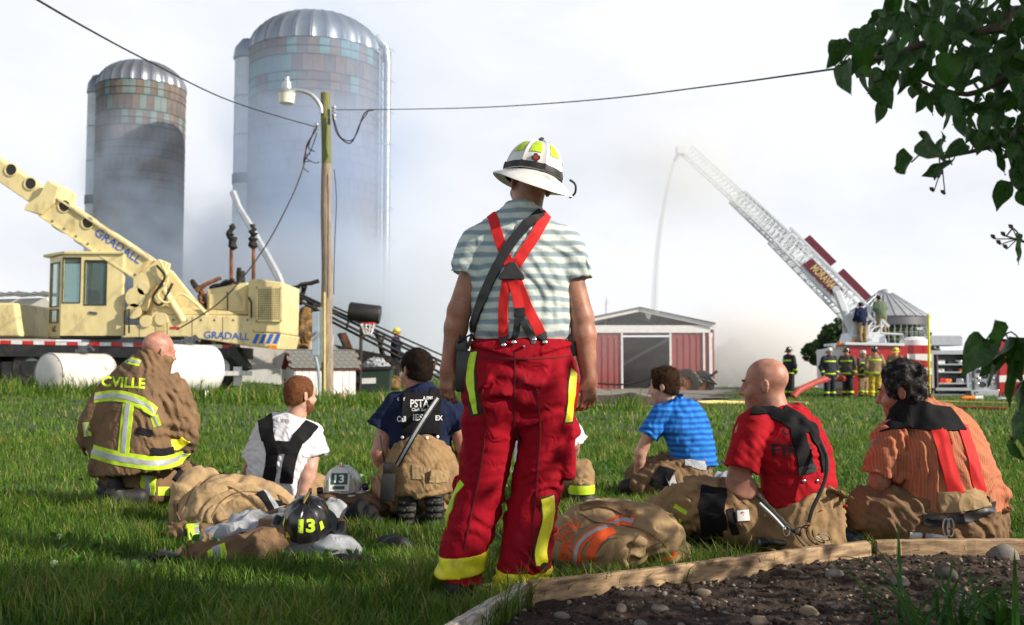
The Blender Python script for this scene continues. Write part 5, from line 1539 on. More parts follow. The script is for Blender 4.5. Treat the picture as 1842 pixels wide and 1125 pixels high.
sdf_obj('boot', clipped(s_union([s_ell(q_ + V(.03, 0, .06), (.09, .065, .07)), s_cone(q_ + V(0, 0, .08), q_ + V(0, 0, .15), .065, .07)], .03), 0), npv(q_) - .16, npv(q_) + .22, .012, M['black_rubber'], p8)
mb = MB(); mb.lathe([(.088, .12), (.092, .15), (.090, .18)], q_, (0, 0, 1), 16); mb.build('cuff', M['hi_vis'], p8, smooth=True)
# ------------------------------------------------------------------ gear lying on the lawn
# folded coat with orange stripes beside the red trousers
Yg = 4.75; A = px_fn(Yg)
fc = thing('turnout_coat', 'folded tan turnout coat with orange reflective stripes lying by the timber', 'coat', on(1100, Yg))
f1 = s_loft([(A(1008, 990, .0), .08, .09), (A(1050, 968, .03), .15, .16), (A(1110, 962, .08), .17, .17), (A(1165, 975, .06), .12, .14)], (0, 1, 0), .05)
f2 = s_loft([(A(1050, 1000, -.10), .08, .08), (A(1085, 985, -.11), .115, .11), (A(1125, 985, -.10), .10, .10)], (0, 1, 0), .05)
f4 = s_loft([(A(1120, 950, .03), .10, .13), (A(1168, 960, -.03), .13, .13), (A(1200, 985, -.05), .10, .10), (A(1208, 1005, -.06), .06, .07)], (0, 1, 0), .05)
f3 = s_loft([(A(1042, 932, .12), .02, .10), (A(1062, 915, .12), .022, .12), (A(1095, 920, .13), .022, .12), (A(1145, 930, .12), .03, .10)], (0, 0, 1), .02)
f5 = s_loft([(A(1120, 1010, -.16), .04, .05), (A(1140, 985, -.15), .06, .06), (A(1150, 965, -.12), .05, .05)], (1, 0, 0), .03)
g = clipped(s_disp(s_union([f1, f2, f4, f3, f5], .014), lambda p: cloth(p, 200, .026, .13, [(.8, .3, -.5), (.6, .6, .3)]) + cloth(p, 203, .008, .06)), 0.0)
lo, hi = bounds([A(1000, 1020, -.25), A(1225, 905, .3)], .06); lo[2] = -.02
co = sdf_obj('coat_fabric', g, lo, hi, .008, M['cloth_tan_pale'], fc)
cb = bvh_of(co)
stripe_on(cb, [(1036, 1010), (1040, 985), (1060, 962), (1092, 948)], .055, fc, m='hi_vis_orange')
stripe_on(cb, [(1062, 1008), (1066, 988), (1082, 965), (1105, 954)], .045, fc, m='hi_vis_orange', silver=False)
stripe_on(cb, [(1100, 944), (1118, 936), (1140, 938)], .06, fc, m='hi_vis_orange')
stripe_on(cb, [(1190, 1008), (1205, 1003), (1214, 994)], .03, fc, m='hi_vis_orange', silver=False)
px_text('lettering', 'EMC', 1018, 985, .055, M['hi_vis_orange'], fc, cb, rot=1.45, bold=.03, width=.12)
px_text('lettering', 'ENCOU', 1012, 957, .05, M['hi_vis_orange'], fc, cb, rot=.55, bold=.03, width=.17)
for pts_ in ([(1046, 925), (1070, 940), (1120, 945), (1165, 958), (1200, 985)], [(1128, 1012), (1136, 985), (1150, 962)], [(1060, 1012), (1088, 975), (1110, 968)], [(1150, 1008), (1170, 985), (1192, 975)]): px_strap('seam', cb, pts_, .006, M['cloth_brown'], fc, thick=.0008, off=.002)
px_strap('collar', cb, [(1046, 915), (1075, 908), (1110, 914), (1140, 926)], .05, M['cloth_brown'], fc, thick=.006, off=.004)
lay(A(1110, 990).x, Yg, .30, .24); lay(A(1040, 990).x, Yg, .16, .16); lay(A(1185, 990).x, Yg, .16, .16)

# tan coat spread in front of the man in white
Yc = 6.1; A = px_fn(Yc)
c1 = thing('turnout_trousers', 'sun-faded tan turnout trousers crumpled in front of the man in white', 'trousers', on(400, Yc))
rolls = [[(318, 935, 0, .05), (335, 895, .02, .09), (350, 868, .08, .07), (372, 862, .12, .06), (385, 885, .10, .07)], [(345, 925, -.05, .08), (390, 905, -.05, .12), (440, 910, -.03, .11), (490, 918, 0, .09)], [(380, 885, .05, .09), (420, 888, .08, .10), (462, 892, .10, .10), (500, 905, .1, .08), (528, 922, .1, .06)],
         [(400, 930, -.10, .07), (450, 930, -.1, .08), (510, 932, -.06, .07)], [(335, 935, -.1, .06), (370, 930, -.14, .07), (410, 935, -.14, .06)], [(430, 900, -.06, .06), (442, 880, .0, .05), (450, 872, .06, .05)]]
g = clipped(s_disp(s_union([s_loft([(A(x_, y_, d_), r_, r_ * 1.15) for x_, y_, d_, r_ in k_], (0, 1, 0), .05) for k_ in rolls], .022), lambda p: cloth(p, 210, .026, .17, [(.3, .6, .7), (-.7, .5, .4)]) + noise3(p, (7, 7, 7), 3) * .006), 0.0)
lo, hi = bounds([A(305, 950, -.25), A(540, 848, .4)], .08); lo[2] = -.02
o1 = sdf_obj('fabric', g, lo, hi, .010, M['cloth_tan_pale'], c1)
b1 = bvh_of(o1)
px_strap('waistband', b1, [(468, 885), (480, 900), (492, 918)], .05, M['black_fabric'], c1, off=.004)
px_strap('silver_band', b1, [(474, 883), (486, 898), (498, 916)], .03, M['silver_tape'], c1, off=.006)
px_strap('patch', b1, [(500, 902), (508, 910)], .06, M['black_fabric'], c1, off=.004)
for pts_ in ([(325, 925), (345, 885), (362, 866)], [(380, 930), (400, 900), (430, 885), (465, 885)], [(395, 938), (450, 925), (500, 928)], [(410, 875), (440, 890), (470, 915)]): px_strap('seam', b1, pts_, .007, M['cloth_brown'], c1, thick=.0008, off=.002)
px_strap('brace', b1, [(500, 895), (515, 905), (522, 925), (505, 938)], .035, M['cloth_brown'], c1, off=.006); px_strap('leg_binding', b1, [(318, 900), (316, 918), (322, 938)], .03, M['cloth_brown'], c1, off=.004)
for dx in (-.35, 0, .3): lay(c1.location.x + dx, Yc + .05, .25, .24)

# coat with one sleeve stretched out, an axe handle poking from the cuff
Ys = 5.05; A = px_fn(Ys)
sv = thing('turnout_coat', 'brown turnout coat on the grass with its sleeve stretched out', 'coat', on(440, Ys))
slv = s_loft([(A(350, 1008), .082, .075), (A(395, 1002), .088, .080), (A(450, 990, .05), .105, .095), (A(500, 975, .12), .11, .10), (A(545, 968, .2), .09, .09)], (0, 1, 0), .006)
slv = s_sub(slv, s_cone(A(330, 1012), A(352, 1008), .064, .064), .004)
bodyf = s_loft([(A(480, 975, .35), .10, .14), (A(540, 965, .4), .12, .18), (A(600, 975, .35), .09, .14)], (0, 1, 0), .05)
g = clipped(s_disp(s_union([slv, bodyf], .04), folds(220, .012, lam=.11)), 0.0)
lo, hi = bounds([A(335, 1040, -.15), A(625, 945, .55)], .06); lo[2] = -.02
o2 = sdf_obj('fabric', g, lo, hi, .0085, M['cloth_brown'], sv)
b2 = bvh_of(o2)
stripe_on(b2, [(388, 984), (392, 1002), (396, 1024)], .09, sv)
px_strap('trim', b2, [(515, 962), (535, 968), (552, 985)], .03, M['hi_vis_yellow'], sv, off=.004)
for dx, dy in ((-.42, -.08), (-.25, -.08), (0, -.06), (.25, .15), (.4, .35)): lay(sv.location.x + dx, Ys + dy, .2, .19)
sl2 = thing('turnout_coat', 'second turnout coat sleeve with lime cuff lying behind the stretched sleeve', 'coat', on(370, 5.6))
A2 = px_fn(5.6)
g = clipped(s_disp(s_union([s_loft([(A2(312, 962), .05, .05), (A2(345, 960), .065, .06), (A2(385, 965), .075, .065), (A2(420, 968, .05), .07, .06), (A2(500, 955, .1), .09, .07)], (0, 1, 0), .03)], .03), folds(230, .010, (8, 8, 8), (17, 17, 17))), 0.0)
lo, hi = bounds([A2(300, 990, -.15), A2(520, 940, .25)], .05); lo[2] = -.02
o3 = sdf_obj('fabric', g, lo, hi, .010, M['cloth_brown'], sl2)
stripe_on(bvh_of(o3), [(348, 946), (350, 960), (352, 975)], .085, sl2)
lay(A2(370, 970).x, 5.6, .28, .14); lay(A2(450, 970).x, 5.65, .28, .16)
wood_h = dm('handle_wood', (.42, .24, .10), .6, var=.2, vscale=12, bump=.2, bscale=60, stretch=(1, 8, 8))
ax = thing('axe', 'wooden tool handle poking out of the turnout coat cuff', 'axe', A(335, 1030))
p0, p1_ = A(352, 1010, .0), A(322, 1034, -.05); p1_.z = .055
mb = MB(); mb.tube([p0 + (p0 - p1_) * .5, p0, p0 + (p1_ - p0) * .7, p1_], [.022, .022, .023, .028], 10); mb.build('handle', wood_h, ax, smooth=True)
mb = MB(); mb.box(p1_ + V(-.05, -.01, -.02), (.10, .03, .035), rot=(0, .25, .2)); mb.build('blade', M['metal_dark'], ax, bevel=.006)

# grey sweatshirt under the black helmet
Yh = 5.3; A = px_fn(Yh)
cloth_heap('grey_shirt', 'rumpled pale grey shirt lying under the black helmet', 'shirt', on(480, 5.55), (.34, .18, .12), M['grey_cloth'], 31, .035)
cloth_heap('grey_hood', 'pale grey hood lying on the grass beside the black helmet', 'hood', on(610, 5.15), (.13, .13, .085), M['grey_cloth'], 33, .02)
cloth_heap('glove', 'dark work glove on the grass near the black helmet', 'glove', on(640, 4.95), (.13, .06, .035), M['black_fabric'], 35, .014)
cloth_heap('glove', 'dark glove with a pale cuff lying out on the open grass', 'glove', on(712, 5.3), (.10, .07, .05), M['black_rubber'], 36, .02)
dm('green_blue', (.02, .35, .30), .5)
def ground_helmet(label, px, Y, zc, up, front, m, s, num, num_m, plate=None, back=.085, band=None, patches=True):
    t = thing('helmet', label, 'helmet', on(px, Y))
    c = on(px, Y, zc)
    d, inf = helmet(t, c, up, front, m, s, back, band, [(.9, .25, .55, .2), (-.9, .25, .55, .2), (2.1, .25, .55, .2), (-2.1, .25, .55, .2)] if patches else [], M['hi_vis'])
    return t, d, inf
t, d, inf = ground_helmet('black fire helmet numbered 13 resting on the rumpled gear', 556, 5.2, .15, (.05, -.52, .85), (.08, .84, .50), M['helmet_black'], 1.12, '13', M['hi_vis'])
hb = bvh_of(d)
px_text('lettering', '1', 541, 947, .068, M['hi_vis'], t, hb, bold=.04, lift=.003, width=.026)
px_text('lettering', '3', 559, 946, .068, M['hi_vis'], t, hb, bold=.04, lift=.003, width=.046)
mb = MB(); mb.tube(smooth_path([inf['T'](-.13, -.06, .0), inf['T'](-.15, -.02, -.02), inf['T'](-.15, .05, -.02)], 4), .024 , 10); mb.build('goggles', M['black_plastic'], t, smooth=True)
mb = MB(); mb.tube(smooth_path([inf['T'](.13, -.06, .0), inf['T'](.16, -.02, -.02), inf['T'](.15, .05, -.02)], 4), .026, 10); mb.build('goggles', M['black_plastic'], t, smooth=True)
lay(t.location.x, 5.2, .22, .2)
t, d, inf = ground_helmet('white fire helmet with green 13 shield sitting on gear between two men', 620, 6.5, .18, (-.08, -.12, 1), (.05, -.99, -.1), M['helmet_white'], 1.12, '13', None, back=.06)
# front shield
cf = inf['dome'](0.0, .62, .0); nf = (inf['f'] * .9 + inf['u'] * .42).normalized(); uf = Vector((0, 0, 1)).cross(nf).normalized(); uf = uf if uf.x > 0 else -uf; vf = nf.cross(uf) if nf.cross(uf).z > 0 else -nf.cross(uf)
cs = cf + nf * .012 - inf['u'] * .012
mb = MB(); mb.prism([(-.062, -.07), (.062, -.07), (.066, .03), (.04, .075), (0, .085), (-.04, .075), (-.066, .03)], cs, uf, vf, nf, .004); mb.build('shield', M['helmet_white'], t)
mb = MB(); mb.prism([(-.052, -.028), (.052, -.028), (.052, .045), (-.052, .045)], cs + nf * .0045, uf, vf, nf, .003); mb.build('number_panel', M['green_print'], t, bevel=.002)
mb = MB(); mb.prism([(-.036, -.058), (.036, -.058), (.036, -.038), (-.036, -.038)], cs + nf * .0045, uf, vf, nf, .003); mb.build('name_panel', M['green_print'], t)
lettering('lettering', '13', cs + vf * .008 + nf * .008, uf, vf, .052, M['white_print'], t, bold=.03, lift=.001, width=.062)
for sg in (-1, 1):
    mb = MB(); c_ = inf['T'](sg * .13, .02, .01)
    mb.lathe([(.0, -.02), (.022, -.018), (.026, .0), (.022, .018), (.0001, .02)], c_, inf['r'], 14); mb.build('lamp', M['black_plastic'], t, smooth=True)
lay(t.location.x, 6.5, .25, .22)
cloth_heap('turnout_coat', 'dark bundled coat with lime trim under the white helmet', 'coat', on(635, 6.45), (.26, .2, .15), M['cloth_brown'], 41, .035)
cloth_heap('plastic_bag', 'clear crumpled plastic bag in front of the white helmet', 'bag', on(600, 6.15), (.13, .10, .13), M['grey_cloth'], 43, .02)
cloth_heap('hood', 'black hood lying beside the kneeling navy-shirted man', 'hood', on(655, 6.1), (.10, .1, .13), M['black_fabric'], 44, .02)
# helmet behind the tan trousers, on its side
t, d, inf = ground_helmet('black and tan helmet tipped on its side beside the kneeling man', 392, 6.9, .13, (-.75, -.2, .55), (.35, .75, .55), M['helmet_black'], 1.05, None, None, band=M['cloth_tan_pale'])
mb = MB(); mb.box(inf['T'](.07, -.05, .12), (.09, .05, .06), rot=(.3, .5, .4)); mb.build('face_guard', M['white_print'], t, bevel=.012, smooth=True)
lay(t.location.x, 6.9, .25, .22)
cloth_heap('turnout_coat', 'tan coat heap between the tipped helmet and the man in white', 'coat', on(432, 6.75), (.20, .16, .18), M['cloth_tan'], 46, .04)

# radio of the kneeling man, with its diagonal strap
A = px_fn(6.15)
rd = thing('portable_radio', 'black radio in a leather holster on a diagonal strap beside the kneeling man', 'radio', A(700, 905))
mb = MB()
pts = [A(788, 716, .02), A(765, 750, -.10), (A(738, 795, -.12)), A(714, 838, -.06)]
pts = smooth_path(pts, 5)
for i in range(len(pts) - 1): pass
rows = []
for i, p in enumerate(pts):
    d_ = (pts[min(i + 1, len(pts) - 1)] - pts[max(i - 1, 0)]).normalized(); s_ = d_.cross(Vector((0, -1, 0))).normalized()
    rows.append([p - s_ * .017 + V(0, -.004, 0), p + s_ * .017 + V(0, -.004, 0), p + s_ * .017 + V(0, .004, 0), p - s_ * .017 + V(0, .004, 0), p - s_ * .017 + V(0, -.004, 0)])
mb.grid(rows); mb.build('strap', M['black_leather'], rd)
mb = MB()
rows2 = [[r_[0] * .72 + r_[1] * .28 + V(0, -.002, 0), r_[0] * .28 + r_[1] * .72 + V(0, -.002, 0)] for r_ in rows]
mb.grid(rows2); mb.build('strap_edge', M['silver_tape'], rd)
c_ = A(698, 876, -.05)
mb = MB(); mb.box(c_, (.085, .055, .17), rot=(0, .08, 0)); mb.build('holster', M['black_leather'], rd, bevel=.012, smooth=True)
mb = MB(); mb.box(c_ + V(.0, 0, .11), (.06, .045, .07)); mb.build('case', M['black_plastic'], rd, bevel=.006, smooth=True)
mb = MB(); mb.tube([c_ + V(-.02, 0, .13), c_ + V(-.035, 0, .22), c_ + V(-.05, 0, .31)], [.007, .006, .003], 8); mb.build('antenna', M['black_plastic'], rd, smooth=True)

# cords, clip and tool hanging off the red-shirted man's trousers
A = px_fn(4.98)
cd = thing('coiled_strap', 'tangle of black cords and a metal clip hanging over the timber', 'strap', A(1430, 985))
mb = MB(); mb.tube(smooth_path([A(1478, 800, .02), A(1488, 830, -.03), A(1482, 870, -.04), A(1462, 915, -.05), A(1455, 940, -.05)], 6), .010, 8); mb.build('hose', M['black_rubber'], cd, smooth=True)
mb = MB(); mb.tube(smooth_path([A(1362, 890, -.02), A(1385, 915, -.04), A(1415, 945, -.05), A(1440, 962, -.05)], 6), [.012 + .003 * math.sin(i * 2.1) for i in range(19)], 8); mb.build('coiled_cord', M['black_rubber'], cd, smooth=True)
mb = MB(); mb.tube(smooth_path([A(1366, 905, -.05), A(1392, 930, -.06), A(1412, 952, -.06)], 4), .009, 6); mb.build('webbing', M['silver_tape'], cd, smooth=True)
mb = MB(); mb.tube([A(1414, 955, -.07) + V(.016 * math.cos(a_), -.01, .024 * math.sin(a_)) for a_ in np.linspace(0, 6.28, 14)], .0035, 6); mb.build('clip', M['metal'], cd, smooth=True)
for k in range(5):
    r_ = np.random.default_rng(k)
    c0 = A(1440 + 10 * k, 955, -.05)
    P_ = [c0 + V(.03 * math.cos(t_ * 1.3 + k), -.02 + .01 * math.sin(t_), .035 * math.sin(t_ + k) - .012 * t_) for t_ in np.linspace(0, 4.2, 9)]
    mb = MB(); mb.tube(smooth_path(P_, 3), .0032, 6); mb.build('cord', M['black_plastic'], cd, smooth=True)
tl = thing('flashlight', 'black flashlight lying along the timber behind the cords', 'flashlight', A(1390, 985))
mb = MB(); mb.tube([A(1365, 975, .02), A(1380, 976, .02), A(1382, 976, .02), A(1430, 979, .02)], [.024, .024, .017, .017], 12); mb.build('barrel', M['black_plastic'], tl, smooth=True)
mb = MB(); mb.tube([A(1362, 975, .02), A(1366, 975, .02)], [.026, .026], 12); mb.build('lens_ring', M['metal_dark'], tl, smooth=True)
cloth_heap('blue_jacket', 'dark blue cloth bundle on the grass between the two seated men', 'jacket', on(1525, 5.35), (.13, .14, .09), M['blue_grey_cloth'], 48, .025)

cloth_heap('glove', 'tan leather glove lying against the black helmet', 'glove', on(598, 5.45), (.09, .07, .06), M['cloth_tan'], 61, .018)
cloth_heap('hood', 'dark hood tucked between the coat sleeve and the grey shirt', 'hood', on(452, 5.3), (.12, .08, .07), M['black_fabric'], 62, .018)
cloth_heap('turnout_coat', 'brown coat body bunched behind the black helmet', 'coat', on(520, 5.75), (.22, .14, .13), M['cloth_brown'], 63, .03)
cloth_heap('glove', 'black glove dropped at the end of the stretched sleeve', 'glove', on(300, 5.0), (.09, .05, .03), M['black_fabric'], 64, .012)
# ------------------------------------------------------------------ things beyond the lawn
dm('cream_paint', (.72, .60, .30), .42, var=.08, vscale=2.0, c2=(.36, .25, .11), c2scale=2.2, c2lo=.52, c2hi=.78, bump=.08, bscale=30, coat=.1, stretch=(1.6, 1.6, .8))
dm('rusty_white', (.62, .60, .56), .5, var=.08, vscale=3, c2=(.26, .12, .05), c2scale=2.6, c2lo=.58, c2hi=.72, bump=.1, bscale=30)
dm('tank_white', (.74, .74, .73), .4, var=.05, vscale=3, c2=(.5, .48, .44), c2scale=3, c2lo=.6, c2hi=.8)
dm('black_metal', (.018, .018, .02), .5, var=.3, vscale=5, c2=(.07, .05, .035), c2scale=4, c2lo=.55, c2hi=.75)
dm('tyre', (.02, .02, .02), .8, var=.3, vscale=8, c2=(.08, .07, .055), c2scale=5, c2lo=.5, c2hi=.7, bump=.4, bscale=20)
dm('tape_red', (.55, .02, .02), .4); dm('tape_white', (.75, .75, .75), .4)
dm('white_paint', (.74, .74, .74), .55, var=.06, vscale=4, c2=(.45, .42, .38), c2scale=3, c2lo=.6, c2hi=.8)
dm('white_board', (.70, .70, .69), .75, var=.10, vscale=4, c2=(.42, .40, .36), c2scale=3, c2lo=.55, c2hi=.8, stretch=(6, 6, 1), bump=.2, bscale=20)
dm('shingle', (.14, .145, .14), .9, var=.3, vscale=9, c2=(.22, .22, .20), c2scale=12, c2lo=.5, c2hi=.7, bump=.5, bscale=50)
dm('pole_wood', (.30, .24, .18), .9, var=.3, vscale=4, c2=(.16, .13, .10), c2scale=6, c2lo=.48, c2hi=.68, stretch=(8, 8, .6), bump=.6, bscale=20, bdist=.02)
dm('pole_green', (.17, .18, .07), .9, var=.25, vscale=6, stretch=(8, 8, .6), bump=.5, bscale=20, bdist=.02)
dm('cabinet', (.30, .37, .43), .5, var=.08, vscale=5)
dm('galvanised', (.52, .54, .56), .38, metal=.7, var=.1, vscale=6)
dm('char', (.016, .014, .013), .9, var=.4, vscale=5, c2=(.06, .045, .035), c2scale=6, c2lo=.5, c2hi=.7, bump=.8, bscale=14, bdist=.03)
dm('rust', (.20, .075, .03), .85, var=.3, vscale=4, c2=(.07, .035, .02), c2scale=3, c2lo=.45, c2hi=.65, bump=.6, bscale=14, bdist=.02)
dm('hay', (.30, .17, .06), .95, var=.4, vscale=6, c2=(.06, .04, .025), c2scale=2.5, c2lo=.45, c2hi=.62, bump=1.0, bscale=18, bdist=.06)
dm('barn_red', (.30, .055, .055), .65, var=.12, vscale=2, c2=(.20, .04, .04), c2scale=2.5, c2lo=.5, c2hi=.75, stretch=(5, 5, .6))
dm('steel_roof', (.50, .52, .54), .4, metal=.5, var=.1, vscale=3)
dm('inside_shade', (.05, .055, .065), .9, var=.3, vscale=1)  # near-black tone paints the shade inside hollow and open places
dm('engine_red', (.42, .012, .016), .3, var=.08, vscale=3, coat=.4)
dm('silver', (.55, .57, .60), .32, metal=.8, var=.08, vscale=6)
dm('ladder_white', (.62, .66, .70), .4, var=.06, vscale=5)
dm('maroon', (.14, .02, .035), .5); dm('gold', (.65, .50, .22), .5)
dm('hose_red', (.35, .05, .035), .7, var=.15, vscale=8)
dm('hose_yellow', (.60, .48, .16), .7, var=.15, vscale=8)
dm('navy_gear', (.012, .015, .028), .85, var=.3, vscale=6)
dm('orange_lamp', (.8, .22, .02), .4); dm('dumpster_green', (.015, .035, .025), .6, var=.2, vscale=5)
glass = bpy.data.materials.new('tinted_glass'); glass.use_nodes = True
gb = glass.node_tree.nodes['Principled BSDF']
gb.inputs['Base Color'].default_value = (.55, .68, .66, 1); gb.inputs['Roughness'].default_value = .03; gb.inputs['Transmission Weight'].default_value = .9; gb.inputs['IOR'].default_value = 1.1
M['glass'] = glass

def ppx(mb, poly, Y, depth):
    """side profile drawn at photo pixels, extruded away from the camera"""
    pts = [at(a, b, Y) for a, b in poly]
    return mb.prism([(p.x, p.z) for p in pts], (0, Y, 0), (1, 0, 0), (0, 0, 1), (0, 1, 0), depth)
def holes_wall(mb, o, u, v, n, w, h, holes, t):
    """wall w x h with rectangular openings (x0,y0,x1,y1), as butted boxes"""
    xs_ = sorted({0, w, *[q for k in holes for q in (k[0], k[2])]}); ys_ = sorted({0, h, *[q for k in holes for q in (k[1], k[3])]})
    o, u, v, n = Vector(o), Vector(u), Vector(v), Vector(n)
    for i in range(len(xs_) - 1):
        j = 0
        while j < len(ys_) - 1:
            solid = lambda jj: not any(k[0] <= (xs_[i] + xs_[i + 1]) / 2 <= k[2] and k[1] <= (ys_[jj] + ys_[jj + 1]) / 2 <= k[3] for k in holes)
            if solid(j):
                k2 = j
                while k2 + 1 < len(ys_) - 1 and solid(k2 + 1): k2 += 1
                c = o + u * ((xs_[i] + xs_[i + 1]) / 2) + v * ((ys_[j] + ys_[k2 + 1]) / 2) + n * (t / 2)
                mb.box(c, (xs_[i + 1] - xs_[i], ys_[k2 + 1] - ys_[j], t), ax=(u, v, n)); j = k2 + 1
            else: j += 1
    return mb
def slope_text(parent, s, px, py, Y, h, w, ang, m, bold=.01):
    o = at(px, py, Y); u = Vector((math.cos(ang), 0, math.sin(ang))); v = Vector((-math.sin(ang), 0, math.cos(ang)))
    return lettering('lettering', s, o, u, v, h, m, parent, None, lift=.012, bold=bold, width=w)

# ---------- silos
def silo(name, label, cx, Y, dia, ytop_wall, ytop_dome, chute_side, seed, rows_vis, extra=False):
    k = FPX / Y
    c = on(cx, Y); rad = dia / 2 / k
    z1 = at(cx, ytop_wall, Y).z; z2 = at(cx, ytop_dome, Y).z
    t = thing(name, label, 'silo', c)
    r_ = np.random.default_rng(seed)
    stave_ms = [M['stave_a'], M['stave_b'], M['stave_c'], M['stave_d']]
    nst, hst = 40, 0.78
    nrow = int((z1 - c.z) / hst) + 1
    hst = (z1 - c.z) / nrow
    protos = []
    for m_ in stave_ms:
        mb = MB(); da = 2 * math.pi / nst
        P = []
        for a in np.linspace(-da / 2 * .965, da / 2 * .965, 4): P.append((math.sin(a) * rad, -math.cos(a) * rad))
        row = [[Vector((x * f, y * f, z)) for x, y in P] for f, z in ((.985, .012), (1.0, .012), (1.0, hst - .012), (.985, hst - .012))]
        mb.grid(row)
        for e in (0, 3): mb.f.append(tuple(b * 4 + e for b in range(4)))
        me = mb.mesh('stave'); me.materials.append(m_); protos.append(me)
    rest = MB(); vis = 0
    face = math.atan2(-c.x, Y)
    for i in range(nrow - 1, -1, -1):
        off = (i % 2) * .5
        for j in range(nst):
            a = 2 * math.pi * (j + off) / nst
            # 0 faces -y; seen when within ~85 degrees of the direction to the camera
            dev = (a - (-math.atan2(-c.x, Y) * -1) + math.pi) % (2 * math.pi) - math.pi
            top = i >= nrow - 3
            mi = 3 if (top and r_.random() < .24) else int(r_.choice(3, p=(.5, .3, .2)))
            if abs(dev) < 1.5 and vis < 295 and i >= nrow - rows_vis:
                o = bpy.data.objects.new('stave', protos[mi]); col.objects.link(o); o.parent = t
                o.location = (0, 0, i * hst); o.rotation_euler = (0, 0, a); vis += 1
            else:
                ca, sa = math.cos(a), math.sin(a)
                me = protos[mi]
                rest.add([(c.x + q.co.x * ca - q.co.y * sa, c.y + q.co.x * sa + q.co.y * ca, c.z + i * hst + q.co.z) for q in me.vertices], [p.vertices[:] for p in me.polygons])
    tag(rest.build('staves', stave_ms[0], t), kind='stuff')
    mb = MB(); mb.lathe([(rad * .975, -.3), (rad * .975, z1 - c.z)], c, (0, 0, 1), 48); mb.build('inner_wall', M['stave_joint'], t, smooth=True)
    for i in range(nrow + 1):
        for f in ((0,) if i % 2 else (0, .5)):
            mb = MB(); z = min((i + f) * hst, z1 - c.z)
            mb.lathe([(rad * 1.0, z - .02), (rad * 1.008, z - .02), (rad * 1.008, z + .02), (rad * 1.0, z + .02)], c, (0, 0, 1), 48); mb.build('hoop', M['hoop'], t, smooth=True)
    # dome of gores
    ng = 26; H = z2 - z1
    mb = MB(); R0 = rad * 1.01
    for a_i in range(6):
        pass
    da = 2 * math.pi / ng
    rows = []
    for q in np.linspace(0, math.pi / 2 * .985, 9):
        rr, zz = R0 * math.cos(q), H * math.sin(q)
        rows.append([Vector((math.sin(a) * rr * b, -math.cos(a) * rr * b, zz * (1 + (b - 1) * .6))) for a, b in ((-da / 2, 1.0), (-da / 2 * .9, 1.018), (-da / 2 * .8, 1.0), (0, 1.0), (da / 2 * .8, 1.0), (da / 2 * .9, 1.018), (da / 2, 1.0))])
    mb.grid(rows); gore = mb.mesh('dome_panel'); gore.materials.append(M['dome_metal'])
    gore.polygons.foreach_set('use_smooth', np.ones(len(gore.polygons), bool))
    for j in range(ng):
        o = bpy.data.objects.new('dome_panel', gore); col.objects.link(o); o.parent = t
        o.location = (0, 0, z1 - c.z); o.rotation_euler = (0, 0, da * j)
    # chute on the left side: half-round shaft of stacked sections
    ang = math.radians(-78)
    pc = V(c.x + math.sin(ang) * rad, c.y - math.cos(ang) * rad, 0)
    n_sec = 8; zt = z1 - .3
    for i in range(n_sec):
        za = c.z + (zt - c.z) * i / n_sec; zb = c.z + (zt - c.z) * (i + 1) / n_sec
        mb = MB(); rc = rad * .20
        mb.lathe([(rc, za + .03), (rc, zb - .05), (rc * 1.04, zb - .05), (rc * 1.04, zb - .01)], V(pc.x, pc.y, 0), (0, 0, 1), 16); mb.build('chute_section', M['chute_dark'] if i == n_sec - 3 and False else M['chute'], t, smooth=True)
    mb = MB(); mb.lathe([(rad * .20, zt - .05), (rad * .225, zt), (rad * .20, zt + .5), (rad * .10, zt + .9), (.001, zt + 1.0)], V(pc.x, pc.y, 0), (0, 0, 1), 16); mb.build('chute_cap', M['dome_metal'], t, smooth=True)
    for b_ in (.33, .62):
        mb = MB(); zz = c.z + (zt - c.z) * b_; mb.lathe([(rad * .215, zz - .35), (rad * .215, zz + .1)], V(pc.x, pc.y, 0), (0, 0, 1), 16); mb.build('chute_band', M['hoop'], t, smooth=True)
    if extra:   # blower pipe and caged ladder on the other side
        ang = math.radians(80); pc = V(c.x + math.sin(ang) * rad * 1.04, c.y - math.cos(ang) * rad * 1.04, 0)
        mb = MB(); mb.tube([V(pc.x + .25, pc.y, c.z), V(pc.x + .25, pc.y, z1 - .4), V(pc.x + .18, pc.y, z1 + .3), V(pc.x - .3, pc.y, z1 + .8)], .16, 10); mb.build('blower_pipe', M['galvanised'], t, smooth=True)
        for sx in (-.05, .45):
            mb = MB(); mb.cyl(V(pc.x + sx, pc.y - .35, c.z), V(pc.x + sx, pc.y - .35, z1), .03, 6); mb.build('ladder_rail', M['galvanised'], t)
        mb = MB()
        for i in range(int((z1 - c.z) / .6)):
            mb.cyl(V(pc.x - .05, pc.y - .35, c.z + i * .6), V(pc.x + .45, pc.y - .35, c.z + i * .6), .02, 5)
        tag(mb.build('ladder_rungs', M['galvanised'], t), kind='stuff')
        for i in range(9):
            mb = MB(); z = c.z + 3 + (z1 - c.z - 3) * i / 8
            mb.tube([V(pc.x + .2 + .4 * math.sin(a_), pc.y - .35 - .4 * math.cos(a_), z) for a_ in np.linspace(-1.7, 1.7, 9)], .02, 5); mb.build('ladder_cage_hoop', M['galvanised'], t)
    return t
dm('stave_a', (.135, .118, .108), .9, var=.25, vscale=1.2, c2=(.085, .065, .05), c2scale=.5, c2lo=.48, c2hi=.62, stretch=(1, 1, .6), bump=.3, bscale=8, bdist=.03)
dm('stave_b', (.16, .128, .108), .9, var=.25, vscale=1.2, c2=(.13, .085, .06), c2scale=.6, c2lo=.48, c2hi=.62, stretch=(1, 1, .6), bump=.3, bscale=8, bdist=.03)
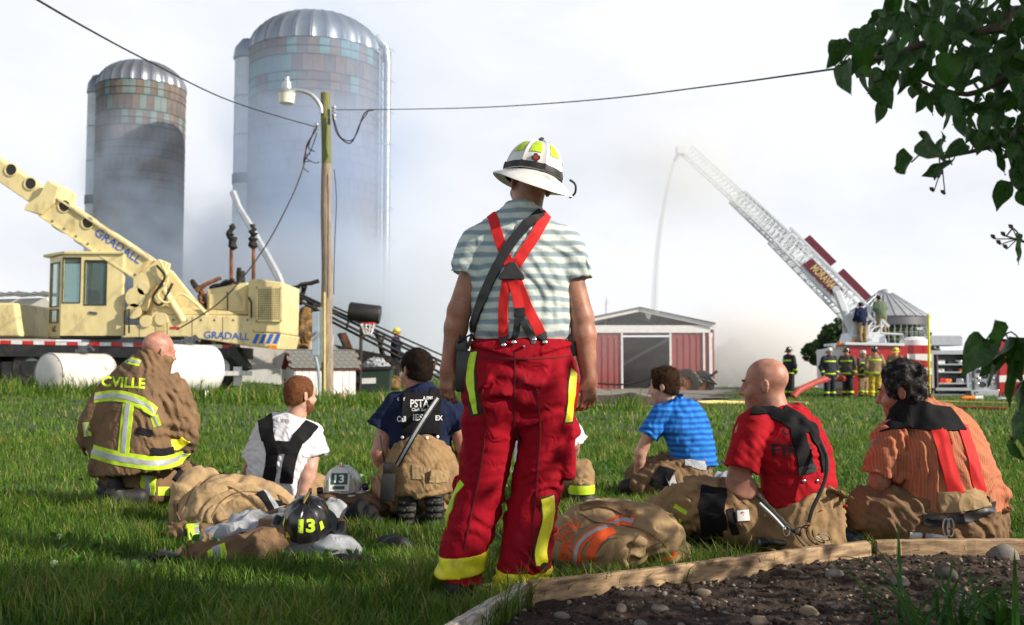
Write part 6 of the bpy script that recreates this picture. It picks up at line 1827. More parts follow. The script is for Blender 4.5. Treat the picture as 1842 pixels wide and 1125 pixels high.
dm('stave_c', (.115, .105, .10), .9, var=.25, vscale=1.2, c2=(.09, .07, .055), c2scale=.6, c2lo=.48, c2hi=.62, stretch=(1, 1, .6), bump=.3, bscale=8, bdist=.03)
dm('stave_d', (.10, .185, .195), .85, var=.2, vscale=1.2, c2=(.17, .20, .20), c2scale=1.5, c2lo=.5, c2hi=.65)
dm('stave_joint', (.05, .045, .04), .95); dm('hoop', (.07, .06, .055), .7, metal=.3)
dm('dome_metal', (.22, .24, .275), .42, metal=.6, var=.12, vscale=.8)
dm('chute', (.42, .45, .48), .5, metal=.3, var=.12, vscale=2); dm('chute_dark', (.08, .08, .09), .6)
silo('silo', 'smaller domed concrete stave silo with dark weathered wall and few teal staves', 245, 50, 154, 163, 112, -1, 3, 12)
silo('silo', 'larger domed silo with blower pipe and caged ladder wreathed in smoke', 563, 45, 240, 104, 28, -1, 5, 11, extra=True)

# ---------- utility pole with yard lamp
YP = 25.0; A = px_fn(YP)
pole = thing('utility_pole', 'grey wooden utility pole with curved-arm yard lamp beside the little shed', 'utility pole', on(590, YP))
b0 = on(590, YP, -.2); b1 = at(586, 168, YP)
n_ = 22; pts = [b0 + (b1 - b0) * (i / n_) + V(.012 * math.sin(i * .8), 0, 0) for i in range(n_ + 1)]
cut = 17
mb = MB(); mb.tube(pts[:cut + 1], [.155 - .035 * i / n_ for i in range(cut + 1)], 14); mb.build('shaft', M['pole_wood'], pole, smooth=True)
mb = MB(); mb.tube(pts[cut:], [.1552 - .035 * i / n_ for i in range(cut, n_ + 1)], 14); mb.build('shaft_top', M['pole_green'], pole, smooth=True)
mb = MB(); mb.tube(smooth_path([A(578, 204, -.2), A(576, 190, -.22), A(562, 172, -.25), A(545, 164, -.28), A(528, 162, -.3)], 5), .055, 10); mb.build('lamp_arm', M['galvanised'], pole, smooth=True)
lc = A(516, 170, -.3); kx = YP / FPX
lamp = empty('lamp', lc); lamp.parent = pole; lamp.matrix_parent_inverse = pmat(pole).inverted()
dm('lamp_lens', (.72, .70, .58), .25, var=.05)
mb = MB(); mb.lathe([(13 * kx, -17 * kx), (14.5 * kx, -4 * kx), (16 * kx, 2 * kx)], lc, (0, 0, 1), 20); mb.lathe([(.001, -18 * kx), (8 * kx, -18 * kx), (13 * kx, -17 * kx)], lc, (0, 0, 1), 20); mb.build('lens', M['lamp_lens'], lamp, smooth=True)
mb = MB(); mb.lathe([(16.6 * kx, 1.5 * kx), (15 * kx, 6 * kx), (9 * kx, 10 * kx), (7.5 * kx, 22 * kx), (4 * kx, 25 * kx), (4 * kx, 31 * kx), (.001, 32 * kx)], lc, (0, 0, 1), 20); mb.build('housing', M['galvanised'], lamp, smooth=True)
for px, py in ((601, 197), (601, 212), (570, 228)):
    mb = MB(); c_ = A(px, py, -.12); mb.lathe([(.001, -.09), (.05, -.08), (.06, -.03), (.04, 0), (.06, .03), (.045, .08), (.001, .09)], c_, (0, 0, 1), 10); mb.build('insulator', M['galvanised'], pole, smooth=True)
cab = thing('electric_cabinet', 'tall blue-grey electric cabinet mounted next to the utility pole', 'cabinet', A(567, 640))
mb = MB(); ppx(mb, [(561, 562), (574, 560), (574, 640), (561, 640)], YP - .25, .22); mb.build('box', M['cabinet'], cab, bevel=.01)
mb = MB(); ppx(mb, [(575.5, 552), (582, 552), (582, 652), (575.5, 652)], YP - .2, .12); mb.build('board', M['white_board'], cab)
mb = MB(); mb.cyl(A(583.5, 526, -.22), A(583.5, 712, -.22), .03, 8); mb.build('conduit', M['hose_yellow'], cab, smooth=True)
mb = MB(); mb.tube(smooth_path([A(567, 640, -.2), A(573, 670, -.2), A(575, 716, -.2)], 5), .04, 8); mb.build('pipe', M['cabinet'], cab, smooth=True)
mb = MB(); mb.tube(smooth_path([A(561, 612, -.3), A(570, 604, -.3), A(574, 596, -.3)], 4), .05, 8); mb.build('elbow', M['galvanised'], cab, smooth=True)

def wire(label, pts, r, n=8, name='cable'):
    mb = MB(); P = smooth_path(pts, n)
    mb.tube(P, r, 5); return tag(mb.build(name, M['black_rubber'], None, smooth=True), label, 'cable')
wire('overhead twisted cable rising from the pole over the smaller silo', [at(30, -22, 9), at(150, 48, 11.5), at(270, 112, 14.5), at(420, 184, 19), at(572, 230, 24.9)], .013)
wire('overhead cable sagging from the pole towards the leafy tree', [at(600, 198, 24.9), at(720, 197, 22), at(880, 193, 18.5), at(1080, 179, 15), at(1280, 155, 12), at(1420, 136, 9.5), at(1560, 116, 7.5)], .010)
wire('drop cable hanging from the pole down to the excavator', [at(568, 236, 24.8), at(552, 262, 24.6), at(546, 300, 24.5), at(520, 365, 24), at(470, 455, 23.5), at(400, 540, 23), at(318, 594, 22.5)], .018)
wire('loose loop of cable below the lamp bracket', [at(598, 205, 24.8), at(606, 240, 24.7), at(628, 258, 24.6), at(642, 240, 24.5), at(655, 205, 24.3), at(672, 198, 24.2)], .016)
wire('second loose loop of cable on the pole', [at(600, 212, 24.8), at(612, 246, 24.7), at(634, 252, 24.6), at(648, 222, 24.4), at(662, 202, 24.3)], .014)
wire('thin ground wire running down beside the pole', [at(601, 305, 24.8), at(605, 360, 24.8), at(602, 440, 24.8), at(600, 530, 24.8)], .012)
for k, (a_, b_, l_) in enumerate((((572, 226), (546, 300), 'tangled service wire looping beside the pole'), ((566, 232), (556, 268), 'short service wire knotted at the pole bracket'), ((570, 240), (548, 290), 'slack service wire hanging at the pole bracket'), ((574, 292), (548, 282), 'curled wire end by the pole'))):
    wire(l_, [at(a_[0], a_[1], 24.8), at((a_[0] + b_[0]) / 2 - 8 + 4 * k, (a_[1] + b_[1]) / 2 + 6, 24.6), at(b_[0], b_[1], 24.5), at(b_[0] + 10, b_[1] + 10 - 5 * k, 24.6)], .014, 5)

# ---------- little shed with shingled roof
YW = 26.0; A = px_fn(YW)
shed = thing('pump_house', 'tiny white board shed with grey shingle roof by the pole', 'shed', on(580, YW))
x0, x1 = A(531, 700).x, A(641, 700).x; z0 = G(x0, YW) - .05; zE = A(560, 661).z; D = 1.05; zR = A(560, 630, D / 2).z
nb = 9
for i in range(nb):
    a, b = x0 + (x1 - x0) * i / nb, x0 + (x1 - x0) * (i + 1) / nb
    mb = MB(); mb.box(((a + b) / 2, YW, (z0 + .18 + zE) / 2), (b - a - .012, .03, zE - z0 - .18)); mb.build('plank', M['white_board'], shed)
mb = MB(); mb.box(((x0 + x1) / 2, YW + D / 2 + .02, (z0 + zE) / 2), (x1 - x0 - .02, D - .02, zE - z0)); mb.build('core', M['inside_shade'], shed)
mb = MB(); mb.box(((x0 + x1) / 2, YW - .01, z0 + .09), (x1 - x0 + .02, .05, .18)); mb.build('footing', M['stone_grey'], shed)
for i in range(6):
    yy = YW + D * (i + .5) / 6
    mb = MB(); mb.box((x0 - .012, yy, (z0 + zE) / 2), (.03, D / 6 - .012, zE - z0)); mb.build('plank', M['white_board'], shed)
mb = MB(); mb.prism([(YW, zE), (YW + D, zE), (YW + D / 2, zR - .02)], (x0 - .02, 0, 0), (0, 1, 0), (0, 0, 1), (1, 0, 0), .03); mb.build('gable', M['barn_red'], shed)
mb = MB(); ppx(mb, [(590, 683), (606, 683), (606, 712), (590, 712)], YW - .035, .02); mb.build('hatch', M['white_paint'], shed)
ov = .10; e0 = V(x0 - .14, YW - ov, zE - .03); rd_ = V(0, D / 2 + ov, zR - zE + .03); L = (x1 - x0) + .26
sl = rd_.length; un = rd_.normalized(); nn_ = V(0, -un.z, un.y)
mb = MB(); mb.box(e0 + V(L / 2, 0, 0) + rd_ / 2 - nn_ * .03, (L, sl, .03), ax=(V(1, 0, 0), un, nn_)); mb.box(V(e0.x + L / 2, YW + D * .75 + .05, (zR + zE) / 2 - .03), (L, sl, .03), ax=(V(1, 0, 0), V(0, -un.y, un.z), V(0, un.z, un.y))); mb.build('roof_deck', M['barn_red'], shed)
mbs = MB(); mbs.box((0, 0, 0), (.19, .22, .014)); sh_me = mbs.mesh('shingle'); sh_me.materials.append(M['shingle'])
for i in range(5):
    for j in range(11):
        o = bpy.data.objects.new('shingle', sh_me); col.objects.link(o); o.parent = shed; o.matrix_parent_inverse = pmat(shed).inverted()
        p = e0 + V((j + .5 + (i % 2) * .5 - .25) * L / 11, 0, 0) + un * ((i + .5) * sl / 5) + nn_ * (.012 + .003 * random.random())
        o.location = p; o.rotation_euler = (math.atan2(un.z, un.y) - .03, 0, random.uniform(-.02, .02))
        o.scale = (L / 11 / .19 * .965, sl / 5 / .22 * 1.12, 1)
mb = MB(); mb.box(V(e0.x + L / 2, YW + D / 2, zR + .0), (L, .12, .02)); mb.build('ridge_cap', M['shingle'], shed)
shed.rotation_euler.z = R(24)
mb = MB(); bm_ = bmesh.new(); bmesh.ops.create_icosphere(bm_, subdivisions=3, radius=.13); me_ = bpy.data.meshes.new('ball'); bm_.to_mesh(me_); bm_.free()
ball = link_mesh('ball', me_, dm('ball_tan', (.52, .33, .19), .7, var=.15, vscale=8, bump=.2, bscale=40), smooth=True); ball.location = on(614, 24.6, .11); tag(ball, 'worn tan ball lying in the grass by the pole', 'ball')

# ---------- white fuel tanks
def tank(label, px, py, Y, r, L, ax_, m, seed):
    c = at(px, py, Y); t = thing('fuel_tank', label, 'tank', on(px, Y))
    d = Vector(ax_).normalized()
    mb = MB(); mb.lathe([(.001, -L / 2 - .10), (r * .55, -L / 2 - .085), (r * .85, -L / 2 - .045), (r * .985, -L / 2), (r, -L / 2 + .03), (r, L / 2 - .03), (r * .985, L / 2), (r * .85, L / 2 + .045), (r * .55, L / 2 + .085), (.001, L / 2 + .10)], c, d, 36); mb.build('shell', m, t, smooth=True)
    for s_ in (-.5, .5):
        mb = MB(); mb.lathe([(r * 1.0, L * s_ - .012), (r * 1.012, L * s_ - .012), (r * 1.012, L * s_ + .012), (r, L * s_ + .012)], c, d, 36); mb.build('weld', m, t, smooth=True)
    top = c + V(0, 0, r)
    mb = MB(); mb.cyl(top - V(0, 0, .05), top + V(0, 0, .10), .06, 10); mb.box(top + V(.16, 0, .10), (.22, .14, .16)); mb.tube([top + V(.16, -.02, .12), top + V(.3, -.05, .2), top + V(.42, -.05, .08)], .035, 8); mb.build('pump', M['metal_dark'], t, smooth=True)
    for s_ in (-.35, .35):
        p = c + d * (L * s_); mb = MB(); mb.box((p.x, p.y, (c.z - r + G(p.x, p.y)) / 2 + .02), (.14, .5, max(c.z - r - G(p.x, p.y), .05) + .14), rot=(0, 0, math.atan2(d.y, d.x))); mb.build('cradle', M['white_board'], t)
tank('white fuel tank with rust streaks on top under the truck bed', 138, 675, 24.0, .52, 1.5, (.48, .88, 0), M['rusty_white'], 1)
tank('clean white fuel tank standing beside the rear wheels', 328, 664, 23.6, .58, 1.5, (.55, .83, 0), M['tank_white'], 2)

# ---------- truck-mounted excavator
YE = 26.0; A = px_fn(YE)
ex = thing('truck_excavator', 'cream telescopic-boom excavator on a truck carrier reaching up past the silos', 'excavator', on(260, YE))
B = lambda nm, m, parts_, par=ex, bev=.02: [mb_ := MB(), [ppx(mb_, p, YE + y0, d) for p, y0, d in parts_], mb_.build(nm, M[m], par, bevel=bev)][2]
boom_in = B('inner_boom', 'cream_paint', [([(-110, 212), (92, 350), (66, 374), (-110, 254)], .18, .75)])
boom_o = B('outer_boom', 'cream_paint', [([(96, 352), (268, 466), (242, 500), (70, 388)], .05, 1.0)])
B('boom_collar', 'cream_paint', [([(86, 324), (104, 338), (97, 366), (74, 386), (43, 378), (46, 369), (70, 352)], -.03, 1.16)], bev=.01)
for px, py, y_, par in ((20, 306, .18, boom_in), (55, 331, .18, boom_in), (116, 371, .05, boom_o), (158, 401, .05, boom_o)):
    p = A(px, py, y_); mb = MB(); mb.lathe([(.15, -.01), (.18, .0), (.18, .025), (.15, .03), (.145, .0)], p, (0, -1, 0), 20); mb.build('hole_rim', M['cream_paint'], par, smooth=True)
    mb = MB(); mb.lathe([(.147, .004), (.001, .003)], p, (0, -1, 0), 20); mb.build('hole', M['black_metal'], par)  # flat dark disc; the shade inside the opening is put into its colour
for f in (.22, .45, .68, .88):
    x_, y_ = 70 + (242 - 70) * f, 388 + (500 - 388) * f
    p = A(x_, y_, .55) - V(.012, 0, .012); mb = MB(); mb.lathe([(.24, .0), (.22, .012), (.001, .012)], p, (-.54, 0, -.84), 18); mb.build('hole', M['black_metal'], boom_o)  # dark discs paint the shaded openings along the underside
ang = -math.atan2(470 - 415, 255 - 172)
slope_text(boom_o, 'GRADALL', 213, 443, YE + .05, .21, 1.42, ang, M['blue_print'], .008)
B('pivot_link', 'cream_paint', [([(238, 500), (285, 466), (300, 472), (296, 490), (275, 520), (262, 560), (246, 556), (240, 530)], -.1, .35), ([(240, 505), (285, 470), (300, 476), (270, 520), (250, 550)], .8, .3)])
B('tower', 'cream_paint', [([(290, 480), (306, 486), (345, 535), (398, 588), (262, 588), (262, 552), (276, 520)], .15, .25), ([(290, 480), (306, 486), (345, 535), (398, 588), (262, 588), (262, 552), (276, 520)], .75, .25)])
mb = MB(); mb.cyl(A(286, 505, -.1), A(330, 580, -.1), .10, 12); mb.cyl(A(278, 492, -.12), A(300, 530, -.12), .06, 10); mb.build('lift_cylinder', M['cream_paint'], ex, smooth=True)
mb = MB(); mb.tube(smooth_path([A(282, 478, -.2), A(296, 500, -.25), A(275, 535, -.25), A(290, 548, -.2), A(310, 510, -.15)], 6), .035, 8); mb.build('hydraulic_hose', M['black_rubber'], ex, smooth=True)
mb = MB(); mb.tube(smooth_path([A(288, 470, -.2), A(302, 505, -.25), A(284, 530, -.25), A(300, 545, -.2), A(330, 530, -.1), A(380, 575, -.05)], 6), .03, 8); mb.build('hydraulic_hose', M['cream_paint'], ex, smooth=True)
for px, py, r_, dd in ((243, 535, .26, .5), (258, 520, .16, .6), (240, 560, .2, .5), (290, 574, .17, .4), (262, 578, .16, .4)):
    mb = MB(); p = A(px, py, -.15); mb.cyl(p, p + V(0, dd, 0), r_, 16); mb.build('swing_motor', M['cream_paint'], ex, smooth=True)
# cab: hollow, with window openings
cabE = empty('cab', A(160, 608)); cabE.parent = ex; cabE.matrix_parent_inverse = pmat(ex).inverted()
zb, zt = A(160, 607).z, A(160, 458).z
def cabwall(p, q, holes_px, nm):
    p, q = Vector(p), Vector(q); u = (q - p); w = u.length; u.normalize(); n = Vector((u.y, -u.x, 0))
    if n.y > 0 and abs(n.y) > .2: n = -n
    k = YE / FPX
    hl = [(a * w, (607 - d) * k, b * w, (607 - c) * k) for a, c, b, d in holes_px]
    mb = MB(); holes_wall(mb, V(p.x, p.y, zb), u, V(0, 0, 1), -n, w, zt - zb, hl, .06); mb.build(nm, M['cream_paint'], cabE)
    for a, c, b, d in hl:
        mb = MB(); mb.box(V(p.x, p.y, zb) + u * ((a + b) / 2) + V(0, 0, (c + d) / 2) - n * .03, (b - a, d - c, .012), ax=(u, V(0, 0, 1), n)); gl = mb.build('window', M['glass'], cabE)
        fr = MB(); t_ = .025
        holes_wall(fr, V(p.x, p.y, zb) + u * (a - t_) + V(0, 0, c - t_) + n * .012, u, V(0, 0, 1), -n, b - a + 2 * t_, d - c + 2 * t_, [(t_, t_, b - a + t_, d - c + t_)], .02); fr.build('window_seal', M['black_rubber'], cabE)
P0, P1, P2, P3 = A(108, 607), A(218, 607), A(214, 607, 1.3), A(86, 607, .75)
P4 = A(100, 607, 1.3)
cabwall(P0, P1, [(.03, 464, .30, 544), (.39, 469, .73, 548)], 'side_panel')
cabwall(P3, P0, [(.12, 470, .82, 548), (.12, 556, .82, 578)], 'front_panel')
cabwall(P1, P2, [(.15, 470, .85, 545)], 'back_panel'); cabwall(P4, P2, [(.1, 464, .5, 544), (.55, 464, .9, 544)], 'side_panel')
mb = MB(); mb.prism([(P0.x + .05, P0.y - .06), (P1.x + .05, P1.y - .06), (P2.x, P2.y + .05), (P4.x, P4.y + .05), (P3.x - .16, P3.y - .06)], (0, 0, zt), (1, 0, 0), (0, 1, 0), (0, 0, 1), .08); mb.build('roof', M['cream_paint'], cabE, bevel=.02)
mb = MB(); mb.prism([(P0.x, P0.y), (P1.x, P1.y), (P2.x, P2.y), (P4.x, P4.y), (P3.x, P3.y)], (0, 0, zb - .02), (1, 0, 0), (0, 1, 0), (0, 0, 1), .06); mb.build('floor', M['black_metal'], cabE)
mb = MB(); mb.box(A(160, 585, .7), (.5, .5, .5)); mb.box(A(168, 545, .75), (.16, .5, .7)); mb.build('seat', M['black_fabric'], cabE, bevel=.05)
mb = MB(); ppx(mb, [(160, 560), (174, 562), (174, 566), (160, 564)], YE - .03, .04); mb.build('door_handle', M['metal_dark'], cabE)
o = A(98, 590, .3); lettering('lettering', '660C', A(98, 592, .36), (P0 - P3).normalized(), (0, 0, 1), .16, M['black_print'], cabE, None, lift=.02, bold=.02, width=.32)
# upper structure and engine house
B('deck', 'cream_paint', [([(219, 585), (271, 585), (271, 566), (455, 568), (455, 598), (507, 601), (500, 629), (440, 622), (330, 606), (219, 608)], -.1, 2.2)], bev=.03)
B('deck_box', 'cream_paint', [([(272, 553), (410, 560), (430, 567), (272, 566)], -.04, 1.6)], bev=.02)
eng = B('engine_house', 'cream_paint', [([(371, 521), (446, 508), (446, 567), (371, 562)], .25, 1.7)], bev=.04)
B('radiator_house', 'cream_paint', [([(446, 505), (462, 502), (508, 508), (506, 600), (456, 598), (446, 566)], -.12, 2.1)], bev=.04)
mb = MB()
for i in range(12): mb.box(A(464 + i * 3.6, 547, -.17), (.020, .03, .86))
for i in range(15): mb.box(A(484, 520 + i * 4.0, -.165), (.64, .03, .020))
tag(mb.build('grille', M['cream_paint'], ex), kind='stuff')
B('grille_backing', 'inside_shade', [([(461, 516), (506, 518), (505, 578), (461, 578)], -.135, .01)], bev=0)  # dark plate; shade between the grille bars is put into its colour
mb = MB(); fr = [(461, 516, 506, 519), (461, 576, 506, 579), (460, 516, 463, 579), (504, 517, 507, 579)]
for a, b, c_, d_ in fr: ppx(mb, [(a, b), (c_, b), (c_, d_), (a, d_)], YE - .19, .05)
mb.build('grille_frame', M['cream_paint'], ex)
for (a, b, c_, d_) in ((376, 530, 408, 556), (411, 526, 442, 560)):
    mb = MB(); ppx(mb, [(a, b), (c_, b - 4), (c_, d_ + 1), (a, d_)], YE + .215, .04); mb.build('engine_panel', M['cream_paint'], eng, bevel=.01)
mb = MB(); mb.cyl(A(433, 508, .8), A(433, 488, .8), .12, 12); mb.cyl(A(430, 489, .8), A(430, 482, .8), .06, 10); mb.build('exhaust', M['char'], ex, smooth=True)
mb = MB(); ppx(mb, [(483, 621), (497, 622), (497, 628), (483, 627)], YE - .14, .05); mb.build('marker_lamp', M['orange_lamp'], ex)
mb = MB(); ppx(mb, [(306, 588), (322, 588), (322, 592), (306, 592)], YE - .115, .02); mb.build('reflector', M['tape_red'], ex)
mb = MB(); ppx(mb, [(280, 586), (298, 586), (298, 596), (280, 596)], YE - .115, .02); mb.build('notice_plate', M['gold'], ex)
slope_text(ex, 'GRADALL', 408, 604, YE - .1, .185, 1.18, -.045, M['blue_print'], .008)
for i in range(4):
    x_ = 453 + i * 12.5; mb = MB(); ppx(mb, [(x_, 618), (x_ + 8, 601), (x_ + 14.5, 601.4), (x_ + 7, 618.6)], YE - .108, .012); mb.build('stripe', M['blue_print'], ex)
for a_, b_ in (((70, 388), (242, 500)), ((97, 353), (268, 466))):
    mb = MB(); mb.bar(A(*a_, .02), A(*b_, .02), .07, .05); mb.build('boom_flange', M['cream_paint'], boom_o)
for i in range(9):
    f = i / 8; dot('bolt', A(73 + 170 * f, 384 + 110 * f, .03), (0, -1, 0), .03, M['metal_dark'], boom_o, .015)
for x_, y0, y1 in ((300, 569, 602), (345, 570, 606), (400, 571, 612), (250, 588, 607)):
    mb = MB(); ppx(mb, [(x_, y0), (x_ + 1, y0), (x_ + 1, y1), (x_, y1)], YE - .104, .01); mb.build('panel_joint', M['black_metal'], ex)
for x_ in (312, 336, 362, 386, 420, 445): dot('bolt', A(x_, 576, -.1), (0, -1, 0), .03, M['metal_dark'], ex, .015)
mb = MB(); mb.tube([A(452, 572, -.2), A(452, 545, -.2), A(447, 535, -.15)], .025, 6); mb.build('grab_rail', M['black_metal'], ex)
mb = MB(); mb.tube([A(224, 604, -.2), A(224, 560, -.2), A(232, 556, -.2), A(232, 600, -.2)], .025, 6); mb.build('grab_rail', M['black_metal'], ex)
for x_ in (372, 408): 
    mb = MB(); ppx(mb, [(x_, 524), (x_ + 1, 524), (x_ + 1, 560), (x_, 560)], YE + .205, .02); mb.build('panel_joint', M['black_metal'], eng)
# carrier truck
B('carrier_cab', 'cream_paint', [([(-140, 545), (26, 545), (37, 606), (-140, 606)], .3, 2.0)], bev=.05)
B('chassis', 'black_metal', [([(-160, 612), (418, 624), (418, 645), (-160, 640)], .1, 2.1), ([(-160, 640), (330, 645), (330, 690), (-160, 690)], .7, .9)], bev=0)
B('outrigger', 'black_metal', [([(412, 624), (424, 624), (446, 662), (437, 668), (408, 635)], .0, .5)], bev=.01)
for i in range(24):
    x_ = -60 + i * 20; yy = lambda x: 612.5 + (x) * .0195
    if 206 < x_ + 10 < 1000 or x_ < 206:
        mb = MB(); ppx(mb, [(x_, yy(x_)), (x_ + 19.4, yy(x_ + 19)), (x_ + 19.4, yy(x_ + 19) + 6.5), (x_, yy(x_) + 6.5)], YE + .085, .02); mb.build('reflective_tape', M['tape_red' if i % 2 else 'tape_white'], ex)
def wheel(par, c, r, w, tm='tyre', rim='galvanised', axis=(0, 1, 0)):
    wE = empty('wheel', c); wE.parent = par; wE.matrix_parent_inverse = pmat(par).inverted(); ax_ = Vector(axis); c = Vector(c)
    mb = MB(); mb.lathe([(r * .55, -w / 2), (r * .92, -w / 2), (r, -w * .38), (r, w * .38), (r * .92, w / 2), (r * .55, w / 2)], c, ax_, 32)
    for k in range(28):
        a_ = 2 * math.pi * k / 28; s_, u_, _ = frame_of(ax_)
        rd2 = s_ * math.cos(a_) + u_ * math.sin(a_); mb.box(c + rd2 * (r * 1.0), (r * .10, w * .9, r * .05), ax=(ax_.cross(rd2), ax_, rd2))
    mb.build('tyre', M[tm], wE, smooth=False)
    mb = MB(); mb.lathe([(r * .56, -w * .42), (r * .5, -w * .30), (r * .2, -w * .25), (r * .16, -w * .40), (.001, -w * .42)], c, ax_, 24); mb.build('rim', M[rim], wE, smooth=True)
for px in (398, 342, 60, -30):
    wheel(ex, A(px, 662, .35), .50, .35)
mb = MB(); ppx(mb, [(420, 660), (434, 660), (434, 694), (420, 694)], YE - .3, .08); ppx(mb, [(392, 668), (452, 668), (452, 676), (392, 676)], YE - .38, .07)
tag(mb.build('wooden_trestle', M['white_board'], None), 'pale wooden trestle standing at the rear of the excavator carrier', 'trestle')
B('hydraulic_tank', 'black_metal', [([(0, 650), (75, 650), (75, 690), (0, 690)], .2, .6)], bev=.05)
# ---------- burnt building
YD = 31.0; A = px_fn(YD)
def slab_px(name, poly, Y, d, m, label, cat, bev=0, group=None):
    mb = MB(); ppx(mb, poly, Y, d); return tag(mb.build(name, M[m], None, bevel=bev), label, cat, group)
dm('corrugated', (.42, .42, .43), .5, metal=.4, var=.2, vscale=2, c2=(.18, .09, .05), c2scale=2, c2lo=.52, c2hi=.68)
rw = thing('ruined_wall', 'remaining white block wall of the burnt building behind the excavator', 'wall', on(480, 31))
mb = MB(); ppx(mb, [(432, 620), (450, 585), (500, 560), (528, 590), (560, 588), (560, 705), (432, 705)], 31.2, .25); mb.build('wall_face', M['rusty_white'], rw)
mb = MB(); ppx(mb, [(430, 668), (505, 662), (505, 706), (430, 706)], 30.6, .3); mb.build('low_wall', M['white_board'], rw)
lw = thing('ruined_wall', 'rust-stained white wall beside the excavator cab with bent roof sheet', 'wall', on(50, 32))
mb = MB(); ppx(mb, [(-60, 540), (82, 536), (100, 560), (100, 705), (-60, 705)], 32, .3); mb.build('wall_face', M['rusty_white'], lw)
for i in range(9):
    x_ = -50 + i * 15; mb = MB(); mb.prism([(0, 0), (.12, .05), (.24, 0)], at(x_, 528 - (i % 3), 31.6), (1, 0, 0), (0, 0, 1), (0, 1, 0), 1.6); mb.build('roof_sheet', M['corrugated'], lw)
r_ = np.random.default_rng(12)
def beam(label, a, b, w, m, cat='beam', name='charred_beam', jag=True):
    mb = MB(); n = 7
    P = [a + (b - a) * (i / n) + V(*(r_.normal(size=3) * w * .12)) for i in range(n + 1)]
    mb.tube(P, [w * (.5 + .15 * r_.random()) for _ in P], 6)
    return tag(mb.build(name, M[m], None), label, cat)
def charred_post(px, ytop, ybot, Y, label):
    t = thing('charred_post', label, 'post', on(px, Y))
    a, b = at(px, ybot, Y), at(px, ytop, Y)
    b_ = a + (b - a) * .62
    mb = MB(); mb.tube([V(a.x, a.y, G(a.x, a.y) - .1), a, b_], [.07, .07, .06], 6); mb.build('shaft', M['rust'], t)
    n = 10; mb = MB()
    mb.tube([b_ + (b - b_) * (i / n) + V(.05 * r_.normal(), 0, 0) for i in range(n + 1)], [.06 + .12 * abs(math.sin(i * 1.9)) * (1 - i / n) + .05 * r_.random() for i in range(n + 1)], 6); mb.build('charred_top', M['char'], t)
charred_post(416, 405, 520, 33, 'charred post with knobbly top standing closer to the silo gap')
charred_post(456, 404, 520, 33.4, 'charred post with broad burnt head standing behind the engine house')
beam('long leaning grey steel pole beyond the burnt posts', at(418, 346, 36), at(530, 560, 34), .22, 'steel_roof', 'pole', 'steel_pole')
def debris_heap(name, label, cat, px0, px1, ytop, Y, m, seed, h=.055, amp=.25, ybot=700):
    a, b = at(px0, ybot, Y), at(px1, ybot, Y); zt = at(px0, ytop, Y).z
    cx, rx = (a.x + b.x) / 2, (b.x - a.x) / 2; z0 = G(cx, Y)
    f = s_ell((cx, Y + .5, z0 + .1), (rx * .9, 1.2, max(zt - z0 - .25, .3)))
    g = clipped(s_disp(f, lambda p: amp * ridges(p, (1.4, 1.4, 1.8), seed) + amp * .5 * ridges(p, (3.6, 3.6, 4.4), seed + 2)), z0 - .05)
    lo = np.array([cx - rx - amp - .2, Y - 1.3, z0 - .1]); hi = np.array([cx + rx + amp + .2, Y + 2.2, zt + amp + .3])
    return tag(sdf_obj(name, g, lo, hi, h, M[m]), label, cat)
debris_heap('burnt_hay', 'smouldering brown hay heap spilling from the burnt building', 'hay heap', 500, 590, 535, 31.6, 'hay', 51, .07)
debris_heap('burnt_hay', 'dark burnt debris heap behind the excavator engine house', 'debris heap', 335, 440, 505, 33, 'char', 52, .09)
debris_heap('burnt_hay', 'blackened rubbish heap under the fallen conveyor', 'debris heap', 590, 715, 640, 32.2, 'char', 53, .07, .18)
debris_heap('burnt_hay', 'low brown straw heap at the foot of the shed', 'hay heap', 640, 760, 692, 30.5, 'hay', 54, .06, .10, 706)
i = 0
for a, b, w, m, l in (((352, 522), (398, 500), .14, 'rust', 'rusty beam slanting over the burnt debris behind the cab'), ((360, 560), (362, 522), .16, 'rust', 'short rusty upright in the burnt debris'), ((345, 505), (372, 540), .16, 'char', 'black broken rafter behind the excavator tower'),
                      ((540, 545), (548, 515), .14, 'char', 'burnt splinter standing above the hay heap'), ((525, 600), (560, 640), .2, 'char', 'burnt plank leaning in the hay heap'), ((556, 540), (580, 575), .16, 'char', 'burnt rafter hanging beside the pole'),
                      ((438, 664), (490, 708), .24, 'rust', 'rusty beam lying in the grass behind the trestle'), ((664, 690), (672, 640), .14, 'char', 'burnt stick leaning on the green dumpster'), ((690, 640), (678, 600), .14, 'char', 'burnt stick leaning under the conveyor'),
                      ((640, 640), (700, 655), .12, 'char', 'blackened rail across the rubbish heap'), ((610, 600), (640, 680), .12, 'char', 'charred board standing by the shed roof'), ((520, 520), (575, 505), .12, 'char', 'burnt lath on top of the hay heap'),
                      ((380, 520), (420, 505), .15, 'char', 'black joist lying over the far debris'), ((500, 545), (530, 560), .14, 'char', 'burnt board by the radiator grille')):
    beam(l, at(a[0], a[1], 31 + .2 * i % 2), at(b[0], b[1], 31.2), w, m); i += 1
for k, (poly, m, l) in enumerate((([(575, 590), (600, 605), (596, 640), (572, 648)], 'white_paint', 'white painted board standing burnt behind the shed'), ([(600, 620), (700, 640), (745, 672), (640, 660)], 'char', 'collapsed black roof sheet beneath the conveyor'),
                                 ([(655, 640), (672, 632), (676, 660), (660, 668)], 'hay', 'tan broken panel leaning in the rubbish'), ([(612, 600), (622, 598), (640, 640), (625, 645)], 'rust', 'pinkish torn insulation hanging by the shed'), ([(545, 600), (565, 590), (570, 650), (550, 655)], 'char', 'curled black sheet in the hay heap'))):
    slab_px('sheet_debris', poly, 30.8 + .12 * k, .06, m, l, 'debris')
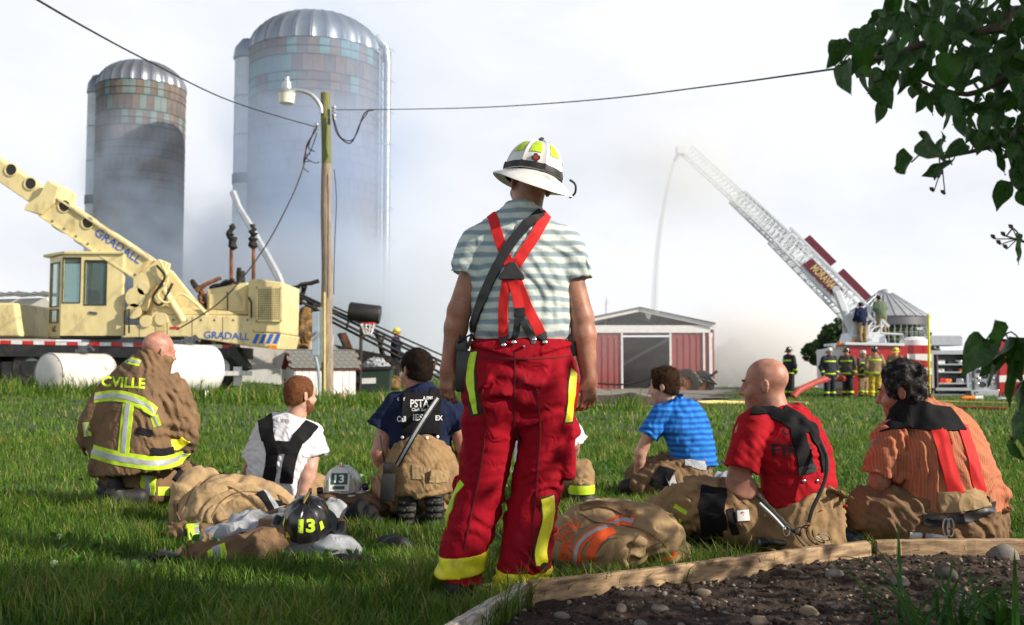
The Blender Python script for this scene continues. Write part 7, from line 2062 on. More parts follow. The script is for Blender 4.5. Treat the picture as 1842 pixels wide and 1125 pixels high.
# fallen conveyor: two rails, rungs, hood drum
YV = 29.6; A = px_fn(YV)
cv = thing('conveyor', 'long fallen farm conveyor with rails sloping down over the debris', 'conveyor', at(700, 640, YV))
for a, b, dy in (((520, 520), (830, 668), 0), ((545, 545), (830, 690), 0), ((535, 532), (830, 676), .5), ((560, 560), (835, 703), .5)):
    mb = MB(); mb.cyl(A(*a, dy), A(*b, dy), .045, 6); mb.build('rail', M['black_metal'], cv)
for i in range(9):
    f = i / 8; x_ = 565 + 250 * f
    mb = MB(); mb.cyl(A(x_, 541 + 119 * f + 4, 0), A(x_ - 4, 556 + 121 * f + 6, 0), .04, 6); mb.cyl(A(x_, 545 + 119 * f, 0), A(x_ + 2, 548 + 119 * f, .5), .03, 6)
    mb.build('crossbar', M['rust' if i > 5 else 'black_metal'], cv)
for f in (.0, .01):
    mb = MB(); mb.cyl(A(600, 552 - f, .1), A(830, 655, .1), .03, 6); mb.build('chain', M['black_metal'], cv)
    break
mb = MB(); c0, c1_ = A(628, 560, .1), A(684, 567, .1); mb.tube([c0, c0 + (c1_ - c0) * .04, c1_ - (c1_ - c0) * .04, c1_], [.26, .28, .28, .26], 20); mb.build('drum', M['black_metal'], cv, smooth=True)
hp_ = thing('basketball_hoop', 'basketball hoop pole with torn net in front of the debris', 'hoop', on(648, 29))
A = px_fn(29.0)
mb = MB(); mb.cyl(on(648, 29, -.1), A(650, 588), .05, 8); mb.build('pole', M['black_metal'], hp_, smooth=True)
mb = MB(); mb.tube([A(662, 582) + V(.22 * math.cos(a_), .22 * math.sin(a_), 0) for a_ in np.linspace(0, 6.28, 16)], .018, 6); mb.build('rim', M['tape_red'], hp_, smooth=True)
mb = MB()
for k in range(10):
    a_ = k * .628; mb.tube([A(662, 582) + V(.22 * math.cos(a_), .22 * math.sin(a_), 0), A(662, 592) + V(.16 * math.cos(a_ + .3), .16 * math.sin(a_ + .3), 0), A(662, 602) + V(.1 * math.cos(a_), .1 * math.sin(a_), 0)], .014, 4)
tag(mb.build('net', M['white_print'], hp_), kind='stuff')
ds = thing('dumpster', 'dark green dumpster with white label filled with rubbish', 'dumpster', on(672, 29.3))
A = px_fn(29.3)
mb = MB(); ppx(mb, [(644, 664), (704, 662), (700, 706), (648, 706)], 29.3, .9); mb.build('bin', M['dumpster_green'], ds, bevel=.02)
mb = MB(); ppx(mb, [(642, 661), (706, 659), (706, 664), (642, 666)], 29.25, 1.0); mb.build('rim', M['black_metal'], ds)
mb = MB(); ppx(mb, [(651, 681), (676, 680), (676, 690), (651, 691)], 29.28, .012); mb.build('label_plate', M['white_paint'], ds)
cloth_heap('rubbish_bag', 'crumpled white and tan rubbish on top of the dumpster', 'rubbish', V(A(674, 660).x, 29.7, 0), (.4, .3, .2), M['grey_cloth'], 57, .06, h=.03).location.z = A(674, 663).z - G(A(674, 660).x, 29.7)

# ---------- red barn
YB = 75.0; A = px_fn(YB); k = YB / FPX
barn = thing('barn', 'red metal barn with white trim, open doorway and burnt-out gable', 'barn', on(1155, YB))
zb = G(A(1155, 700).x, YB) - .2; X = lambda px: A(px, 600).x; Zp = lambda py: A(1155, py).z
xl, xr = X(1014), X(1283); ze = Zp(599); zr = Zp(557); xm = X(1150)
def panel_strip(x0, x1, n, z0, z1, m='barn_red', par=barn, y=YB):
    for i in range(n):
        a, b = x0 + (x1 - x0) * i / n, x0 + (x1 - x0) * (i + 1) / n
        mb = MB(); mb.box(((a + b) / 2, y, (z0 + z1) / 2), (b - a - .03, .06, z1 - z0)); mb.box((a + .03, y - .05, (z0 + z1) / 2), (.05, .05, z1 - z0)); mb.build('siding_panel', M[m], par)
panel_strip(xl, X(1117), 9, zb, ze); panel_strip(X(1207), X(1264), 5, zb, ze); panel_strip(X(1267), X(1274), 1, zb, ze)
for px in (1118.5, 1205.5, 1265.5, 1277.5):
    mb = MB(); w = 3.4 if px < 1270 else 5.5; mb.box((X(px), YB - .06, (zb + ze) / 2), (w * k, .14, ze - zb)); mb.build('trim_post', M['white_paint'], barn)
mb = MB(); mb.box(((xl + xr) / 2 - .1, YB - .08, ze + .28), (xr - xl - .3, .16, .56)); mb.build('trim_beam', M['white_paint'], barn)
for sg, xe in ((-1, xl), (1, xr)):
    p, q_ = V(xm, YB - .15, zr), V(xe + sg * .15, YB - .15, ze + .55 - (.0))
    mb = MB(); mb.bar(p, q_, .34, .30, up=(0, 1, 0)); mb.build('gable_trim', M['white_paint'], barn)
    d = 18.0; u = (q_ - p); n_ = 12
    mb = MB(); mb.grid([[p + u * (i / n_) + V(0, y_, .18) for y_ in (-.3, d)] for i in range(n_ + 1)]); mb.grid([[p + u * (i / n_) + V(0, y_, .12) for y_ in (-.3, d)] for i in range(n_ + 1)]); mb.build('roof', M['steel_roof'], barn)
    mb = MB(); mb.box((xe, YB + d / 2, (zb + ze) / 2), (.15, d - .1, ze - zb + .5)); mb.build('side_wall', M['barn_red'], barn)
mb = MB(); mb.box((xm, YB + 18, (zb + ze) / 2), (xr - xl, .2, ze - zb + .6)); mb.build('back_wall', M['inside_shade'], barn); MB().prism([(xl, ze), (xr, ze), (xm, zr)], (0, YB + 10, .2), (1, 0, 0), (0, 0, 1), (0, 1, 0), .2).build('inner_gable', M['inside_shade'], barn)  # interior darkness is put into the colour of these walls
mb = MB(); mb.box((xm, YB + 9, zb + .1), (xr - xl, 17, .1)); mb.build('floor', M['inside_shade'], barn)
# remnants of the gable boarding
for poly, m in (([(1076, 600), (1092, 585), (1092, 606), (1076, 608)], 'white_paint'), ([(1250, 585), (1282, 600), (1282, 606), (1236, 606), (1228, 596)], 'white_paint'), ([(1160, 562), (1172, 566), (1168, 576), (1162, 570)], 'white_paint'), ([(1198, 590), (1212, 588), (1210, 596), (1203, 598)], 'white_paint'), ([(1153, 590), (1166, 588), (1164, 598), (1152, 600)], 'white_paint'), ([(1090, 598), (1235, 594), (1235, 603), (1090, 604)], 'rust')):
    mb = MB(); ppx(mb, poly, YB - .02, .06); mb.build('torn_boarding', M[m], barn)
for i in range(7):
    xx = xl + (xr - xl) * (i + .5) / 7; hh = zr - abs(xx - xm) / (xr - xm) * (zr - ze - .5)
    mb = MB(); mb.bar(V(xx, YB + 2 + i % 3, ze + .5), V(xx + .4 * (-1) ** i, YB + 2 + i % 3, hh - .1), .14); mb.build('rafter', M['char'], barn)
ant = thing('antenna_mast', 'thin antenna mast rising behind the barn roof', 'antenna', on(1088, 80))
mb = MB(); mb.cyl(at(1088, 600, 80), at(1091, 537, 80), .06, 6); mb.cyl(at(1088, 548, 80), at(1094, 545, 80), .03, 5); mb.build('mast', M['galvanised'], ant)
hr = thing('farm_implement', 'black wheeled farm implement parked before the barn', 'implement', on(1240, 66)); A = px_fn(66)
wheel(hr, A(1232, 690), .95, .3, rim='rust'); wheel(hr, A(1262, 690, .6), .85, .3, rim='rust'); wheel(hr, A(1212, 694, 1.0), .8, .3)
for a, b in (((1205, 672), (1240, 676)), ((1240, 676), (1285, 690)), ((1262, 690), (1290, 668)), ((1222, 664), (1232, 690)), ((1248, 670), (1262, 690)), ((1278, 680), (1290, 692))):
    mb = MB(); mb.cyl(A(*a), A(*b), .10, 6); mb.build('frame_bar', M['black_metal'], hr)
mb = MB(); ppx(mb, [(1208, 668), (1234, 668), (1236, 684), (1206, 684)], 66.2, 1.0); mb.build('hopper', M['black_metal'], hr, bevel=.05)
mb = MB(); ppx(mb, [(1213, 663), (1233, 663), (1233, 668), (1213, 668)], 66.2, .8); mb.build('lid', M['tape_red'], hr)
pt_ = thing('pallet_table', 'low stack of boards and pallets near the barn door', 'pallet', on(1068, 45)); A = px_fn(45)
for i, (a, b, c_) in enumerate(((1030, 1098, 702), (1034, 1092, 708), (1030, 1090, 714), (1050, 1100, 711))):
    mb = MB(); ppx(mb, [(a, c_), (b, c_ - 1), (b, c_ + 2.5), (a, c_ + 3)], 45 + .3 * i, 1.0); mb.build('board', M['white_board' if i == 3 else 'rust'], pt_)
for x_ in (1040, 1085):
    mb = MB(); ppx(mb, [(x_, 703), (x_ + 5, 703), (x_ + 5, 720), (x_, 720)], 45.3, .8); mb.build('block', M['rust'], pt_)
A = px_fn(50); wire('dark blue hose strung across the barn front', [A(1075, 690), A(1120, 692), A(1160, 684), A(1185, 672)], .05, name='hose')

def hose(label, pts, r, m, name='fire_hose'):
    mb = MB(); mb.tube(smooth_path(pts, 7), r, 8); return tag(mb.build(name, M[m], None, smooth=True), label, 'hose')
def gp(px, Y, dz=.05): return on(px, Y, dz)
hose('pale hose lying on the grass beyond the man in blue', [gp(1240, 27), gp(1285, 28, .08), gp(1330, 28.5), gp(1400, 29), gp(1450, 28)], .05, 'hose_yellow')
hose('dark hose lying on the grass before the barn', [gp(1215, 30), gp(1260, 31), gp(1310, 30.5), gp(1375, 31.5)], .06, 'black_rubber')
hose('thick red supply hose arching from the ladder truck to the ground', [gp(1425, 35, .05), gp(1436, 35.2, .28), at(1455, 694, 35.6), at(1480, 684, 36), at(1510, 681, 36.6), at(1530, 684, 37)], .12, 'hose_red')
hose('yellow hose stretched across the lawn near the ladder truck', [gp(1680, 30), gp(1740, 29.5), gp(1800, 28.5), gp(1860, 27.5)], .04, 'hose_yellow')
hose('red hose lying on the grass near the trucks', [gp(1705, 25), gp(1750, 24.6), gp(1810, 24.2)], .04, 'hose_red')

# ---------- ladder truck
YT = 38.0; A = px_fn(YT); kT = YT / FPX
trk = thing('ladder_truck', 'red fire ladder truck with its aerial ladder raised towards the barn', 'fire truck', on(1640, YT))
T = lambda nm, m, polys, bev=.02, par=trk: [mb_ := MB(), [ppx(mb_, p, YT + y0, d) for p, y0, d in polys], mb_.build(nm, M[m], par, bevel=bev)][2]
T('body', 'engine_red', [([(1524, 622), (1676, 622), (1676, 712), (1524, 712)], 0, 2.4)])
T('deck', 'ladder_white', [([(1520, 616), (1627, 618), (1627, 623), (1520, 621)], -.12, 2.6)])
T('side_stripe', 'white_paint', [([(1632, 637), (1676, 637), (1676, 650), (1632, 646)], -.02, .03)], 0); T('side_stripe', 'white_paint', [([(1655, 662), (1676, 662), (1676, 674), (1655, 674)], -.02, .03)], 0)
T('rear_lamp_panel', 'white_paint', [([(1494, 628), (1524, 624), (1524, 700), (1496, 700)], .3, 1.8)])
mb = MB(); o = A(1677, 714); holes_wall(mb, o, (1, 0, 0), (0, 0, 1), (0, 1, 0), 67 * kT, 83 * kT, [(4 * kT, 5 * kT, 63 * kT, 76 * kT)], .1); mb.build('compartment_frame', M['silver'], trk)
mb = MB(); mb.box(A(1710, 675, .9), (66 * kT, .05, 82 * kT)); mb.box(A(1678, 675, .5), (.05, .9, 82 * kT)); mb.box(A(1743, 675, .5), (.05, .9, 82 * kT)); mb.box(A(1710, 635, .5), (66 * kT, .9, .05)); mb.box(A(1710, 713, .5), (66 * kT, .9, .05)); mb.build('compartment', M['metal_dark'], trk)
for py in (656, 670, 690):
    mb = MB(); mb.box(A(1710, py, .45), (60 * kT, .8, .05)); mb.build('shelf', M['silver'], trk)
eqs = [(1690, 652, .30, .18, 'white_paint'), (1712, 653, .4, .12, 'black_metal'), (1688, 667, .35, .16, 'white_paint'), (1705, 666, .25, .2, 'black_metal'), (1694, 686, .28, .22, 'tape_red'), (1704, 686, .2, .18, 'orange_lamp'), (1724, 686, .3, .22, 'silver'), (1730, 667, .3, .14, 'orange_lamp'), (1722, 652, .25, .16, 'silver')]
for px, py, w, h, m in eqs:
    mb = MB(); p = A(px, py, .35); mb.box(p + V(0, 0, 0), (w, .3, h)); mb.cyl(p + V(w * .3, -.16, .02), p + V(w * .3, -.1, .02), h * .3, 10); mb.build('equipment', M[m], trk, bevel=.03)
mb = MB(); ppx(mb, [(1684, 698), (1748, 698), (1748, 703), (1684, 703)], YT - .35, .45); mb.build('tailboard', M['silver'], trk)
T('pump_panel', 'silver', [([(1744, 656), (1798, 650), (1798, 706), (1744, 706)], .15, 2.2)])
T('running_board', 'silver', [([(1746, 702), (1798, 702), (1796, 715), (1748, 715)], -.3, .6)])
for px, py, r_ in ((1756, 684, .16), (1772, 676, .12), (1784, 686, .16), (1768, 692, .12), (1786, 670, .1), (1760, 668, .08)):
    mb = MB(); mb.lathe([(r_, 0), (r_, -.06), (r_ * .7, -.09), (r_ * .6, -.02), (.001, -.02)], A(px, py, .14), (0, 1, 0), 16); mb.build('intake', M['metal' if r_ > .13 else 'metal_dark'], trk, smooth=True)
T('crew_cab', 'engine_red', [([(1798, 612), (1960, 600), (1960, 712), (1798, 712)], .0, 2.4)]); T('cab_stripe', 'white_paint', [([(1798, 676), (1960, 672), (1960, 684), (1798, 688)], -.02, .03)], 0)
T('roof_box', 'silver', [([(1675, 604), (1732, 604), (1732, 622), (1675, 622)], .4, 1.2)]); 
mb = MB(); mb.lathe([(.6, 0), (.55, .2), (.3, .33), (.001, .36)], A(1646, 622, .8), (0, 0, 1), 20); mb.build('roof_dome', M['white_paint'], trk, smooth=True)
mb = MB(); mb.cyl(A(1672, 712, -.25), A(1670, 565, -.25), .05, 8); mb.build('pike_pole', M['hi_vis_yellow'], trk, smooth=True)
for px in (1600, 1650, 1850): wheel(trk, A(px, 706, .1), .5, .4)
for px, py in ((1500, 626), (1510, 622), (1536, 618)):
    mb = MB(); mb.cyl(A(px, py, .2), A(px, py - 7, .2), .09, 10); mb.build('beacon', M['orange_lamp' if px != 1500 else 'metal'], trk, smooth=True)
# turntable and aerial ladder
tt = T('turntable', 'ladder_white', [([(1538, 598), (1590, 598), (1596, 617), (1532, 617)], .4, 1.6), ([(1535, 560), (1548, 560), (1552, 616), (1532, 616)], .2, .3)])
mb = MB(); mb.bar(A(1505, 524, .5), A(1540, 616, .5), .26, .26); mb.build('lift_cylinder', M['ladder_white'], trk, bevel=.03)
for (a, b) in (((1528, 605), (1562, 604)), ((1585, 600), (1625, 602)), ((1562, 604), (1562, 585)), ((1585, 600), (1585, 578)), ((1625, 602), (1625, 618))):
    mb = MB(); mb.cyl(A(*a, .1), A(*b, .1), .04, 6); mb.build('handrail', M['ladder_white'], trk)
def ladder(nm, a, b, h, w, rail, m, bays):
    """truss ladder from a to b (world), h high, w wide (along y)"""
    lad = empty(nm, a); lad.parent = trk; lad.matrix_parent_inverse = pmat(trk).inverted()
    d = (b - a); L_ = d.length; d = d.normalized(); up = V(0, 1, 0).cross(d).normalized(); up = up if up.z > 0 else -up
    sd = V(0, 1, 0)
    for s_ in (0, w):
        for hh in (0, h):
            mb = MB(); mb.bar(a + sd * s_ + up * hh, b + sd * s_ + up * hh, rail * (1.3 if hh == 0 else .8), rail, up=up); mb.build('rail', M[m], lad)
        mb = MB()
        for i in range(bays):
            p0 = a + d * (L_ * i / bays) + sd * s_; p1 = a + d * (L_ * (i + .5) / bays) + sd * s_; p2 = a + d * (L_ * (i + 1) / bays) + sd * s_
            mb.bar(p0, p1 + up * h, rail * .5); mb.bar(p1 + up * h, p2, rail * .5)
        tag(mb.build('lattice', M[m], lad), kind='stuff')
    mb = MB()
    n = int(L_ / .36)
    for i in range(n): p = a + d * (L_ * i / n); mb.bar(p, p + sd * w, rail * .45)
    tag(mb.build('rungs', M[m], lad), kind='stuff')
    return lad, d, up
a0, a1 = at(1568, 612, 38.4), at(1392, 432, 40.5)
l1, d1, u1 = ladder('base_section', a0, a1, .85, .85, .10, 'ladder_white', 14)
b1_, b2_ = a0 + (a1 - a0) * .35 + u1 * .18 + V(0, .12, 0), at(1318, 360, 42) 
ladder('mid_section', b1_, b2_ , .66, .64, .075, 'ladder_white', 26)
c1_, c2_ = b1_ + (b2_ - b1_) * .45 + u1 * .14 + V(0, .1, 0), at(1228, 274, 43.5)
ladder('fly_section', c1_, c2_, .50, .46, .06, 'ladder_white', 30)
sp0 = a0 + d1 * ((a1 - a0).length * .40); sp1 = a0 + d1 * ((a1 - a0).length * .72)
sgn = empty('sign', sp0); sgn.parent = trk; sgn.matrix_parent_inverse = pmat(trk).inverted()
mb = MB(); Ls = (sp1 - sp0).length; mb.prism([(0, .10), (Ls, .10), (Ls, .56), (0, .56)], sp0 + V(0, -.12, 0), d1, u1, V(0, 1, 0), .03); mb.build('sign_board', M['maroon'], sgn)
lettering('lettering', 'MORAVIA', sp0 + d1 * (Ls * .5) + u1 * .36 + V(0, -.125, 0), -d1, u1, .34, M['gold'], sgn, None, lift=.01, width=Ls * .66, bold=.02)
mb = MB(); c_ = sp0 + d1 * (Ls * .1) + u1 * .36 + V(0, -.15, 0); mb.lathe([(.001, .02), (.16, .02), (.16, 0)], c_, (0, -1, 0), 10); mb.build('emblem', M['silver'], sgn)
mb = MB(); mb.prism([(0, 0), (1.6, 0), (1.6, .35), (0, .35)], a0 + d1 * 1.2 + u1 * 1.15 + V(0, .9, 0), d1, u1, V(0, 1, 0), .05); mb.prism([(0, 0), (1.6, 0), (1.6, .35), (0, .35)], a0 + d1 * 3.2 + u1 * 1.15 + V(0, .9, 0), d1, u1, V(0, 1, 0), .05); mb.build('sign_board', M['maroon'], sgn)
mb = MB(); mb.box(c2_ + V(0, .2, .1), (.5, .6, .35)); mb.cyl(c2_ + V(-.1, .2, 0), c2_ + V(-.35, .2, -.35), .09, 10); mb.build('nozzle', M['ladder_white'], trk, bevel=.03)
# water stream
wm = bpy.data.materials.new('water_spray'); wm.use_nodes = True
nt_ = wm.node_tree; pb = nt_.nodes['Principled BSDF']; pb.inputs['Base Color'].default_value = (.9, .92, .95, 1); pb.inputs['Roughness'].default_value = .9; pb.inputs['Alpha'].default_value = .22
ws = MB(); s0 = c2_ + V(-.35, .2, -.35); s1 = at(1178, 560, 50)
Pw = [s0 + (s1 - s0) * t_ + V(-1.6 * t_ * (1 - t_) * .5, 0, 1.2 * t_ * (1 - t_)) for t_ in np.linspace(0, 1, 20)]
ws.tube(Pw, [.06 + .16 * i / 19 for i in range(20)], 8, cap=False)
tag(ws.build('water_stream', wm, None, smooth=True), 'thin white water stream falling from the aerial ladder tip onto the barn', 'water stream')
# things lying near the trucks
for px, Y, m, l in ((1738, 33, 'orange_lamp', 'orange and white tool lying on the grass by the truck'), (1752, 33, 'white_paint', 'white tool lying on the grass by the truck'), (1802, 31, 'silver', 'silver hose coupling lying on the lawn')):
    t = thing('hose_nozzle', l, 'nozzle', gp(px, Y, 0)); mb = MB(); p = gp(px, Y, .08)
    mb.tube([p + V(-.2, 0, 0), p + V(-.05, 0, .02), p + V(.05, 0, .02), p + V(.22, 0, .0)], [.05, .08, .06, .10], 10); mb.build('barrel', M[m], t, smooth=True)
    mb = MB(); mb.tube([p + V(0, 0, .05), p + V(-.03, 0, .2), p + V(.08, 0, .2)], .025, 6); mb.build('handle', M['black_metal'], t, smooth=True)

# ---------- grain bin with cone roof
YG = 60.0; A = px_fn(YG)
gbn = thing('grain_bin', 'grain bin with ribbed conical metal roof and open mesh wall behind the truck', 'grain bin', on(1592, YG))
ap = A(1580, 524); ce = A(1592, 572); rad = 75 * YG / FPX
n = 26; da = 2 * math.pi / n
mbp = MB(); mbp.grid([[V(math.sin(a) * r_ * (1 + .0), -math.cos(a) * r_, z + b) for a, b in ((-da / 2, .06), (-da / 2 * .86, 0), (da / 2 * .86, 0), (da / 2, .06))] for r_, z in ((rad * 1.02, 0), (rad * .18, ap.z - ce.z - .15))])
pm_ = mbp.mesh('roof_panel'); pm_.materials.append(M['steel_roof'])
for i in range(n):
    o = bpy.data.objects.new('roof_panel', pm_); col.objects.link(o); o.parent = gbn; o.matrix_parent_inverse = pmat(gbn).inverted(); o.location = (ce.x, YG, ce.z); o.rotation_euler = (0, 0, da * i)
mb = MB(); mb.lathe([(rad * .20, ap.z - ce.z - .2), (rad * .16, ap.z - ce.z), (rad * .05, ap.z - ce.z + .12), (.001, ap.z - ce.z + .14)], V(ce.x, YG, ce.z), (0, 0, 1), 20); mb.build('roof_cap', M['steel_roof'], gbn, smooth=True)
mb = MB(); mb.lathe([(rad * .99, -.5), (rad * .99, .0), (rad * .2, .05)], V(ce.x, YG, ce.z), (0, 0, 1), 30); mb.build('eave_band', M['metal_dark'], gbn, smooth=True)
mb = MB()
for i in range(44):
    a = 2 * math.pi * i / 44; mb.cyl(V(ce.x + rad * .97 * math.sin(a), YG - rad * .97 * math.cos(a), G(ce.x, YG)), V(ce.x + rad * .97 * math.sin(a), YG - rad * .97 * math.cos(a), ce.z), .025, 4)
for z in np.arange(.3, ce.z - .2, .42): mb.tube([V(ce.x + rad * .97 * math.sin(a), YG - rad * .97 * math.cos(a), z) for a in np.linspace(0, 6.2832, 40)], .018, 4, cap=False)
tag(mb.build('mesh_wall', M['galvanised'], gbn), kind='stuff')

# ---------- background firefighters
dm('gear_black', (.014, .014, .018), .85, var=.3, vscale=6); dm('gear_tan', (.24, .17, .09), .9, var=.2, vscale=6); dm('gear_grey', (.07, .065, .055), .9, var=.25, vscale=6); dm('gear_yellow', (.42, .30, .03), .9, var=.2, vscale=6)
dm('shirt_green', (.09, .13, .08), .9, var=.1)
def firefighter(label, px, Y, H, coat, trou, helm, face=(0, -1, 0), lean=(0, 0), arms=((-.24, .0, -.42), (.24, .0, -.42)), z=None, stripes=True, bent=0.0, stripe_m='hi_vis', legs_gap=.11, head=True, twist=0.0):
    b = on(px, Y) if z is None else V(at(px, 600, Y).x, Y, z)
    t = thing('person', label, 'person', b, group=None)
    s = H / 1.80
    f = Vector(face).normalized(); r = V(f.y, -f.x, 0) * -1.0; r = V(-f.y, f.x, 0)
    P = lambda x, y, z_: b + r * (x * s) + f * (y * s) + V(0, 0, z_ * s) + V(lean[0], lean[1], 0) * max(0, z_ - .85) * s
    hips, chest, neck = P(0, 0, .92), P(0, bent * .5, 1.32), P(0, bent * .8, 1.50)
    hc = P(0, bent + .03, 1.62)
    hds = head_sdf(hc, f, (0, 0, 1), s)
    hands = [P(a[0] * 1.05, a[1] + .08, 1.42 + a[2] * 1.55) for a in arms]
    els = [P(a[0] * 1.25, a[1] * .4 - .04, 1.42 + a[2] * .75) for a in arms]
    sh = [P(-.2, bent * .7, 1.42), P(.2, bent * .7, 1.42)]
    body = s_union([hds, s_cone(hc, neck, .06 * s, .07 * s), s_cone(hips, chest, .12 * s, .12 * s)] + [s_union([s_cone(q, e, .05 * s, .045 * s), s_cone(e, h, .045 * s, .04 * s), s_ell(h, (.045 * s, .045 * s, .06 * s))], .02) for q, e, h in zip(sh, els, hands)], .03)
    lo, hi = bounds([P(-.45, -.3, .8), P(.45, .3, 1.85), hc] + hands, .12)
    sdf_obj('body', body, lo, hi, .022, M['skin'], t)
    tor = s_loft([(P(0, 0, .78), .24 * s, .17 * s), (P(0, bent * .2, 1.05), .23 * s, .16 * s), (P(0, bent * .6, 1.33), .235 * s, .15 * s), (neck, .11 * s, .10 * s)], tuple(r), .03)
    sl = [s_union([s_cone(q, e, .085 * s, .078 * s), s_cone(e, e + (h - e) * .8, .078 * s, .07 * s)], .03) for q, e, h in zip(sh, els, hands)]
    cf = s_disp(s_union([tor] + sl, .04), lambda p: .012 * noise3(p, (9, 9, 12), 3))
    cobj = sdf_obj('coat' if stripes else 'shirt', cf, lo, hi, .020, M[coat], t)
    lg = s_union([s_loft([(P(sg * .10, 0, .86), .14 * s, .15 * s), (P(sg * legs_gap, .02, .48), .105 * s, .11 * s), (P(sg * legs_gap * 1.1, -.02, .06), .095 * s, .105 * s)], tuple(r), .02) for sg in (-1, 1)], .02)
    lg = s_disp(lg, lambda p: .012 * noise3(p, (8, 8, 14), 6))
    lo2, hi2 = bounds([P(-.25, -.2, .02), P(.25, .2, 1.0)], .08); lo2[2] = b.z - .01
    tobj = sdf_obj('trousers', lg, lo2, hi2, .022, M[trou], t)
    for sg in (-1, 1):
        q = P(sg * legs_gap * 1.1, .05, .045); bo = sdf_obj('boot', s_ell(q, (.06 * s, .06 * s, .06 * s) if False else (.07 * s, .13 * s, .055 * s), ax=(r, f, (0, 0, 1))), npv(q) - .18, npv(q) + .18, .022, M['black_rubber'], t)
    if stripes:
        sl_ = [(P(0, 0, 1.30), .055), (P(0, 0, .86), .055)]
        for c_, w_ in sl_:
            sdf_obj('reflective_stripe', lambda p, c_=c_, w_=w_: np.maximum(np.maximum(tor(p) - .012 - .012 * noise3(p, (9, 9, 12), 3), s_slab(c_, (0, 0, 1), w_ * s)(p)), 0 * p[:, 0] - 1), npv(c_) - np.array([.33, .3, .06]), npv(c_) + np.array([.33, .3, .06]), .014, M[stripe_m], cobj)
        for e, h in zip(els, hands):
            c_ = e + (h - e) * .55; dn = (h - e).normalized()
            sdf_obj('sleeve_stripe', lambda p, c_=c_, dn=dn: np.maximum(s_cone(c_ - dn * .1, c_ + dn * .1, .086 * s, .084 * s)(p), s_slab(c_, dn, .055 * s)(p)), npv(c_) - .13, npv(c_) + .13, .016, M[stripe_m], cobj)
        for sg in (-1, 1):
            c_ = P(sg * legs_gap * 1.1, -.01, .20)
            sdf_obj('leg_stripe', lambda p, c_=c_: np.maximum(lg(p) - .010, s_slab(c_, (0, 0, 1), .07 * s)(p)), npv(c_) - np.array([.13, .16, .06]), npv(c_) + np.array([.10 if sg < 0 else .13, .16, .06]), .016, M[stripe_m], tobj)
    if helm:
        he = empty('helmet', hc); he.parent = t; he.matrix_parent_inverse = pmat(t).inverted()
        helmet(he, hc + V(0, 0, .045 * s), (0, 0, 1), f, M[helm], s * .98, .075, M['black_rubber'], [(.8, .35, .7, .3), (-.8, .35, .7, .3), (2.4, .35, .7, .3), (-2.4, .35, .7, .3)], M['hi_vis'], simple=True)
    else:
        hair_cap(hds, .006, M['hair_dark'] if 'hair_dark' in M else M['black_fabric'], t, .016, name='hair')
    return t
FF = firefighter
FF('firefighter in black gear with lime-lidded helmet standing alone by the red hose', 1418, 36.0, 1.84, 'gear_black', 'gear_black', 'helmet_black', (.7, .5, 0), arms=((-.24, .0, -.36), (.22, .12, -.30)))
FF('firefighter in navy gear and white helmet facing out beside the ladder truck', 1491, 36.2, 1.84, 'navy_gear', 'navy_gear', 'helmet_white', (.15, -1, 0))
FF('firefighter in dark grey gear turned towards the white-helmeted one', 1523, 36.8, 1.86, 'gear_grey', 'gear_black', 'helmet_black', (-.5, -.6, 0), arms=((-.22, .12, -.3), (.24, 0, -.42)))
FF('shorter firefighter in grey gear and white helmet behind the tan coat', 1551, 37.2, 1.74, 'gear_grey', 'gear_tan', 'helmet_white', (.5, -.8, 0), arms=((-.2, .15, -.3), (.24, 0, -.42)))
FF('firefighter in tan coat and mustard trousers with his back turned', 1573, 36.0, 1.88, 'gear_tan', 'gear_yellow', 'helmet_black', (.1, 1, 0))
FF('firefighter in tan coat bending forward near the pike pole', 1608, 36.4, 1.82, 'gear_tan', 'gear_tan', 'helmet_yellow', (.6, .6, 0), bent=.12)
zt_ = at(1550, 618, 38.3).z
FF('man in navy shirt standing on the ladder truck turntable', 1551, 38.0, 1.62, 'shirt_navy' if 'shirt_navy' in M else 'gear_black', 'gear_tan', None, (-.3, .9, 0), z=zt_, stripes=False, bent=.08, arms=((-.2, .2, -.3), (.2, .2, -.3)))
FF('man in green shirt bending over the ladder controls', 1586, 38.6, 1.66, 'shirt_green', 'gear_tan', None, (-.2, .95, 0), z=at(1586, 606, 38.6).z, stripes=False, bent=.16, arms=((-.2, .25, -.3), (.2, .25, -.3)))
FF('firefighter in yellow helmet and navy shirt walking by the burnt debris', 712, 31.5, 1.86, 'shirt_navy' if 'shirt_navy' in M else 'gear_black', 'gear_black', 'helmet_yellow', (.85, .2, 0), z=at(712, 692, 31.5).z - .06, stripes=False, arms=((-.22, .1, -.36), (.22, .1, -.36)))
# ------------------------------------------------------------------ trees and plants
dm('leaf', (.034, .095, .018), .36, var=.35, vscale=9, c2=(.075, .155, .03), c2scale=5, c2lo=.5, c2hi=.66, translucent=.38, bump=.25, bscale=60, spec=.4)
dm('leaf_sunlit_tone', (.055, .15, .02), .4, var=.25, vscale=20, translucent=.35, bump=.2, bscale=60, spec=.4)  # lighter copy of leaf; sunlit look of some lilac leaves put into the colour
dm('bark', (.09, .065, .045), .9, var=.3, vscale=14, bump=.6, bscale=50)
dm('far_foliage', (.05, .095, .03), .7, var=.35, vscale=1.2, translucent=.25, spec=.2)
dm('blade_leaf', (.045, .13, .022), .4, var=.25, vscale=10, c2=(.10, .19, .03), c2scale=6, c2lo=.5, c2hi=.75, translucent=.3, spec=.4)

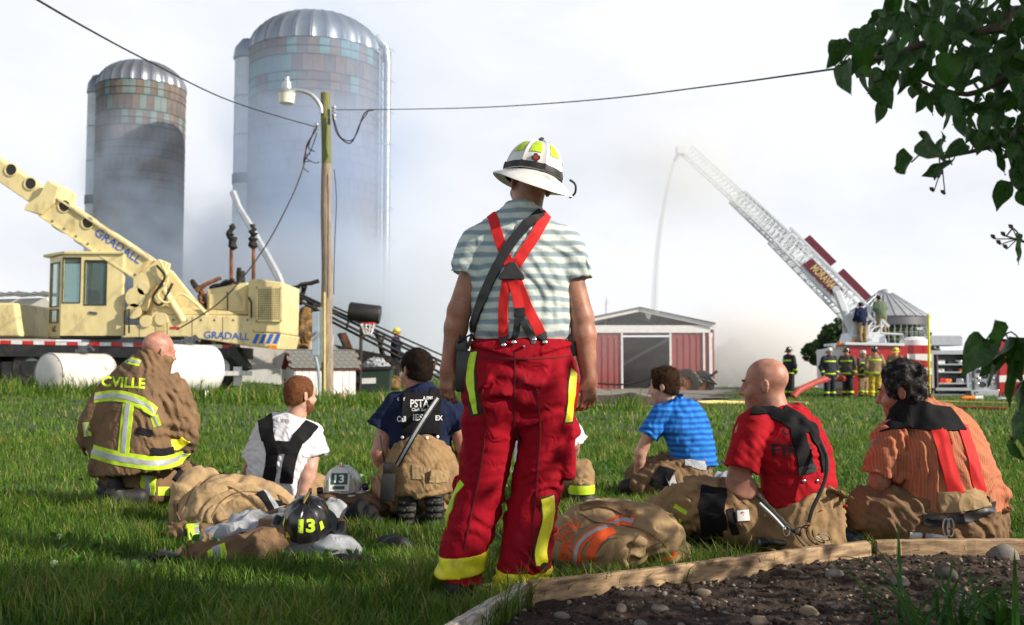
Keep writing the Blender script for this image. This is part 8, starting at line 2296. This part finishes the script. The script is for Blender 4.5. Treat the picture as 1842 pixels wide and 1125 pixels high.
def heart_leaf(name, m, curl=.25, seed=0):
    """heart-shaped leaf, length 1 along -z from the stalk, folded on the midrib"""
    prof = [(0, -.06), (.10, .05), (.26, .06), (.40, -.04), (.46, -.20), (.44, -.38), (.36, -.56), (.23, -.74), (.10, -.90), (0, -1.02)]
    r_ = np.random.default_rng(seed)
    rows = []
    for i, (w, z) in enumerate(prof):
        row = []
        for k in (-1, -.55, 0, .55, 1):
            x = w * k
            y = -abs(k) * w * (.34 + .1 * math.sin(i)) + curl * (z * z) * .5 + .025 * math.sin(z * 9 + k * 2 + seed)
            row.append(Vector((x, y, z)))
        rows.append(row)
    mb = MB(); mb.grid(rows)
    me = mb.mesh(name); me.materials.append(m)
    me.polygons.foreach_set('use_smooth', np.ones(len(me.polygons), bool))
    return me
leaf_meshes = [heart_leaf('leaf', M['leaf'], c_, s_) for s_, c_ in enumerate((.25, -.2, .5, .1))] + [heart_leaf('leaf', M['leaf_sunlit_tone'], .2, 9)]

lil = thing('lilac_tree', 'leafy heart-leaved lilac tree overhanging from beside the garden bed', 'tree', (2.75, 2.7, 0))
def limb(pts, r0, r1, nm='branch'):
    P = smooth_path(pts, 5); mb = MB(); mb.tube(P, [r0 + (r1 - r0) * i / (len(P) - 1) for i in range(len(P))], 8)
    return mb.build(nm, M['bark'], lil, smooth=True)
limb([V(2.75, 2.7, -.1), V(2.72, 2.7, .9), V(2.6, 2.75, 1.7), V(2.55, 2.7, 2.6)], .085, .04, 'trunk')
limb([V(2.85, 2.65, -.1), V(3.1, 2.5, 1.1), V(3.4, 2.3, 2.4)], .07, .03, 'trunk')
aL = lambda px, py, Y=2.75: at(px, py, Y)
limb([V(2.62, 2.73, 1.6), aL(1900, 30), aL(1800, 50), aL(1690, 70), aL(1600, 100), aL(1545, 110)], .022, .004)
limb([V(2.6, 2.75, 1.5), aL(1900, 120), aL(1830, 130), aL(1740, 170), aL(1640, 140)], .018, .004)
limb([V(2.6, 2.75, 1.35), aL(1900, 240), aL(1830, 250), aL(1760, 270), aL(1690, 285)], .016, .003)
limb([aL(1850, 130), aL(1845, 250), aL(1830, 340)], .008, .003); limb([aL(1720, 80), aL(1660, 50), aL(1600, 30)], .008, .003)
limb([V(2.7, 2.7, 1.1), aL(1920, 420), aL(1870, 440), aL(1810, 425)], .012, .002); limb([V(2.7, 2.7, .8), aL(1900, 640), aL(1840, 630), aL(1800, 610)], .012, .003)
limb([V(2.7, 2.7, .7), aL(1900, 760), aL(1850, 770), aL(1830, 790)], .010, .003)
r_ = np.random.default_rng(21)
LEAFPOLY = [(1500, 88), (1570, 45), (1600, -10), (1860, -10), (1860, 300), (1800, 262), (1752, 252), (1702, 205), (1655, 178), (1618, 120), (1590, 165), (1560, 128), (1530, 148)]
spots = []
tries = 0
while len(spots) < 268 and tries < 20000:
    tries += 1
    px, py = r_.uniform(1490, 1860), r_.uniform(-20, 320)
    if not bool(in_poly(np.array(px), np.array(py), LEAFPOLY)): continue
    if any((px - a) ** 2 + (py - b) ** 2 < 11 ** 2 for a, b, _, _ in spots): continue
    spots.append((px, py - 12, r_.uniform(2.45, 3.15), r_.uniform(.04, .088)))
for a in ((1520, 72, 2.6, .085), (1512, 112, 2.65, .075), (1660, 252, 2.5, .10), (1640, 285, 2.55, .085), (1700, 248, 2.6, .08), (1712, 290, 2.6, .08), (1690, 300, 2.7, .05), (1735, 260, 2.6, .07), (1575, 150, 2.6, .08), (1585, 190, 2.6, .06), (1552, 130, 2.7, .07),
          (1800, 260, 2.6, .09), (1822, 280, 2.6, .09), (1838, 300, 2.6, .09), (1815, 330, 2.7, .08), (1840, 340, 2.6, .08), (1780, 235, 2.6, .08), (1830, 240, 2.6, .1),
          (1838, 425, 2.6, .08), (1790, 580, 2.5, .10), (1815, 610, 2.5, .11), (1770, 612, 2.5, .105), (1840, 612, 2.5, .11), (1795, 640, 2.6, .09), (1835, 655, 2.5, .11), (1785, 628, 2.55, .10), (1842, 690, 2.5, .10),
          (1832, 745, 2.5, .07), (1840, 770, 2.5, .10), (1822, 790, 2.5, .07), (1845, 800, 2.5, .11)): spots.append(a)
for i, (px, py, Y_, L_) in enumerate(spots):
    o = bpy.data.objects.new('leaf', leaf_meshes[4 if r_.random() < .12 else int(r_.integers(0, 4))]); col.objects.link(o)
    o.parent = lil; o.matrix_parent_inverse = pmat(lil).inverted()
    o.location = at(px, py, Y_); o.scale = (L_ * r_.uniform(.62, .95), L_ * r_.uniform(.7, 1.6), L_)
    o.rotation_euler = (r_.normal() * .45, r_.normal() * .55, r_.uniform(0, 6.28))
anch = [v_.co.copy() for o_ in lil.children if o_.name.startswith('branch') for v_ in o_.data.vertices]
for (px, py, Y_, L_) in spots[-31:]:
    p = at(px, py, Y_); q_ = min(anch, key=lambda a_: (a_ - p).length)
    MB().tube(smooth_path([q_, (p + q_) / 2 + V(0, 0, .02), p - V(0, 0, .01)], 3), .0022, 5).build('twig', M['bark'], lil, smooth=True)
# small dark buds at the branch ends
for px, py in ((1808, 425), (1822, 412), (1790, 430), (1800, 440), (1812, 448), (1690, 320), (1680, 345), (1700, 350)):
    mb = MB(); p = aL(px, py, 2.7); mb.tube([aL(1830, 430, 2.7) if py > 400 else aL(1695, 300, 2.7), p], [.002, .0015], 5); mb.tube([p, p + V(-.006, 0, .008), p + V(-.012, 0, .012)], [.003, .006, .001], 6); mb.build('bud', M['bark'], lil, smooth=True)
# rest of the crown, out of the picture: it shades the foreground
def leaf_cloud(name, m, n, gen, size, seed, parent, up=.4):
    rr = np.random.default_rng(seed); C = gen(rr, n); n = len(C)
    u = rr.normal(size=(n, 3)); u /= np.linalg.norm(u, axis=1)[:, None]
    v = rr.normal(size=(n, 3)); v -= (v * u).sum(1)[:, None] * u; v /= np.linalg.norm(v, axis=1)[:, None]
    s_ = (size * rr.uniform(.6, 1.3, n))[:, None]
    vv = np.stack([C - v * s_ * .6, C + u * s_ * .38 - v * s_ * .15, C + u * s_ * .30 + v * s_ * .25, C + v * s_ * .65, C - u * s_ * .30 + v * s_ * .25, C - u * s_ * .38 - v * s_ * .15], 1).reshape(-1, 3)
    i0 = np.arange(n) * 6
    me = np_mesh(name, vv, [np.stack([i0, i0 + 1, i0 + 2, i0 + 3], 1), np.stack([i0, i0 + 3, i0 + 4, i0 + 5], 1)])
    return tag(link_mesh(name, me, m, parent), kind='stuff')
def crown_gen(rr, n):
    c = np.array([3.55, 2.0, 2.45]); P = rr.normal(size=(n * 3, 3)); P /= np.linalg.norm(P, axis=1)[:, None]
    P = P * (rr.random((n * 3, 1)) ** .45) * np.array([2.3, 2.0, 1.75]) + c
    nn = noise3(P, (1.5, 1.5, 1.5), 3)
    z0_ = P[:, 2] - P[:, 0] / 1.8; y0_ = P[:, 1] + .425 * P[:, 0]      # an opening in the crown lets sun through to the standing man
    gap = (z0_ > .25) & (z0_ < 2.1) & (y0_ > 3.7) & (y0_ < 4.8) & (rr.random(len(P)) < .88)
    P = P[~gap & (nn > -.12) & (P[:, 2] > .35) & (P[:, 0] > .56 * np.maximum(P[:, 1], 0) + .12)]
    return P[:n]
leaf_cloud('leaves', M['leaf'], 5600, crown_gen, .072, 4, lil)
def near_gen(rr, n):
    P = rr.uniform((1.35, 2.35, .75), (2.75, 3.15, 2.7), (n * 6, 3)); A_ = np.array([list(a_) for a_ in anch[::4]])
    d_ = np.array([np.linalg.norm(A_ - p_, axis=1).min() for p_ in P])
    return P[(P[:, 0] > .535 * P[:, 1] + .02) & (d_ < .22)][:n]
leaf_cloud('leaves', M['leaf'], 900, near_gen, .075, 6, lil)
def shade_crown_gen(rr, n):  # added unseen crown lobe, placed to shade the near lawn
    P = rr.normal(size=(n * 3, 3)); P /= np.linalg.norm(P, axis=1)[:, None]
    P = P * (rr.random((n * 3, 1)) ** .45) * np.array([2.6, 1.5, 1.5]) + np.array([5.3, .55, 4.4])
    P = P[~((P[:, 1] + .425 * P[:, 0] > 3.7) & (P[:, 2] - P[:, 0] / 1.8 > .3))]
    return P[noise3(P, (1.5, 1.5, 1.5), 8) > -.15][:n]
limb([V(3.3, 2.35, 2.2), V(4.2, 1.5, 3.4), V(5.3, .7, 4.6)], .04, .012); leaf_cloud('leaves', M['leaf'], 6000, shade_crown_gen, .10, 5, lil)  # limb and leaves added out of view as a shade caster

def ribbon(p0, d, L_, w, bend, n=8, fold=.25):
    """strap-shaped leaf arching over"""
    d = Vector((d[0], d[1], 0)).normalized(); s = Vector((-d.y, d.x, 0)); rows = []
    for i in range(n + 1):
        t = i / n; ang = R(82) - bend * t * t
        if i == 0: p = Vector(p0)
        else: p = p + (d * math.cos(ang) + V(0, 0, math.sin(ang))) * (L_ / n)
        ww = w * (1 - t ** 2.2) * (.55 + .45 * min(1, t * 5)) + .0008
        nrm = (V(0, 0, 1) * math.cos(ang) - d * math.sin(ang))
        rows.append([p - s * ww / 2 - nrm * 0 + nrm * ww * fold, p, p + s * ww / 2 + nrm * ww * fold])
    return rows
def clump(label, base, n, L_, w, seed, name='daylily', cat='plant', spread=.10):
    rr = np.random.default_rng(seed); t = thing(name, label, cat, base)
    for i in range(n):
        a = rr.uniform(0, 6.28); p0 = Vector(base) + V(rr.normal() * spread, rr.normal() * spread, -.01)
        mb = MB(); mb.grid(ribbon(p0, (math.cos(a), math.sin(a)), L_ * rr.uniform(.55, 1.15), w * rr.uniform(.7, 1.2), rr.uniform(.6, 2.2)))
        mb.build('leaf', M['blade_leaf'], t, smooth=True)
    return t
b_ = at(1722, 1105, 3.15); b_.z = .04
clump('strap-leaved daylily clump growing in the garden bed soil', b_, 46, .42, .021, 5, spread=.11)
b_ = at(1660, 1125, 3.05); b_.z = .04
clump('smaller strap-leaved tuft at the edge of the daylily clump', b_, 16, .24, .012, 6, spread=.06)
b_ = at(1812, 1090, 3.1); b_.z = .04
t = thing('hosta_plant', 'broad-leaved green plant beside the pale stone', 'plant', b_)
rr = np.random.default_rng(8)
for i in range(16):
    a = rr.uniform(0, 6.28); mb = MB(); mb.grid(ribbon(b_ + V(rr.normal() * .04, rr.normal() * .04, 0), (math.cos(a), math.sin(a)), rr.uniform(.18, .32), rr.uniform(.05, .075), rr.uniform(.8, 1.8), fold=.12)); mb.build('leaf', M['leaf_sunlit_tone' if i % 3 else 'blade_leaf'], t, smooth=True)
for px, py, Yg_, h_, l in ((1640, 1125, 3.1, .40, 'tall single grass stem rising from the garden bed'), (1700, 1060, 3.5, .28, 'single grass blade leaning before the orange-shirted man'), (1560, 1000, 4.7, .16, 'bent dry stalk against the timber')):
    b_ = at(px, py, Yg_); b_.z = .03; mb = MB(); mb.grid(ribbon(b_, (.25, -.1), h_, .008, .35, 10)); tag(mb.build('grass_stem', M['blade_leaf'], None, smooth=True), l, 'grass stem')
# tree behind the trucks, faint trees beyond the barn
def far_tree(label, px, Y, ytop, ybot, wpx, seed, n=5000, size=.28, group=None):
    b = on(px, Y); t = thing('broadleaf_tree', label, 'tree', b, group=group)
    zt, z0 = at(px, ytop, Y).z, at(px, ybot, Y).z; rx = wpx / 2 * Y / FPX
    mb = MB(); mb.tube([b - V(0, 0, 1), b + V(.1, 0, (zt - b.z) * .4), b + V(0, 0, (zt - b.z) * .8)], [.3, .22, .08], 8); mb.build('trunk', M['bark'], t, smooth=True)
    for k in range(4):
        a = k * 1.6; mb = MB(); q0 = b + V(0, 0, (zt - b.z) * (.3 + .1 * k)); mb.tube([q0, q0 + V(math.cos(a) * rx * .6, math.sin(a) * rx * .4, (zt - b.z) * .2)], [.12, .04], 6); mb.build('limb', M['bark'], t)
    cen = np.array([b.x, Y, (zt + z0) / 2]); rad_ = np.array([rx, rx * .8, (zt - z0) / 2])
    def gen(rr, n):
        P = rr.normal(size=(n * 3, 3)); P /= np.linalg.norm(P, axis=1)[:, None]
        k = rr.random((n * 3, 1)) ** .4
        nz_ = noise3(P * 2.2 + seed, (1, 1, 1), seed)[:, None]
        Q = P * k * (1 + .28 * nz_) * rad_ + cen
        return Q[noise3(Q, (.9, .9, .9), seed + 1) > -.22][:n]
    leaf_cloud('crown', M['far_foliage'], n, gen, size, seed, t)
far_tree('round dark green tree behind the raised ladder and grain bin', 1548, 72, 566, 705, 190, 31, 11000, .34)
far_tree('green tree crown showing under the grain bin roof', 1635, 70, 592, 690, 110, 32, 5000, .30)
far_tree('pale smoke-veiled tree standing just beyond the barn', 1318, 112, 614, 705, 62, 33, 2600, .5, 'trees in the smoke')
far_tree('faint narrow tree in the smoke away from the barn', 1342, 118, 640, 705, 50, 34, 1800, .5, 'trees in the smoke')
far_tree('low faint tree nearest the barn corner', 1298, 108, 625, 705, 36, 35, 1500, .5, 'trees in the smoke')
# low broad-leaved weeds in the lawn
def weed_gen(rr, n):
    y = 4.6 + 7 * rr.random(n) ** 1.3; x = (rr.random(n) * 2 - 1) * .54 * y
    c = noise3(np.stack([x, y, 0 * x], -1), (1.1, 1.1, 1), 91) > .18
    keep = c & ~in_poly(x, y, BED)
    for ex_, ey_, rx_, ry_ in EXCL: keep &= ((x - ex_) / rx_) ** 2 + ((y - ey_) / ry_) ** 2 > 1
    x, y = x[keep], y[keep]
    return np.stack([x, y, gz(x, y) + rr.uniform(.02, .06, len(x))], -1)
w_ = leaf_cloud('weeds', M['leaf_sunlit_tone'], 5200, weed_gen, .042, 77, None)
tag(w_, 'low broad-leaved weeds growing among the lawn grass', 'weeds', None, 'stuff')
# ------------------------------------------------------------------ smoke: soft volumes drifting from the burnt building
def puff(px, py, Y, rx, ry, rz, dens, seed, scale=1.4, contrast=(.42, .62), colr=(.87, .925, 1.0)):
    m = bpy.data.materials.new('smoke'); m.use_nodes = True; t = m.node_tree; t.nodes.clear()
    out = _n(t, 'ShaderNodeOutputMaterial'); pv = _n(t, 'ShaderNodeVolumePrincipled')
    pv.inputs['Color'].default_value = (*colr, 1); pv.inputs['Anisotropy'].default_value = 0.15
    tcn = _n(t, 'ShaderNodeTexCoord'); ln = _n(t, 'ShaderNodeVectorMath', operation='LENGTH')
    t.links.new(tcn.outputs['Object'], ln.inputs[0])
    fo = _n(t, 'ShaderNodeMapRange', interpolation_type='SMOOTHSTEP'); fo.inputs['From Min'].default_value = .98; fo.inputs['From Max'].default_value = .15
    t.links.new(ln.outputs['Value'], fo.inputs['Value'])
    mpn = _n(t, 'ShaderNodeMapping'); mpn.inputs['Location'].default_value = (seed * 1.7, seed * .9, seed * .4)
    t.links.new(tcn.outputs['Object'], mpn.inputs['Vector'])
    nzn = _n(t, 'ShaderNodeTexNoise', Scale=scale, Detail=4.0, Roughness=.55, Distortion=.6); t.links.new(mpn.outputs['Vector'], nzn.inputs['Vector'])
    mr = _n(t, 'ShaderNodeMapRange', interpolation_type='SMOOTHSTEP'); mr.inputs['From Min'].default_value = contrast[0]; mr.inputs['From Max'].default_value = contrast[1]; mr.inputs['To Min'].default_value = .06
    t.links.new(nzn.outputs['Fac'], mr.inputs['Value'])
    a = _n(t, 'ShaderNodeMath', operation='MULTIPLY'); t.links.new(fo.outputs['Result'], a.inputs[0]); t.links.new(mr.outputs['Result'], a.inputs[1])
    b = _n(t, 'ShaderNodeMath', operation='MULTIPLY'); t.links.new(a.outputs[0], b.inputs[0]); b.inputs[1].default_value = dens
    t.links.new(b.outputs[0], pv.inputs['Density']); t.links.new(pv.outputs['Volume'], out.inputs['Volume'])
    bm = bmesh.new(); bmesh.ops.create_icosphere(bm, subdivisions=3, radius=1.0); me = bpy.data.meshes.new('smoke'); bm.to_mesh(me); bm.free()
    o = link_mesh('smoke', me, m); o.location = at(px, py, Y); o.scale = (rx, ry, rz)
    return tag(o, None, None, None, 'stuff')
SM = [puff(300, 470, 41, 5.2, 3.2, 4.6, .75, 1, colr=(.80, .89, 1)), puff(235, 320, 42, 3.8, 2.5, 4.2, .42, 2, 1.6, colr=(.70, .82, 1)), puff(570, 330, 38, 7.2, 3.0, 6.8, .50, 3, 1.4, colr=(.70, .82, 1)), puff(560, 520, 38.5, 7.5, 3.2, 4.6, 1.1, 4, 1.2, (.34, .58)),
      puff(590, 150, 38, 6.4, 2.6, 5.4, .34, 5, 1.4, colr=(.62, .77, 1)), puff(430, 500, 40, 5.0, 3.0, 4.2, .8, 6), puff(1375, 640, 96, 14, 9, 8, .40, 7, 1.2, (.3, .6), (.99, .985, .98)), puff(1150, 600, 66, 12, 6, 7, .03, 8, 1.2, (.3, .6), (.97, .98, 1)),
      puff(1250, 300, 40.5, 4.6, 2.6, 3.8, .42, 9, 1.3, (.3, .6), (.98, .99, 1)), puff(760, 560, 42, 8, 3.5, 5, .5, 10, 1.2, (.3, .6))]
lab = ['smoke rolling up from the burnt building below the smaller silo', 'thin smoke drifting across the smaller silo wall', 'bluish smoke veiling the larger silo', 'thick white smoke at the foot of the larger silo', 'thin haze of smoke round the larger silo dome', 'smoke between the two silos', 'pale smoke beyond the barn corner', 'thin smoke hanging before the barn', 'white spray mist round the aerial ladder tip', 'white smoke drifting off behind the fallen conveyor']
for o, l in zip(SM, lab): tag(o, l, 'smoke', 'smoke from the fire', 'stuff')
# ------------------------------------------------------------------ lawn (after everything that lies on it is known)
def tallness(x, y):
    edge = np.zeros_like(x)
    for (ax, ay), (bx2, by2) in ((BED[0], BED[1]), (BED[1], BED[2])):
        dx, dy = bx2 - ax, by2 - ay
        t = np.clip(((x - ax) * dx + (y - ay) * dy) / (dx * dx + dy * dy), 0, 1)
        dd = np.hypot(x - ax - t * dx, y - ay - t * dy)
        edge = np.maximum(edge, 1 - np.clip(dd / 0.16, 0, 1))
    return 1 + 0.75 * edge
g1 = grass_field('grass', 118000, (-9, 9), (2.4, 7.0), 0.085, 0.0054, 1, M['grass'], clump=.75, wedge=.64, tall=tallness)
g2 = grass_field('grass', 96000, (-12, 12), (6.8, 14), 0.088, 0.0092, 2, M['grass'], clump=.65, wedge=.64)
g3 = grass_field('grass', 76000, (-30, 30), (13.6, 48), 0.10, 0.021, 3, M['grass'], wedge=.62)
g4 = grass_field('grass', 24000, (-60, 60), (46, 84), 0.13, 0.06, 4, M['grass'])
g5 = grass_field('grass', 6000, (-14, 3), (21.5, 25), 0.32, 0.03, 5, M['grass'], clump=0.9)
for g, l in ((g1, 'long green lawn grass around the seated people and gear'), (g2, 'sunlit lawn grass beyond the seated people'), (g3, 'bright open lawn reaching to the trucks'), (g4, 'far lawn grass before the red barn'), (g5, 'tall weeds at the foot of the white tanks')):
    tag(g, l, 'grass', 'lawn', 'stuff')
